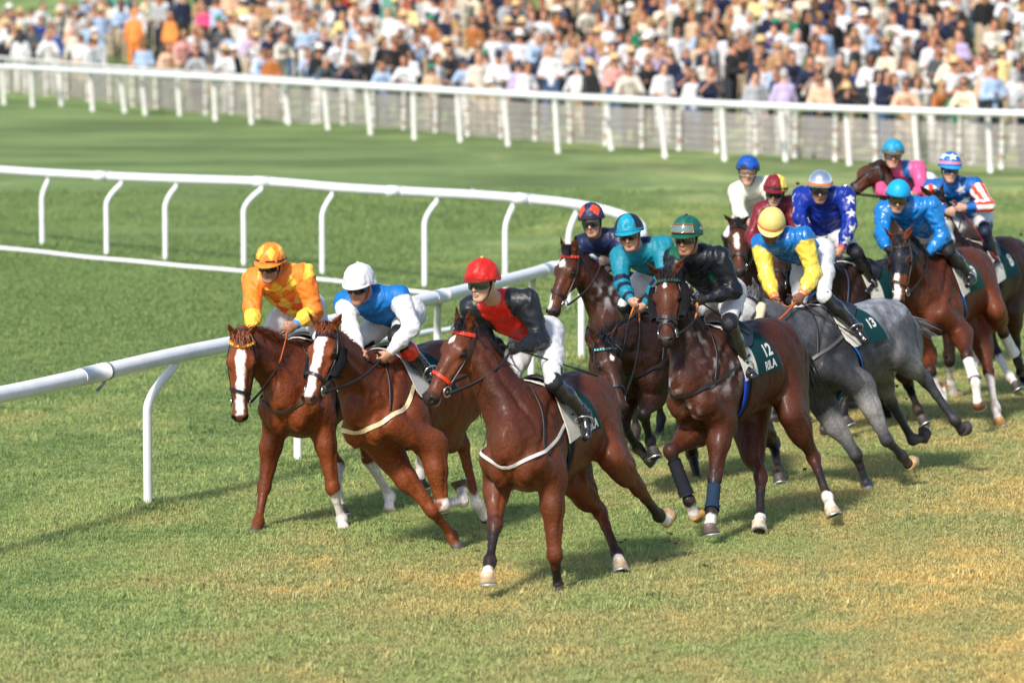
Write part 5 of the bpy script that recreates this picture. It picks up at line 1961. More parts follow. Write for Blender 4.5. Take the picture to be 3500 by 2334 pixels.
# ------------------------------------------------------------------ outer rail and crowd fence
M_WPAINT = material("weathered white paint", attr=True, rough=.5, noise=(8, .1))
M_WIRE = material("fence wire", (.35, .33, .31), rough=.5, metal=.4)
def mat_net():
    m = bpy.data.materials.new("grey windbreak net")
    m.use_nodes = True
    nt = m.node_tree
    b = nt.nodes["Principled BSDF"]
    b.inputs['Roughness'].default_value = .9
    g = nt.nodes.new("ShaderNodeTexCoord")
    n = nt.nodes.new("ShaderNodeTexNoise")
    n.inputs['Scale'].default_value = 1.3
    n.inputs['Detail'].default_value = 5
    nt.links.new(g.outputs['Object'], n.inputs['Vector'])
    cr = nt.nodes.new("ShaderNodeValToRGB")
    cr.color_ramp.elements[0].position, cr.color_ramp.elements[1].position = .3, .7
    cr.color_ramp.elements[0].color = (.50, .46, .43, 1)
    cr.color_ramp.elements[1].color = (.68, .63, .60, 1)
    nt.links.new(n.outputs['Fac'], cr.inputs[0])
    nt.links.new(cr.outputs[0], b.inputs['Base Color'])
    b.inputs['Alpha'].default_value = .42
    return m
M_NET = mat_net()
of = empty('outer_rail')
tag(of, 'white outer running rail on leaning square posts before the crowd', 'racecourse rail')
post_px = [((10, 28), 700, 1), ((205, 218), 712, 1), ((395, 412), 712, 1), ((605, 620), 740, 1), ((805, 835), 755, 1), ((945, 972), 765, 1), ((1190, 1205), 785, 1), ((1432, 1443), 808, 1), ((1667, 1685), 835, 1), ((1910, 1935), 845, 1), ((2170, 2198), 872, 1),
           ((300, 328), 912, 2), ((612, 620), 935, 2), ((905, 928), 950, 2), ((1220, 1248), 980, 2), ((1560, 1582), 1022, 2), ((1905, 1940), 1005, 2), ((2265, 2300), 1055, 2), ((325, 347), 1075, 3), ((720, 755), 1072, 3), ((1160, 1183), 1115, 3), ((1612, 1640), 1110, 3), ((2110, 2128), 1155, 3), ((2560, 2580), 1170, 3)]
x_off = {1: 0, 2: 1100, 3: 2300}
rail_top = [(-80, 150), (0, 156), (150, 160), (330, 168), (500, 182), (700, 196), (860, 206), (1000, 213), (1250, 224), (1500, 237), (1750, 243), (2000, 250), (2200, 256), (2360, 262), (2460, 266)]
rtx, rty = np.array(rail_top, float).T
tops = []
WHT = (.66, .65, .62)
for (xt, xb), yb, zn in post_px:
    xo = x_off[zn]
    ub, vb, ut = xo + xb / 1.96, yb / 1.96, xo + xt / 1.96
    bp = ground(('O', ub, vb))
    vt = np.interp(ut / DS, rtx, rty) * DS
    tp = unproj(('O', ut, vt), depth_of(bp))
    tops.append(tp)
    mb = MB()
    n1_ = 8
    Ps = [bp + (tp - bp) * t for t in np.linspace(-.03, 1.0, n1_)]
    mb.tube(Ps, .058, np.array(WHT), 8)
    mb.build('post', M_WPAINT, of)
tops = np.array(tops)
o_ = np.argsort(tops[:, 0])
tops = tops[o_]
tops = np.concatenate([[tops[0] + (tops[0] - tops[2])], tops, [tops[-1] + (tops[-1] - tops[-3])]])
zs = np.polyfit(tops[:, 0], tops[:, 2], 3)
tops[:, 2] = np.polyval(zs, tops[:, 0])
ys_ = np.polyfit(tops[:, 0], tops[:, 1], 3)
RO = np.array([[x, np.polyval(ys_, x), np.polyval(zs, x) + .02] for x in np.linspace(tops[0, 0], tops[-1, 0], 60)])
for k_, sd_ in ((0, -1), (-1, 1)):
    st_ = RO[k_] - RO[k_ - 2 * sd_ * (1 if k_ == 0 else 1)] if k_ else RO[0] - RO[2]
    st_ = nrm(st_ * np.array([1, 1, 0]))
    for q_ in range(1, 4):
        e_ = RO[k_] + st_ * 1.9 * q_ if q_ == 1 else RO[k_] + st_ * 1.9
        RO = np.concatenate([[e_], RO]) if k_ == 0 else np.concatenate([RO, [e_]])
        MB().tube([e_ * np.array([1, 1, 0]) - Z3_ * .05, e_], .058, np.array(WHT), 8).build('post', M_WPAINT, of)
MB().tube(RO, .072, np.array((.74, .75, .77)), 12).build('rail_pipe', M_WPAINT, of)
# second fence of rusty banded posts, wires and net
f2 = empty('crowd_fence')
tag(f2, 'white post and wire fence with grey net in front of spectators', 'fence')
def f2pt(x, z, off=1.7):
    n = fence_n(x)
    return np.array([x + n[0] * off, fence_y(x) + n[1] * off, z])
xs = np.arange(-26.5, 18.5, .80)
RUST = np.array((.32, .13, .05))
pm = None
for n, x in enumerate(xs):
    h = 1.08
    p0 = f2pt(x, 0)
    mb = MB()
    zz = [-.05, .18, .185, .235, .24, .60, .605, .66, .665, h]
    cc = np.repeat(np.array([WHT, WHT, RUST, RUST, WHT, WHT, RUST, RUST, WHT, WHT]), 8, 0)
    mb.tube([(0, 0, z) for z in zz], .055, cc, 8)
    if pm is None:
        pm = mb.mesh('post', M_WPAINT, smooth=True)
    p = link('post', pm, f2, p0)
    p.rotation_euler = (rng.normal(0, .012), rng.normal(0, .012), rng.uniform(0, 6))
FXs = np.linspace(-27, 19, 80)
MB().tube([f2pt(x, 1.10) for x in FXs], .05, np.array(WHT), 8).build('top_rail', M_WPAINT, f2)
for z in (.14, .30, .46, .62, .78):
    MB().tube([f2pt(x, z, 1.62) for x in FXs], .008, (1, 1, 1), 5).build('wire', M_WIRE, f2)
mb = MB()
mb.grid(np.array([[f2pt(x, z, 1.80) for z in np.linspace(.0, .88, 4)] for x in FXs]))
mb.build('net', M_NET, f2)

# ------------------------------------------------------------------ spectators
def crowd_variant(pose, vox):
    """standing figure, feet at the origin, facing -Y; returns the meshes of body, top, legs"""
    f = {k: Field((-.48, -.62, -.05), (.48, .42, 1.95), vox) for k in ('body', 'top', 'legs')}
    b, t, l = f['body'], f['top'], f['legs']
    lean = .16 if pose in ('lean', 'crouch') else .0
    hd = np.array([0, -.03 - lean, 1.64 - lean * .3])
    I = np.eye(3)
    b.oid(hd + (0, .012, .03), I, (.080, .100, .108), .02, 1)
    b.oid(hd + (0, -.035, -.045), I, (.062, .062, .080), .03, 1)
    b.cone(hd + (0, -.095, .0), hd + (0, -.118, -.035), .012, .016, .012, 1)
    for sg in (-1, 1):
        b.oid(hd + (.082 * sg, .01, -.01), I, (.012, .022, .034), .008, 1)
        b.oid(hd + (.034 * sg, -.105, .004), I, (.020, .014, .012), .012, 1, True)
    nk = np.array([0, -.01 - lean * .85, 1.46 - lean * .25])
    b.cone(hd + (0, .02, -.06), nk, .055, .062, .03, 2)
    hip = np.array([0, .02, .95])
    b.cone(nk, hip, .09, .09, .05, 2)
    t.ell(nk + (0, .01, -.07), hip + (0, -lean * .45, .22), X3, (.165, .105), (.155, .112), .06, 1)
    t.ell(hip + (0, -lean * .45, .22), hip + (0, 0, -.02), X3, (.155, .112), (.165, .125), .06, 1)
    t.cone(nk + (0, .0, -.02), nk + (0, .0, -.09), .065, .10, .05, 1)
    for sg in (-1, 1):
        sh = nk + np.array([.185 * sg, .02, -.075])
        if pose == 'arms_down':
            el, wr = sh + (.05 * sg, .03, -.28), sh + (.06 * sg, -.05, -.53)
        elif pose == 'folded':
            el, wr = sh + (.06 * sg, -.05, -.27), np.array([-.06 * sg, -.24, 1.16 + .03 * sg])
        elif pose == 'lean' or pose == 'crouch':
            el, wr = sh + (.09 * sg, -.10, -.25), np.array([.16 * sg, -.42, 1.12])
        elif pose == 'shade':
            el, wr = (sh + (.14 * sg, -.18, .02), hd + np.array([.075 * sg, -.13, .05])) if sg > 0 else (sh + (.05 * sg, .0, -.28), np.array([-.02, -.22, 1.12]))
        elif pose == 'phone':
            el, wr = sh + (.07 * sg, -.14, -.20), np.array([.06 * sg, -.40, 1.42])
        else:
            el, wr = sh + (.06 * sg, .02, -.28), np.array([.17 * sg, -.20, 1.08])
        t.cone(sh + (-.03 * sg, 0, 0), el, .074, .058, .05, 2)
        d = nrm(wr - el)
        if pose in ('folded', 'arms_down', 'lean'):
            t.cone(el, wr - d * .02, .056, .042, .03, 2)
        else:
            t.cone(el, el + d * .05, .056, .052, .03, 2)
        b.cone(sh, el, .045, .042, .03, 3)
        b.cone(el, wr, .042, .030, .03, 3)
        b.oid(wr + d * .06, np.stack([d, nrm(np.cross(d, X3)), nrm(np.cross(d, np.cross(d, X3)))]), (.075, .028, .042), .02, 3)
        kn, an = np.array([.105 * sg, .0, .50]), np.array([.115 * sg, .03, .09])
        l.cone(hip + (.085 * sg, .0, .02), kn, .115, .075, .05, 1)
        l.cone(kn, an, .072, .052, .04, 1)
        l.oid(np.array([.12 * sg, -.05, .045]), I, (.048, .13, .045), .03, 2)
        b.cone(hip + (.08 * sg, 0, 0), kn, .07, .05, .03, 4)
        b.cone(kn, an, .05, .035, .03, 4)
    l.ell(hip + (0, 0, .06), hip + (0, .01, -.08), X3, (.150, .115), (.165, .130), .05, 1)
    out = {}
    for k in f:
        V, Q, vid = f[k].mesh()
        if k == 'top':
            N = vnormals(V, Q)
            V = V + N * (.007 * (1 - 2 * np.abs(vnoise(V * np.array([9, 9, 7.]), 4))))[:, None]
        out[k] = (V, Q, vid)
    return out, hd

M_SKINC = [material("spectator skin %d" % n, c, rough=.55, spec=.35, noise=(30, .08)) for n, c in enumerate([(.50, .24, .15), (.46, .21, .125), (.54, .28, .19), (.40, .175, .10), (.15, .065, .04)])]
HAIRC = dict(blonde=(.33, .20, .08), brown=(.10, .05, .025), dark=(.025, .016, .012), grey=(.38, .36, .34), auburn=(.22, .075, .025))
M_HAIRC = {k: material("spectator hair " + k, v, rough=.55, spec=.4, noise=(60, .3)) for k, v in HAIRC.items()}
TOPC = {'white': (.62, .62, .64), 'off white': (.55, .51, .44), 'pale blue': (.33, .44, .62), 'beige': (.55, .40, .27), 'navy': (.010, .016, .045), 'black': (.012, .012, .014),
        'dusty pink': (.62, .30, .27), 'tan': (.38, .22, .11), 'grey': (.34, .35, .37), 'royal blue': (.02, .06, .24), 'peach': (.70, .42, .29), 'olive': (.12, .12, .06),
        'rust': (.35, .12, .03), 'green': (.015, .16, .08), 'hot pink': (.65, .06, .18), 'bright orange': (.80, .26, .06), 'red': (.50, .03, .02), 'lilac': (.46, .38, .58), 'pale yellow': (.72, .60, .27), 'cream': (.70, .62, .46), 'slate': (.06, .08, .09)}
M_TOP = {k: material("shirt " + k, v, rough=.8, spec=.25, sheen=.2, noise=(5, .16)) for k, v in TOPC.items()}
TW = [('white', 29), ('off white', 8), ('pale blue', 8), ('beige', 4), ('navy', 18), ('black', 14), ('dusty pink', 3), ('tan', 3), ('grey', 5), ('royal blue', 1.5), ('peach', 2.5), ('olive', 2), ('rust', 1), ('green', 1.2), ('hot pink', .7), ('bright orange', .2), ('red', .7), ('lilac', .8), ('pale yellow', 1), ('cream', 6), ('slate', 3)]
LEGC = {'dark': (.02, .022, .03), 'white': (.66, .64, .62), 'beige': (.45, .35, .24), 'blue': (.05, .10, .20)}
M_LEGC = {k: material("trousers " + k, v, rough=.8, noise=(8, .15)) for k, v in LEGC.items()}
M_STRAW = material("straw hat", (.60, .42, .21), rough=.8, noise=(40, .25), bump=(120, .4, .004))
M_WHAT = material("white sun hat", (.76, .73, .68), rough=.8, noise=(30, .12))
M_NCAP = material("navy cap", (.02, .03, .08), rough=.7)
M_GCAP = material("green cap", (.02, .20, .12), rough=.7)
POSES = ('arms_down', 'folded', 'lean', 'shade', 'phone', 'front')
VAR = {}
for p in POSES:
    m_, hd_ = crowd_variant(p, .026)
    VAR[p] = ({k: mesh_np('spectator_' + k, V, Q) for k, (V, Q, i) in m_.items()}, hd_)
    for me in VAR[p][0].values():
        me.materials.append(M_SKINC[0])
def hair_mesh(kind):
    mb = MB()
    th = np.linspace(0, 2 * math.pi, 16, endpoint=False)
    rows = []
    for ph in np.linspace(.04, 1, 8):
        row = []
        for a in th:
            fr = -math.sin(a)                   # 1 towards the face (-Y)
            lim = 1.10 if fr > .45 else 1.95
            e = ph * lim
            row.append((.089 * math.sin(min(e, 1.57)) * math.cos(a) if e < 1.57 else .089 * math.cos(a), .012 + .112 * math.sin(min(e, 1.57)) * math.sin(a), .035 + .118 * math.cos(min(e, 1.57)) - max(e - 1.57, 0) * .16))
        rows.append(row)
    if kind == 'long':
        for z, k in ((-.10, 1.06), (-.20, 1.12), (-.27, .95)):
            row = []
            for a in th:
                fr = -math.sin(a)
                q = 1.0 if fr < .45 else .0
                p = rows[7][list(th).index(a)]
                row.append((p[0] * k, p[1] * k + .02, .0 + z) if q else p)
            rows.append(row)
    mb.grid(np.array(rows), close_v=True)
    return mb.mesh('hair')
def hat_mesh(kind):
    mb = MB()
    th = np.linspace(0, 2 * math.pi, 20, endpoint=False)
    if kind == 'brim':
        prof = [(.005, .175), (.06, .178), (.088, .165), (.098, .12), (.102, .070), (.13, .064), (.19, .052), (.192, .046), (.13, .056), (.098, .062)]
        mb.grid(np.array([[(r * .93 * math.cos(a), .012 + r * 1.1 * math.sin(a), z - .012 * (math.cos(2 * a) if r > .15 else 0)) for a in th] for r, z in prof]), close_v=True)
    else:
        prof = [(.004, .156), (.05, .150), (.085, .115), (.098, .070), (.100, .045)]
        mb.grid(np.array([[(r * .93 * math.cos(a), .012 + r * 1.1 * math.sin(a), z) for a in th] for r, z in prof]), close_v=True)
        t2 = np.linspace(math.pi * 1.15, math.pi * 1.85, 9)
        mb.grid(np.array([[(.093 * math.cos(a) * k, .012 + .110 * math.sin(a) * k2, z) for a in t2] for k, k2, z in ((1, 1, .052), (1.0, 1.75, .034), (1.0, 1.0, .044))]))
    return mb.mesh('hat')
HAIR = {k: hair_mesh(k) for k in ('short', 'long')}
HAT = {k: hat_mesh(k) for k in ('brim', 'cap')}
GLASS = MB().grid(np.array([[(.086 * math.sin(a), -.110 * math.cos(a) - .004, z) for a in np.linspace(-1.1, 1.1, 9)] for z in (-.020, .0, .024)])).mesh('sunglasses')
M_GLASSC = material("sunglasses", (.012, .012, .014), rough=.15, spec=.6)
for me in list(HAIR.values()) + list(HAT.values()) + [GLASS]:
    me.materials.append(M_GLASSC)

def slot(o, m):
    o.material_slots[0].link = 'OBJECT'
    o.material_slots[0].material = m

cr = np.random.default_rng(21)
tn = [a for a, b in TW]
tp_ = np.array([b for a, b in TW], float); tp_ /= tp_.sum()
people = []
for row in range(16):
    off = 2.35 + row * 1.12 + (.35 if row > 5 else 0)
    x = -20.5 + cr.uniform(0, .5)
    while x < 15:
        n = fence_n(x)
        o = off + cr.uniform(-.45, .45)
        xx, yy = x + n[0] * o, fence_y(x) + n[1] * o
        # thinner towards the top of the bank, with lawn showing through at both ends
        keep = 1.0 if row < 5 else np.clip(1.15 - .06 * (row - 4), .45, 1)
        keep *= .86 + .14 * float(sstep(-.55, -.2, vnoise(np.array([[x * .42, row * .5, 3.]]), 8))[0])
        if row > 7 and (x < -11 or 4.5 < x < 6):
            keep *= .6
        if abs(xx) < .1176 * yy + .8 and cr.random() < keep:
            people.append(dict(x=xx, y=yy, row=row, z=float(bank_z(xx, yy)), s=x))
        x += (cr.uniform(.40, .82) if row < 8 else cr.uniform(.44, .95)) * .80
people = [p for p in people if not any(abs(p['x'] / p['y'] - (u - 1176) / 1e4) < .0052 and 122.5 < p['y'] < 131.5 for u in (310, 392))]
people.append(dict(x=(310 - 1176) / 1e4 * 131, y=131.0, row=6, s=-13, z=float(bank_z(-11.3, 131.0)), fix=('bright orange', 'hood', 'spectator wrapped in bright orange near the broad green pillar, left of the two'), lab0=1))
people.append(dict(x=(392 - 1176) / 1e4 * 130, y=130.0, row=6, s=-12, z=float(bank_z(-10.2, 130.0)), fix=('bright orange', 'hood', 'spectator wrapped in bright orange high in the crowd, right of the two')))
for p in people:
    top = tn[cr.choice(len(tn), p=tp_)]
    fem = cr.random() < .45
    hat = cr.choice(['none', 'straw', 'white', 'cap', 'green'], p=[.78, .08, .07, .05, .02])
    p['hair'] = cr.choice(['blonde', 'brown', 'dark', 'grey', 'auburn'], p=[.18, .40, .28, .08, .06])
    p['long'] = fem
    p['pose'] = cr.choice(POSES, p=[.24, .20, .16, .10, .12, .18]) if p['row'] > 0 else cr.choice(['lean', 'folded', 'front', 'arms_down', 'phone'], p=[.45, .15, .15, .15, .10])
    if 'fix' in p:
        top, hat = p['fix'][0], 'none'
        p['pose'] = 'arms_down'
    p['top'], p['hat'] = top, hat
    p['skin'] = int(cr.choice(5, p=[.30, .26, .24, .14, .06]))
    p['leg'] = cr.choice(['dark', 'white', 'beige', 'blue'], p=[.45, .22, .2, .13])
    p['glass'] = cr.random() < .35
    p['rz'] = cr.normal(.05, .55) + (math.pi if cr.random() < .05 else 0)
    p['sc'] = cr.uniform(.96, 1.13) * (.95 if fem else 1.02)
    p['d'] = math.hypot(p['x'], p['y'])
people.sort(key=lambda p: p['row'] + (0 if 'fix' not in p else -6))
print('CROWD', len(people))
single, mass = people[:298], people[298:]
ROWN = ['front row', 'second row', 'third row', 'fourth row', 'fifth row', 'sixth row', 'seventh row', 'eighth row']
ANCH = [(-99, 'at far left'), (500, 'above orange cap'), (760, 'above white cap'), (1020, 'above red cap'), (1220, 'above navy cap'), (1400, 'above turquoise cap'), (1520, 'above green cap'),
        (1640, 'above cream silks'), (1750, 'above yellow cap'), (1850, 'above silver helmet'), (1960, 'above pink silks'), (2120, 'above starred cap'), (2250, 'at far right')]
def anchor(p):
    u = 1176 + 1e4 * p['x'] / p['y']
    r = ANCH[0][1]
    for a, t in ANCH:
        if u >= a:
            r = t
    return r
HATN = {'none': None, 'straw': 'straw hat', 'white': 'white hat', 'cap': 'navy cap', 'green': 'green cap'}
labels = {}
def base_label(p):
    hd = HATN[p['hat']] or (('long ' if p['long'] else 'short ') + p['hair'] + ' hair')
    if 'fix' in p:
        return p['fix'][2]
    return '%s top, %s%s, %s' % (p['top'], hd, ' and sunglasses' if p['glass'] and not p.get('brief') else '', ROWN[min(p['row'], 7)])
rowsort = {}
for p in people:
    rowsort.setdefault(p['row'], []).append(p)
for r in rowsort.values():
    r.sort(key=lambda q: q['x'])
    for a, b in zip(r, r[1:]):
        b['left'] = a
        a['right'] = b
def full_label(p, lv):
    t = base_label(p)
    if 'fix' in p:
        return t
    if lv >= 1:
        t += ' ' + anchor(p)
    if lv >= 2:
        p['brief'] = 1
        t = base_label(p) + ' ' + anchor(p)
    if lv >= 2 and 'left' in p:
        t = t + ', beside ' + p['left']['top']
    if lv >= 3 and 'right' in p:
        t = t + ', ' + p['right']['top']
    return ' '.join(t.split())
cnt = {}
for lv in (0, 1, 2, 3):
    for p in single:
        if p.get('lab') and cnt.get(p['lab']) == 1:
            continue
        p['lab'] = full_label(p, lv)
    cnt = {}
    for p in single:
        cnt[p['lab']] = cnt.get(p['lab'], 0) + 1
for p in single:
    E_ = empty('person')
    E_.location = (p['x'], p['y'], p['z'])
    E_.rotation_euler = (0, 0, p['rz'])
    E_.scale = (p['sc'],) * 3
    tag(E_, p['lab'], 'person', 'spectators crowding behind the rail')
    ms, hd = VAR[p['pose']]
    slot(link('body', ms['body'], E_), M_SKINC[p['skin']])
    slot(link('top', ms['top'], E_), M_TOP[p['top']])
    slot(link('trousers', ms['legs'], E_), M_TOP['bright orange'] if 'fix' in p else M_LEGC[p['leg']])
    h = link('hair', HAIR['long' if p['long'] else 'short'], E_, hd)
    slot(h, M_TOP['bright orange'] if 'fix' in p else M_HAIRC[p['hair']])
    if p['hat'] != 'none':
        o = link('hat', HAT['brim' if p['hat'] in ('straw', 'white') else 'cap'], E_, hd)
        slot(o, {'straw': M_STRAW, 'white': M_WHAT, 'cap': M_NCAP, 'green': M_GCAP}[p['hat']])
    if p['glass']:
        o = link('sunglasses', GLASS, E_, hd)
        slot(o, M_GLASSC)
# those farther up the bank: one crowd
LOW = {}
def me_arrays(me):
    V = np.zeros(len(me.vertices) * 3); me.vertices.foreach_get('co', V)
    V = V.reshape(-1, 3)
    return V, [tuple(p.vertices) for p in me.polygons]
for p in POSES:
    m_, hd = crowd_variant(p, .074)
    LOW[p] = (m_, hd)
HAIRA = {k: me_arrays(m) for k, m in HAIR.items()}
HATA = {k: me_arrays(m) for k, m in HAT.items()}
Vs, Qs, Cs, nv = [], [], [], 0
SKC = [(.50, .24, .15), (.46, .21, .125), (.54, .28, .19), (.40, .175, .10), (.15, .065, .04)]
for p in mass:
    m_, hd = LOW[p['pose']]
    c, s = math.cos(p['rz']), math.sin(p['rz'])
    R = np.array([[c, -s, 0], [s, c, 0], [0, 0, 1]])
    pos = np.array([p['x'], p['y'], p['z']])
    parts = [(m_['body'][0], m_['body'][1], SKC[p['skin']]), (m_['top'][0], m_['top'][1], TOPC[p['top']]), (m_['legs'][0], m_['legs'][1], LEGC[p['leg']])]
    hv, hf = HAIRA['long' if p['long'] else 'short']
    parts.append((hv + hd, np.array([f for f in hf if len(f) == 4]), HAIRC[p['hair']]))
    if p['hat'] != 'none':
        hv, hf = HATA['brim' if p['hat'] in ('straw', 'white') else 'cap']
        parts.append((hv + hd, np.array([f for f in hf if len(f) == 4]), {'straw': (.60, .42, .21), 'white': (.76, .73, .68), 'cap': (.02, .03, .08), 'green': (.02, .20, .12)}[p['hat']]))
    for V, Q, col in parts:
        Vs.append((V * p['sc']) @ R.T + pos)
        Qs.append(np.asarray(Q) + nv)
        Cs.append(np.tile(col, (len(V), 1)))
        nv += len(V)
M_CROWD = material("crowd", attr=True, rough=.75, spec=.25, noise=(9, .15))
if mass:
    o = link('crowd', mesh_np('crowd', np.concatenate(Vs), np.concatenate(Qs), M_CROWD, np.concatenate(Cs)))
    tag(o, None, None, None, 'stuff')
# green hut post, white poles and a striped barrier on the top of the bank
M_GPOST = material("green painted post", (.10, .33, .25), rough=.6, noise=(4, .12))
def standing(name, u, D, w, d, h, mat, label, cat, boxes=None):
    x = (u - 1176) / 1e4 * D
    z = float(bank_z(x, D))
    mb = MB()
    mb.box((0, 0, h / 2), (w / 2, d / 2, h / 2))
    mb.box((0, 0, h + .04), (w / 2 + .05, d / 2 + .05, .04))
    mb.box((0, 0, .06), (w / 2 + .06, d / 2 + .06, .06))
    o = mb.build(name, mat, None, smooth=False)
    o.location = (x, D, z)
    tag(o, label, cat)
    return o
standing('green_pillar', 893, 127, .42, .42, 3.2, M_GPOST, 'green painted square pillar rising behind the crowd near the top left', 'pillar')
standing('green_pillar', 276, 140, .60, .40, 2.4, M_GPOST, 'broad green painted pillar beside the two orange robed spectators', 'pillar')
M_WPOLE = material("white pole", (.75, .74, .72), rough=.5, noise=(5, .08))
standing('white_pole', 1896, 112, .14, .14, 3.0, M_WPOLE, 'thin white pole standing in the crowd above the silver helmet', 'pole')
standing('white_pole', 2298, 110, .16, .16, 3.0, M_WPOLE, 'thick white pole near the striped barrier at far right', 'pole')
mb = MB()
for k in range(9):
    mb.box((-1.2 + .3 * k, 0, 1.0), (.15, .02, .06), (.8, .78, .75) if k % 2 else (.55, .14, .04))
for sx in (-1.1, 1.1):
    mb.box((sx, .03, .5), (.03, .02, .5), (.7, .7, .7))
o = mb.build('striped_barrier', M_WPAINT, None, smooth=False)
xb = (2235 - 1176) / 1e4 * 111
o.location = (xb, 111, float(bank_z(xb, 111)))
tag(o, 'orange and white striped barrier on the bank at top right', 'barrier')

# ------------------------------------------------------------------ the field: thirteen runners, measured off the photograph
W_ = (.80, .79, .80); K_ = (.010, .010, .012)
ORG = (.86, .21, .025); YEL = (.86, .52, .06); DOR = (.78, .10, .008)
def arm(d, s):
    """(mask, along 0..1 upper 1..2 forearm, angle) of one sleeve"""
    i = 2 if s == 'R' else 4
    m = (d['id'] == i) | (d['id'] == i + 1)
    q = d['J'][s]
    V = d['V']
    a1 = nrm(q['el'] - q['sh']); a2 = nrm(q['wr'] - q['el'])
    t1 = (V - q['sh']) @ a1 / np.linalg.norm(q['el'] - q['sh'])
    t2 = (V - q['el']) @ a2 / np.linalg.norm(q['wr'] - q['el'])
    t = np.where(d['id'] == i, np.clip(t1, -.4, 1.05), 1 + np.clip(t2, -.05, 1.2))
    return m, t
def plain(c, collar=None):
    def fn(d):
        C = np.tile(c, (len(d['V']), 1))
        if collar is not None:
            C[d['id'] == 6] = collar
        return C
    return fn
def silk_orange(d):
    C = np.tile(ORG, (len(d['V']), 1))
    u, v = d['u'], d['v']
    body = (d['id'] == 1) | (d['id'] == 6)
    p = np.floor((u / .125 + v / .175) + .5) + np.floor((u / .125 - v / .175) + .5)
    dia = (np.mod(p, 2) == 0) & body
    C[body] = np.where((v > .12)[body][:, None], DOR, ORG)
    C[dia] = YEL
    for s in 'RL':
        m, t = arm(d, s)
        C[m & (t > 1.28)] = YEL
        C[m & (t > 1.93)] = (.05, .25, .62)
    return C
def silk_bluewhite(d):
    C = np.tile((.62, .62, .65), (len(d['V']), 1))
    body = (d['id'] == 1)
    C[body & (d['v'] < .30 * (1 + .25 * np.cos(d['u'] * 20)))] = (.006, .135, .42)
    C[d['id'] == 6] = (.62, .62, .65)
    return C
def silk_redblack(d):
    C = np.tile((.012, .014, .020), (len(d['V']), 1))
    body = (d['id'] == 1) | (d['id'] == 6)
    C[body & (np.abs(d['u']) < .102)] = (.70, .018, .010)
    C[(d['id'] == 6)] = (.70, .018, .010)
    return C
def silk_navy(d):
    C = np.tile((.010, .016, .060), (len(d['V']), 1))
    body = (d['id'] == 1)
    for cx, cy in ((-.02, .22), (.13, .27)):
        C[body & (np.abs(d['u'] - cx) / .07 + np.abs(d['v'] - cy) / .075 < 1)] = (.75, .045, .012)
    for s in 'RL':
        m, t = arm(d, s)
        C[m & (np.abs(t - .98) < .17)] = (.72, .04, .012)
    return C
def silk_teal(d):
    T = np.array((.006, .185, .265)); B = np.array((.008, .012, .035))
    C = np.tile(T, (len(d['V']), 1))
    body = (d['id'] == 1)
    v = d['v']
    C[body & (v > .19) & (v < .28)] = B
    C[body & (v > .36) & (v < .46)] = B
    for s in 'RL':
        m, t = arm(d, s)
        for a, b in ((.78, 1.0), (1.20, 1.45), (1.72, 1.86)):
            C[m & (t > a) & (t < b)] = B
    C[body & (d['w'] < -.02) & (np.abs(d['u']) < .12) & (v < .2)] = B
    return C
def silk_blackgreen(d):
    C = np.tile((.006, .008, .013), (len(d['V']), 1))
    n = vnoise(d['V'] * 7, 33)
    body = (d['id'] == 1)
    C[body & (d['v'] < .17) & (np.abs(np.abs(d['u']) - .14) < .05) & (n > -.3)] = (.006, .085, .045)
    return C
def silk_yellowblue(d):
    C = np.tile((.72, .55, .07), (len(d['V']), 1))
    C[(d['id'] == 1)] = (.006, .13, .40)
    C[d['id'] == 6] = (.80, .62, .08)
    for s in 'RL':
        m, t = arm(d, s)
        C[m & (t > 1.86)] = (.82, .22, .06)
    return C
def stars(d, C, col, body=(), sleeve=(), which='RL', R=.052):
    V = d['V']
    b = (d['id'] == 1) | (d['id'] == 6)
    for s in 'RL':
        m_, t_ = arm(d, s)
        b = b | (m_ & (t_ < .02))
    vdir = d['frt']
    for (u, v, r) in body:
        m = b & star2(d['u'] - u, -(d['v'] - v), r)
        C[m] = col
    for s in which:
        m, t = arm(d, s)
        q = d['J'][s]
        for a in sleeve:
            if a < 1:
                p0, p1, tt = q['sh'], q['el'], a
            else:
                p0, p1, tt = q['el'], q['wr'], a - 1
            c = p0 + (p1 - p0) * tt
            ax = nrm(p1 - p0)
            out = d['frt'] * .8 + d['lat'] * (.6 if s == 'L' else -.6)
            out = nrm(out - ax * (ax @ out))
            sd = np.cross(ax, out)
            k = m & star2((V - c) @ sd, -(V - c) @ ax, R) & ((V - c) @ out > .0)
            C[k] = col
    return C
def silk_bluestars(d):
    C = np.tile((.006, .024, .24), (len(d['V']), 1))
    stars(d, C, (.64, .64, .66), (), (.22, .72, 1.22, 1.70), 'RL', .056)
    for s in 'RL':
        m, t = arm(d, s)
        C[m & (t > 1.94)] = (.8, .1, .03)
    return C
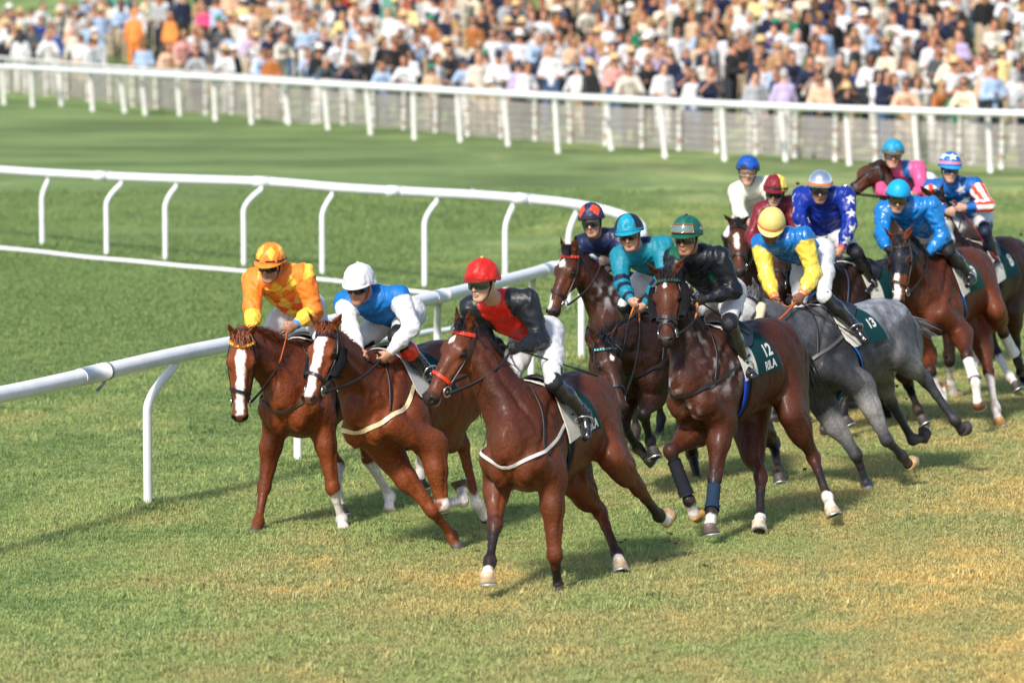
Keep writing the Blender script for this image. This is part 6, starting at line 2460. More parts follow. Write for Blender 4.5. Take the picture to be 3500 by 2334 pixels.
def silk_starsstripes(d):
    C = np.tile((.008, .10, .36), (len(d['V']), 1))
    stars(d, C, (.62, .62, .65), ((-.11, .00, .05), (.11, -.03, .055), (-.02, .10, .05), (.10, .12, .055), (-.13, .15, .05), (.02, .24, .05), (.15, .25, .05), (-.09, .30, .05), (.10, .37, .05), (.0, .42, .05)), ())
    V = d['V']
    for s in 'RL':
        m, t = arm(d, s)
        q = d['J'][s]
        for i_, (p0, p1) in enumerate(((q['sh'], q['el']), (q['el'], q['wr']))):
            mk = m & ((t <= 1) if i_ == 0 else (t > 1))
            ax = nrm(p1 - p0)
            sd = nrm(np.cross(ax, d['frt']))
            an = np.arctan2((V - p0) @ sd, (V - p0) @ np.cross(ax, sd))
            st = np.mod(np.floor(an / (2 * math.pi) * 10), 2) == 0
            C[mk & (t > .0) & (t < 1.62)] = (.80, .79, .80)
            C[mk & st & (t > .0) & (t < 1.62)] = (.78, .045, .012)
    return C
def silk_pink(d):
    C = np.tile((.66, .085, .23), (len(d['V']), 1))
    body = (d['id'] == 1)
    C[body & (np.abs(np.abs(d['u']) - .115) < .035)] = (.010, .12, .34)
    C[body & (np.abs(d['v'] - .27) < .04)] = (.010, .12, .34)
    return C
def silk_satinblue(d):
    return np.tile((.006, .16, .48), (len(d['V']), 1))

def hpl(c):
    return lambda th, ph: np.tile(c, (len(th), 1))
def h_quarters(c1, c2, n=2, off=0.):
    def fn(th, ph):
        k = np.mod(np.floor((th + off) / (2 * math.pi) * 2 * n), 2) == 0
        return np.where(k[:, None], c1, c2)
    return fn
def h_diamond(c1, c2, n=5):
    def fn(th, ph):
        a = np.mod(th / (2 * math.pi) * n, 1) - .5
        b = (ph[0] - .55) / .34
        return np.where((np.abs(a) / .36 + abs(b) < 1)[:, None], c2, c1)
    return fn
def h_stars(c1, c2, band):
    def fn(th, ph):
        p = ph[0]
        if .76 < p < .88:
            return np.tile(band, (len(th), 1))
        C = np.tile(c1, (len(th), 1))
        for n in range(5):
            x = np.mod(th - n * 2 * math.pi / 5 + math.pi, 2 * math.pi) - math.pi
            y = (p - .50) * 1.45
            C[star2(x * .8 * math.sin(max(p, .05) * 1.57), np.full(len(th), -y), .36)] = c2
        return C
    return fn

HORSES = {}
HORSES['H1'] = dict(label='chestnut racehorse with broad white face stripe and orange browband nearest the rail', coat=CHESTNUT, D=33.4, yaw=17, roll=5,
    W=('O', 1003, 1168), poll=('A', 176, 512), muz=('A', 166, 942), ears=(('A', 120, 528), ('A', 228, 520)), tips=(('A', 110, 453), ('A', 254, 452)), neck=.80, headlen=.66, headhint='n',
    FR=dict(j1=('Y5', 290, 735, 'n'), j2=('Y5', 243, 1020, 'n'), j3=('Y5', 196, 1150, 'n')),
    FL=dict(j1=('Y5', 838, 745, 'n'), j2=('Y5', 915, 1000, 'f'), j3=('Y5', 930, 1105, 'n')),
    HL=dict(j1=('Y5', 1125, 510, 'f'), j2=('Y5', 1300, 820, 'f'), j3=('Y5', 1292, 965, 'n')),
    HR=dict(j1=('Y5', 880, 560, 'f'), j2=('Y5', 880, 800, 'n'), j3=('Y5', 905, 960, 'n')),
    blaze=[(.10, 0, .025), (.16, 0, .040), (.25, 0, .030), (.38, .0, .026), (.50, 0, .030), (.57, 0, .026)], pinknose=1, lip=1,
    sock={'FL': 1.12, 'HL': 1.05, 'HR': 1.1}, brow=(.75, .22, .02), brow2=(.85, .50, .05), maneup=1.7, manelen=1.9, maneside=1.3,
    hoof={'FL': (.5, .42, .36), 'HL': (.45, .36, .3)}, tack=dict(breast_col=(.05, .03, .02), breast_w=.026, breast_z=-.02))
HORSES['H2'] = dict(label='chestnut racehorse with wide white blaze and black fleece cheek pieces', coat=CHESTNUT, D=32.2, yaw=27, roll=9,
    W=('O', 1272, 1206), poll=('Y4', 300, 705), muz=('Y4', 120, 1385), ears=(('Y4', 190, 715), ('Y4', 398, 722)), tips=(('Y4', 122, 545), ('Y4', 447, 565)), neck=.85, headhint='n',
    FR=dict(top=('Y5', 1330, 520), j1=('Y5', 1640, 925, 'f'), j2=('Y5', 1800, 1135, 'f'), j3=('Y5', 1862, 1265, 'n')),
    FL=dict(top=('Y5', 1650, 430), j1=('Y5', 1722, 885, 'n'), j2=('Y5', 1885, 855, 'f'), j3=('Y5', 1878, 705, 'f')),
    HL=dict(top=('Y5', 1700, 330), j1=('Y5', 1880, 390, 'f'), j2=('Y5', 2000, 880, 'n'), j3=('Y5', 2110, 1030, 'f')),
    HR=dict(j1=('Y5', 1540, 420, 'f'), j2=('Y5', 1555, 545, 'f')),
    blaze=[(.06, 0, .035), (.12, 0, .046), (.25, 0, .030), (.40, .0, .030), (.50, 0, .030), (.585, 0, .030)], pinknose=1,
    sock={'FL': 1.02, 'HL': 1.82, 'HR': 1.2}, cheek_fleece=(.010, .010, .012), cheek_path=((.10, -.12), (.18, -.14), (.27, -.13), (.36, -.10)), maneside=1, manelen=.6, mane=150,
    hoof={'FL': (.10, .07, .04)}, tack=dict(breast_col=(.62, .50, .30), breast_w=.034, breast_z=-.10, pad=(.45, .45, .46)))
HORSES['H3'] = dict(label='bay racehorse with red browband and red noseband leading on the outside', coat=REDBAY, D=30.2, yaw=22, roll=2,
    W=('O', 1792, 1318), poll=('Y1', 92, 655), muz=('Y4', 1165, 1392), ears=(('Y1', 25, 690), ('Y1', 165, 705)), tips=(('Y1', 22, 478), ('Y1', 155, 500)), neck=.84, headhint='n', facing=-8,
    FR=dict(top=('Y2', 400, 500), j1=('Y2', 368, 925, 'n'), j2=('Y2', 325, 1245, 'n'), j3=('Y2', 285, 1450, 'n')),
    FL=dict(top=('Y2', 880, 520), j1=('Y2', 905, 1190, 'n'), j2=('Y2', 935, 1490, 'f'), j3=('Y2', 940, 1560, 'n')),
    HL=dict(top=('Y2', 1420, 330), j1=('Y2', 1650, 600, 'f'), j2=('Y2', 1835, 845, 'f'), j3=('Y2', 1935, 900, 'f')),
    HR=dict(top=('Y2', 1080, 560), j1=('Y2', 1305, 800, 'f'), j2=('Y2', 1465, 1190, 'n'), j3=('Y2', 1492, 1305, 'n')),
    blaze=[(.10, 0, .004), (.13, 0, .020), (.16, 0, .012), (.18, 0, -.01)],
    sock={'FR': 2.38, 'HL': 2.12, 'HR': 2.30}, dark={'FL': 1.0, 'FR': .78, 'HL': 1.15, 'HR': 1.35}, mud=.5, brow=(.62, .03, .008), nose=(.60, .03, .008), maneside=1, manelen=1.2, maneup=1.2, lip=1,
    hoof={'FR': (.42, .30, .18), 'HL': (.30, .2, .1), 'HR': (.4, .3, .2)}, tack=dict(breast_col=(.62, .60, .58), breast_z=-.05, text=[('RILA', .085, .60, 1.38)]))
HORSES['H4'] = dict(label='bay racehorse with small white star and dark red browband near the bend of the rail', coat=BAY, D=38.6, yaw=24, roll=3,
    W=('Z5', 690, 800), poll=('Z5', 248, 535), muz=('Z5', 62, 1135), ears=(('Z5', 185, 548), ('Z5', 312, 552)), tips=(('Z5', 168, 412), ('Z5', 312, 383)), neck=.82, headhint='n', facing=-6,
    blaze=[(.10, 0, .012), (.14, 0, .032), (.17, 0, .02), (.19, 0, -.01), (.46, 0, -.01), (.50, -.01, .02), (.56, -.01, .02), (.58, 0, -.01)], brow=(.45, .02, .02), brow2=(.6, .03, .02), maneside=1, manelen=.7, foam=[(('Z5', 590, 920), .10, .75)],
    tack=dict(breast_z=-.03))
HORSES['H5'] = dict(label='dark bay racehorse with lowered head and turquoise and white browband', coat=DARKBAY, D=35.5, yaw=26, roll=4, pitch=-3,
    W=('Z6', 690, 170), poll=('Z6', 305, 440), muz=('Z6', 492, 1085), ears=(('Z6', 215, 430), ('Z6', 400, 415)), tips=(('Z6', 150, 285), ('Z6', 447, 235)), neck=.80, headhint='n', arch=.10,
    FL=dict(top=('Z6', 740, 930), j1=('Z6', 655, 1085, 'n'), j2=('Z6', 712, 1330, 'f'), j3=('Z6', 745, 1450, 'n')),
    FR=dict(j1=('Z6', 470, 1190, 'n'), j2=('Z6', 600, 1390, 'f'), j3=('Z6', 745, 1530, 'n')),
    HL=dict(top=('Z7', 1150, 560), j1=('Z7', 1295, 690, 'f'), j2=('Z7', 1335, 930, 'n'), j3=('Z7', 1345, 1025, 'n')),
    HR=dict(top=('Z7', 520, 560), j1=('Z7', 560, 780, 'f'), j2=('Z7', 625, 1060, 'n'), j3=('Z7', 640, 1190, 'n')),
    light_face=1, blaze=[(.10, 0, -.01), (.15, 0, .016), (.18, 0, .012), (.20, 0, -.01)], lip=1, brow=(.010, .012, .02), brow2=(.20, .62, .66), maneside=-1, maneup=1.7, manelen=1.6, mane=380, forelock=1.4)
HORSES['H6'] = dict(label='dark bay racehorse carrying number 12 with dark bandages on its forelegs', coat=BAY, D=33.0, yaw=31, roll=4,
    W=('C', 728, 612), poll=('Z5', 1115, 752), muz=('Z5', 1105, 1390), ears=(('Z5', 985, 775), ('Z5', 1225, 745)), tips=(('Z5', 928, 640), ('Z5', 1303, 575)), neck=.80, headhint='n',
    FR=dict(top=('Z7', 610, 600), j1=('Z7', 368, 760, 'n'), j2=('Z7', 535, 1205, 'f'), j3=('Z7', 610, 1400, 'f')),
    FL=dict(top=('Z7', 830, 540), j1=('Z7', 765, 1010, 'n'), j2=('Z7', 738, 1310, 'n'), j3=('Z7', 712, 1500, 'n')),
    HL=dict(top=('Z7', 1440, 430), j1=('Z7', 1645, 810, 'f'), j2=('Z7', 1770, 1165, 'n'), j3=('Z7', 1815, 1315, 'n')),
    HR=dict(top=('Z7', 1040, 610), j1=('Z7', 1175, 985, 'n'), j2=('Z7', 1172, 1350, 'n'), j3=('Z7', 1150, 1430, 'n')),
    blaze=[(.09, 0, .004), (.12, 0, .016), (.14, 0, .014), (.17, 0, -.01), (.42, .0, -.01), (.45, -.01, .012), (.48, -.01, -.01)], cross=1, cheek_fleece=(.010, .010, .012), cheek_path=((.06, -.08), (.14, -.09), (.24, -.09), (.34, -.085)), brow=(.006, .05, .035), brow2=(.02, .12, .09), maneside=1,
    sock={'FR': 2.12, 'FL': 2.22, 'HL': 2.02, 'HR': 2.10}, dark={'HL': 1.2, 'HR': 1.05, 'FR': .80, 'FL': .70}, hoof={'FR': (.36, .20, .06), 'FL': (.10, .07, .06), 'HL': (.5, .4, .3), 'HR': (.5, .4, .3)},
    bandage={'FR': (.18, .90, (.012, .014, .020)), 'FL': (.20, .92, (.012, .03, .06))}, foam=[(('Z6', 1380, 700), .11, 1.0), (('Z6', 900, 840), .05, .8), (('Z6', 1150, 380), .06, .7), (('Z6', 1070, 1060), .05, .6)],
    tack=dict(girth2=(.010, .045, .34), breast_z=-.0, text=[('12', .13, .60, 1.04), ('RILA', .085, .56, 1.36)]))
HORSES['H7'] = dict(label='dapple grey racehorse with cream sheepskin cheek piece', coat=GREY, D=35.8, yaw=39, roll=14,
    W=('Z3', 490, 205), poll=('Z3', 130, 105), muz=('Z3', -40, 440), ears=(('Z3', 92, 100), ('Z3', 135, 90)), tips=(('Z3', 70, 30), ('Z3', 140, -10)), neck=.80, headhint='n', facing=-35,
    FR=dict(top=('Z3', 640, 880), j1=('Z3', 832, 1180, 'n'), j2=('Z3', 905, 1380, 'f'), j3=('Z3', 930, 1448, 'n')),
    FL=dict(top=('D', 590, 1060), j1=('D', 690, 1275, 'n'), j2=('D', 752, 1340, 'f'), j3=('D', 795, 1395, 'f')),
    HL=dict(top=('D', 735, 930), j1=('D', 850, 1035, 'f'), j2=('D', 965, 1195, 'f'), j3=('D', 1015, 1255, 'f')),
    HR=dict(top=('D', 650, 1000), j1=('D', 705, 1120, 'f'), j2=('D', 795, 1275, 'f'), j3=('D', 860, 1262, 'f')),
    cheek_fleece=(.72, .58, .38), cheek_path=((.03, -.04), (.09, -.06), (.17, -.075), (.26, -.08)), maneside=-1, manelen=.6, mane=160, hoof={'FL': (.40, .26, .12), 'FR': (.10, .11, .13)},
    tail=(-.8, .15, -.5), tailn=110, taillen=.5, tack=dict(girth2=(.010, .12, .42), breast_col=(.10, .09, .09), breast_w=.026, breast_z=-.02, text=[('13', .115, .62, 1.05)]))
HORSES['H8'] = dict(label='dark bay racehorse under the jockey in blue silks with white stars', coat=DARKBAY, D=39.8, yaw=36, roll=6,
    W=('O', 2862, 905), poll=('O', 2790, 868), muz=('O', 2692, 1040), ears=(('O', 2770, 872), ('O', 2812, 870)), tips=(('O', 2765, 815), ('Z1', 1015, 935)), neck=.70, headhint='n',
    HL=dict(top=('Z4', 350, 900), j1=('Z4', 400, 1070, 'f'), j2=('Z4', 490, 1300, 'n'), j3=('Z4', 545, 1422, 'n')),
    HR=dict(top=('Z4', 130, 1030), j1=('Z4', 190, 1250, 'f'), j2=('Z4', 250, 1430, 'f'), j3=('Z4', 285, 1512, 'n')),
    FL=dict(j2=('Z3', 745, 880, 'n'), j3=('Z3', 775, 985, 'n')), maneside=-1, leather=(.012, .03, .08))
HORSES['H9'] = dict(label='bay racehorse with head turned side-on in front of the pink silks', coat=BAY, D=45.2, yaw=28, roll=3,
    W=('O', 3120, 745), poll=('Z2', 335, 385), muz=('Z1', 1180, 640), ears=(('Z2', 330, 400), ('Z2', 372, 395)), tips=(('Z2', 290, 260), ('Z2', 385, 265)), neck=.75, headhint='=', facing=-55,
    sock={'FL': 1.25, 'FR': 1.3, 'HL': 1.2}, hoof={'FL': (.36, .2, .08)}, mud=.5, maneup=1.8, manelen=1.3)
HORSES['H10'] = dict(label='bay racehorse wearing a dark blinker hood and white bandages carrying number 9', coat=REDBAY, D=40.2, yaw=25, roll=5,
    W=('O', 3166, 872), poll=('Z2', 450, 985), muz=('Z4', 300, 400), ears=(('Z2', 345, 980), ('Z2', 545, 970)), tips=(('Z2', 308, 872), ('Z2', 592, 835)), neck=.80, headhint='n',
    FL=dict(top=('Z4', 880, 630), j1=('Z4', 925, 820, 'n'), j2=('Z4', 1005, 1070, 'n'), j3=('Z4', 1030, 1320, 'n')),
    FR=dict(top=('Z4', 560, 820), j1=('Z4', 600, 965, 'n'), j2=('Z4', 712, 1210, 'f'), j3=('Z4', 700, 1085, 'f')),
    HR=dict(top=('Z4', 1050, 620), j1=('Z4', 1120, 960, 'n'), j2=('Z4', 1185, 1290, 'n'), j3=('Z4', 1222, 1450, 'n')),
    HL=dict(top=('Z4', 1190, 420), j1=('Z4', 1245, 610, 'f'), j2=('Z4', 1385, 880, 'f'), j3=('Z4', 1420, 1010, 'f')),
    sock={'FL': 1.22, 'FR': 1.2, 'HR': 1.15}, boot={'HL': [(1.78, 2.6, (.012, .012, .02))]}, bandage={'FL': (.16, .82, (.66, .64, .62)), 'HL': (.12, .74, (.70, .69, .68))}, dark={'FL': .78, 'HL': .75, 'HR': .9}, blaze=[(.31, 0, .024), (.40, 0, .026), (.50, 0, .034), (.585, 0, .034)], hood=1, blinker=(.010, .012, .02), leather=(.05, .025, .018), nose=(.07, .03, .02),
    hoof={'FL': (.13, .055, .025), 'FR': (.30, .16, .06), 'HR': (.38, .2, .07)}, mud=.9, tack=dict(breast=0, girth2=(.010, .14, .5), text=[('9', .17, .62, 1.05)], cloth=(.006, .055, .052)))
HORSES['H11'] = dict(label='very dark racehorse with sheepskin noseband under the stars and stripes jockey', coat=DARKBAY, D=42.8, yaw=27, roll=4,
    W=('O', 3298, 832), poll=('Z2', 775, 590), muz=('Z2', 885, 1040), ears=(('Z2', 690, 600), ('Z2', 855, 585)), tips=(('Z2', 632, 500), ('Z2', 880, 425)), neck=.78, headhint='n',
    HL=dict(top=('Z4', 1330, 430), j1=('Z4', 1360, 700, 'f'), j2=('Z4', 1420, 960, 'f'), j3=('Z4', 1440, 1060, 'f')), HR=dict(j1=('Z4', 1190, 800, 'n'), j2=('Z4', 1310, 1010, 'n'), j3=('Z4', 1385, 1110, 'n')),
    FR=dict(j1=('Z4', 770, 870, 'n'), j2=('Z4', 785, 1070, 'f'), j3=('Z4', 825, 1225, 'f')), FL=dict(j1=('Z4', 955, 690, 'n'), j2=('Z4', 1000, 840, 'f')), hoof={'FR': (.36, .2, .08)}, mud=.5,
    sock={'HR': 1.15, 'FL': 1.1, 'FR': 1.2}, nose_fleece=(.62, .53, .36), nose_x=.36, brow=(.09, .04, .035), tack=dict(text=[('8', .17, .62, 1.05)], breast=1))
HORSES['H12'] = dict(label='dark bay racehorse with white face stripe below the cream silks', coat=BAY, D=43.6, yaw=17, roll=3,
    W=('Z1', 330, 1000), poll=('Z1', 212, 835), muz=('Z1', 232, 1315), ears=(('Z1', 125, 850), ('Z1', 298, 840)), tips=(('Z1', 70, 752), ('Z1', 332, 765)), neck=.78, headhint='n',
    blaze=[(.14, -.02, .0), (.18, -.02, .022), (.30, -.015, .024), (.34, -.01, .01), (.36, 0, -.01)], maneside=1)
HORSES['H13'] = dict(label='black-brown racehorse between the yellow sleeves below the maroon silks', coat=DARKBAY, D=40.9, yaw=22, roll=4,
    W=('Z1', 640, 1150), poll=('Z1', 560, 1010), muz=('Z1', 575, 1450), ears=(('Z1', 480, 1020), ('Z1', 640, 1010)), neck=.72, headhint='n')

J = JOCKEYS = {}
J['H1'] = dict(label='jockey in orange and yellow diamond silks and cap beside the rail', silk=silk_orange, head=('Y3', 548, 350), look=(-22, 20, 6), seed=1,
    shR=('Y3', 370, 520), shL=('Y3', 905, 470), elR=('Y3', 350, 800), wrR=('Y3', 365, 1080), elL=('Y3', 1015, 860), wrL=('Y3', 815, 1005), pelvis=('Y3', 870, 830),
    knL=('Y3', 985, 1160), fat=1.04, helmc=h_diamond(ORG, YEL, 6), peak=ORG, rim=ORG, band=(.04, .02, .02), bandp=(.86, .93), skin=(.40, .19, .12), rein=(.012, .012, .016), rein2=(.45, .10, .02), stubble=.15, folds=1.5, lens=(.02, .014, .010), gframe=(.02, .015, .012))
J['H2'] = dict(label='jockey in royal blue and white silks with white cap', silk=silk_bluewhite, head=('Y4', 596, 325), look=(-24, 20, 4), seed=2,
    shR=('Y4', 470, 480), shL=('Y4', 950, 430), elR=('Y4', 520, 720), wrR=('Y4', 600, 915), elL=('Y4', 1065, 705), wrL=('Y4', 870, 925), pelvis=('Y4', 965, 600),
    sock=.08, knL=('Y4', 880, 790), anL=('Y4', 1175, 1060), toeL=('Y4', 1240, 1110), helmc=hpl((.64, .64, .67)), peak=(.64, .64, .67), rim=(.8, .8, .8), skin=(.42, .21, .13), stubble=.25, button=(.8, .8, .82),
    cuff=(.75, .03, .015), cufft=.62, cufft0=.32, boottop=-.06, collar=(.64, .64, .66), strap=(.35, .02, .015), gloss=0, whip=('L', ('Y4', 1130, 1290), 'black riding whip in the hand of the white capped jockey'), whiph='f', whipl=.55)
J['H3'] = dict(label='jockey in black silks with red front and shiny red cap', silk=silk_redblack, head=('Y1', 258, 270), look=(-33, 10, 3), seed=3, dz=.12,
    shR=('Y1', 165, 500), shL=('Y1', 655, 440), elR=('Y1', 290, 790, 'f'), wrR=('Y1', 450, 880, 'f'), elL=('Y1', 775, 790), wrL=('Y1', 600, 850), pelvis=('Y1', 745, 740),
    knL=('Y1', 860, 1170), anL=('Y1', 1135, 1420), toeL=('Y1', 1270, 1520), knR=('Y1', 540, 1180), helmc=hpl((.50, .014, .009)), peak=(.20, .012, .010), rim=(.05, .02, .02), button=(.8, .5, .15), skin=(.56, .33, .24), glove=(.012, .012, .014),
    gloss=1, lens=(.004, .035, .030), gframe=(.01, .012, .012), gz=(-.034, .030), folds=1.2, hair=(.30, .18, .08), whip=('L', ('Y1', 1295, 1110), 'long black whip held out behind the hand of the red capped jockey'), whiph='f', whipl=.70, collar=(.014, .016, .03))
J['H4'] = dict(label='jockey in navy silks with orange diamonds on cap and chest', silk=silk_navy, head=('Z5', 452, 280), look=(-14, 12, -6), seed=4,
    shR=('Z5', 370, 480), shL=('Z5', 690, 420), wrR=('Z5', 520, 650), wrL=('Z5', 600, 640), glove=(.11, .07, .055), helmc=h_diamond((.010, .018, .075), (.72, .07, .02), 4), peak=None, rim=(.02, .02, .03), band=(.03, .012, .012), bandp=(.90, .99), skin=(.47, .25, .165), collar=(.35, .35, .38), stubble=.1, gloss=1)
J['H5'] = dict(label='jockey in turquoise and navy hooped silks with quartered cap', silk=silk_teal, head=('Z5', 790, 390), look=(-14, 14, -6), seed=5,
    shR=('Z5', 705, 590), shL=('Z5', 1090, 500), elR=('Z5', 720, 840), wrR=('Z5', 800, 985), elL=('Z5', 1090, 780), wrL=('Z5', 930, 1010), helmc=h_quarters((.008, .25, .38), (.008, .014, .035), 2, .75), peak=(.008, .25, .38), rim=(.01, .2, .33), band=(.01, .22, .34), bandp=(.88, .97), skin=(.50, .27, .18), strap=(.45, .02, .02), gframe=(.20, .02, .02), rein2=(.8, .22, .02), reinf=.85)
J['H6'] = dict(label='jockey in black silks with dark green cap and spare goggles', silk=silk_blackgreen, head=('Z5', 1300, 420), look=(-22, 12, 2), seed=6,
    shR=('Z5', 1190, 610), shL=('C', 800, 290), elR=('C', 610, 420), wrR=('C', 655, 490), elL=('C', 868, 440), wrL=('C', 745, 475), pelvis=('C', 812, 455), sock=.07,
    knL=('C', 848, 590), anL=('C', 908, 770), toeL=('C', 955, 812), helmc=hpl((.006, .095, .065)), peak=(.006, .085, .06), rim=(.006, .07, .05), button=(.006, .02, .02), skin=(.40, .20, .125), stubble=.35, glove=(.012, .012, .014), gloss=1, folds=1.2, spare=1, rein2=(.7, .2, .05),
    whip=('L', ('C', 935, 640), 'black whip pointing down from the glove of the green capped jockey'), whiph='f', whipl=.60)
J['H7'] = dict(label='jockey in yellow sleeves and blue body with pale yellow cap', silk=silk_yellowblue, head=('Z1', 512, 870), look=(-12, 42, 10), seed=7, gloss=2, folds=1.7,
    shR=('Z1', 425, 1030), shL=('Z1', 800, 970), elR=('Z1', 470, 1310), wrR=('Z1', 545, 1510), elL=('Z1', 890, 1290), wrL=('Z1', 790, 1480), pelvis=('Z1', 880, 1130), sock=.03,
    knL=('Z3', 615, 125), anL=('Z3', 800, 300), toeL=('Z3', 890, 375), knR=('Z3', 450, 200), helmc=hpl((.62, .53, .17)), band=(.80, .20, .07), bandp=(.84, .93), rim=(.62, .53, .17), peak=(.62, .53, .17), skin=(.17, .075, .045), lens=(.05, .03, .012), gframe=(.02, .015, .01), crumple=.1, rein2=(.42, .10, .025), whip=('L', ('Z3', 870, 410), 'brown and black whip along the saddle of the grey horse', (.03, .02, .016)), whiph='f')
J['H8'] = dict(label='jockey in deep blue silks with white star sleeves and silver helmet', silk=silk_bluestars, head=('Z1', 950, 530), look=(-4, 20, 2), seed=8, gloss=1, folds=1.6,
    shR=('Z1', 790, 600), shL=('Z1', 1180, 600), elR=('Z1', 765, 800), wrR=('Z1', 900, 1080), elL=('Z1', 1215, 850), wrL=('Z1', 1140, 1065), pelvis=('Z1', 1010, 950),
    sock=.09, knL=('Z1', 1190, 1120), anL=('Z1', 1390, 1370), helmc=hpl((.72, .76, .82)), band=(.82, .17, .05), bandp=(.80, .90), gloss_helm=1, crumple=.05, rim=(.75, .75, .78), skin=(.40, .20, .13), stubble=.3, rein=(.012, .04, .14), cuff=None)
J['H9'] = dict(label='jockey in pink silks with blue braces and turquoise cap', silk=silk_pink, head=('Z2', 395, 235), look=(2, 8, 4), seed=9,
    shR=('Z2', 290, 400), shL=('Z2', 620, 360), elL=('Z2', 655, 540), wrL=('Z2', 590, 590), elR=('Z2', 300, 560), wrR=('Z2', 420, 600), helmc=hpl((.008, .26, .46)), peak=(.10, .10, .07), rim=(.1, .1, .07), band=(.10, .10, .07), bandp=(.86, .99), skin=(.48, .26, .19), lens=(.16, .10, .08), gframe=(.03, .02, .02), gloss=1)
J['H10'] = dict(label='jockey in shiny bright blue silks and plain bright blue cap', silk=silk_satinblue, head=('Z2', 442, 610), look=(-4, 24, 6), seed=10, gloss=2, folds=2.2,
    shR=('Z2', 320, 730), shL=('Z2', 740, 690), elR=('Z2', 300, 950), wrR=('Z2', 345, 1070), elL=('Z2', 845, 970), wrL=('Z2', 715, 1110), pelvis=('Z2', 740, 930),
    sock=.15, knL=('Z2', 850, 1100), anL=('Z2', 1070, 1300), helmc=hpl((.006, .33, .66)), band=(.012, .05, .12), bandp=(.93, .99), crumple=.05, rim=(.01, .2, .4), skin=(.46, .25, .17), glove=(.010, .012, .02), lens=(.04, .03, .006))
J['H11'] = dict(label='jockey in stars and stripes silks with starred blue cap', silk=silk_starsstripes, head=('Z2', 905, 355), look=(8, 12, 2), seed=11,
    shR=('Z2', 740, 530), shL=('Z2', 1125, 510), elL=('Z2', 1250, 690), wrL=('Z2', 1050, 705), elR=('Z2', 760, 700), wrR=('Z2', 880, 740), pelvis=('Z2', 1120, 790),
    sock=.11, knL=('Z2', 1090, 930), anL=('Z2', 1290, 1150), helmc=h_stars((.008, .13, .42), (.8, .8, .82), (.75, .22, .30)), peak=(.012, .25, .6), rim=(.01, .2, .5), skin=(.50, .29, .21), lens=(.01, .03, .12), boot=(.010, .015, .04), collar=(.6, .03, .02), crumple=.2,
    whip=('L', ('Z2', 1340, 1190), 'red shafted whip in the hand of the starred cap jockey', (.40, .025, .02)), whiph='f', whipl=.75)
J['H12'] = dict(label='jockey in cream silks with plain royal blue cap', silk=plain((.68, .65, .56)), head=('Z1', 302, 385), look=(-2, 8, 4), seed=12,
    shR=('Z1', 200, 560), shL=('Z1', 480, 500), elR=('Z1', 225, 745), wrR=('Z1', 300, 840), helmc=hpl((.006, .07, .36)), band=(.012, .014, .03), bandp=(.80, .99), peak=None, rim=(.012, .014, .03), skin=(.50, .29, .20), lens=(.18, .10, .06), gframe=(.5, .45, .42))
J['H13'] = dict(label='jockey in dark maroon silks with maroon and yellow cap', silk=plain((.16, .010, .018)), head=('Z1', 548, 565), look=(-12, 14, 6), seed=13, gloss=1,
    shR=('Z1', 425, 740), shL=('Z1', 690, 680), helmc=lambda th, ph: np.where(((th > .6) & (th < 2.2))[:, None], (.80, .60, .10), (.19, .010, .018)), peak=(.15, .01, .015), rim=(.1, .01, .01), band=(.012, .012, .015), bandp=(.84, .93), skin=(.54, .30, .21))

for key, S in HORSES.items():
    if ONLY is not None and key not in ONLY:
        continue
    S['key'] = key
    S.setdefault('taillen', .8)
    H = make_horse(S)
    make_jockey(JOCKEYS[key], H)

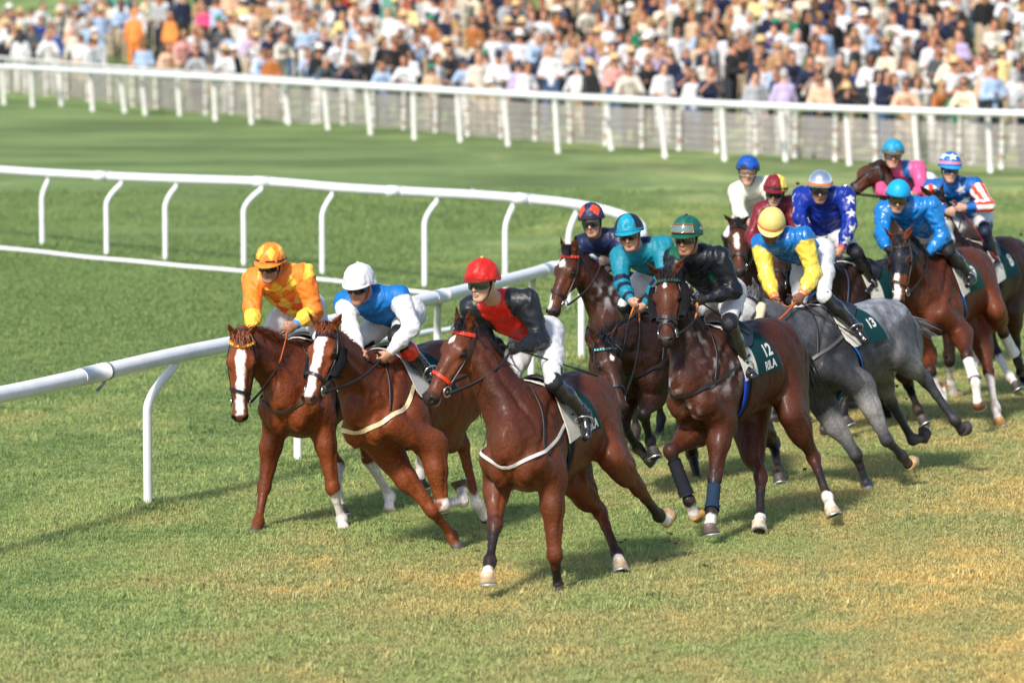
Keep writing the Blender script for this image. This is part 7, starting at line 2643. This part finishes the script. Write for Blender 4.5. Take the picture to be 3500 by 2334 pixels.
# ------------------------------------------------------------------ turf kicked up by the hooves
M_CLOD = material("clod of turf", attr=True, rough=.95, noise=(60, .4))
kr = np.random.default_rng(5)
CLOD_AT = ['behind the leading bay hind hoof', 'just under the trailing hoof of the leading bay', 'between the whip tip and the lowered dark head', 'left of the lowered head with turquoise browband', 'over the turf left of the cream silks',
           'before the dark hind leg beyond the grey', 'below the belly of the white bandaged bay', 'above the hind hooves of the grey', 'between number 12 and the grey', 'over the turf at the right edge, upper one', 'below the bandaged foreleg of the hooded bay', 'between the maroon cap and the silver helmet', 'at the right edge beside the starred jockey']
for n, (t, D) in enumerate(((('Y2', 1985, 1075), 30.9), (('Y2', 1940, 1000), 30.9), (('Y1', 1200, 835), 33), (('Z5', 415, 1385), 36.5), (('D', 325, 235), 44), (('Z4', 300, 1095), 37), (('Z4', 745, 840), 41), (('Z4', 390, 1210), 37.5), (('Z7', 1570, 920), 34), (('Z4', 1390, 375), 44), (('Z4', 920, 1330), 40.5), (('Z1', 750, 490), 43), (('Z2', 1540, 945), 44))):
    mb = MB()
    R = kr.uniform(.010, .022)
    th = np.linspace(0, math.pi, 6)
    G = np.array([[np.array([math.sin(a) * math.cos(b), math.sin(a) * math.sin(b), .7 * math.cos(a)]) * R * kr.uniform(.6, 1.3) for b in np.linspace(0, 6.28, 8, endpoint=False)] for a in th])
    mb.grid(G, (.05, .032, .018), close_v=True)
    for k in range(3):
        d = nrm(kr.normal(0, 1, 3))
        ribbon(mb, [np.zeros(3), d * R * 1.8, d * R * 3.2 + (0, 0, -.004)], nrm(kr.normal(0, 1, 3)), (.005, .004, .001), np.array((.20, .17, .05)))
    o = mb.build('turf_clod', M_CLOD)
    o.location = unproj(t, D)
    tag(o, 'dark clod of turf in the air ' + CLOD_AT[n], 'clod', 'clods of turf in the air')

# torn turf lying where the field has galloped
mb = MB()
feet = [gd(*q) for q in ((945, 1372), (1050, 1275), (785, 1222), (890, 1180), (1430, 1300), (1740, 1205), (1905, 1175), (1640, 1225), (2000, 1130), (2290, 975), (1520, 1235), (580, 1260), (2200, 1010), (1790, 1100))]
for n in range(90):
    c = feet[n % len(feet)] + np.array([kr.normal(.1, .35), kr.normal(.3, .9), 0]) if n < 75 else gd(kr.uniform(300, 2300), kr.uniform(900, 1560))
    R = kr.uniform(.008, .017)
    th = np.linspace(0, math.pi, 5)
    G = np.array([[np.array([math.sin(a) * math.cos(b) * 1.3, math.sin(a) * math.sin(b) * 1.3, .45 * math.cos(a)]) * R * kr.uniform(.4, 1.5) for b in np.linspace(0, 6.28, 7, endpoint=False)] for a in th])
    mb.grid(G + c + np.array([0, 0, .022]), np.array((.055, .036, .020)) * kr.uniform(.6, 1.5), close_v=True)
o = mb.build('turf_debris', M_CLOD)
o['kind'] = 'stuff'
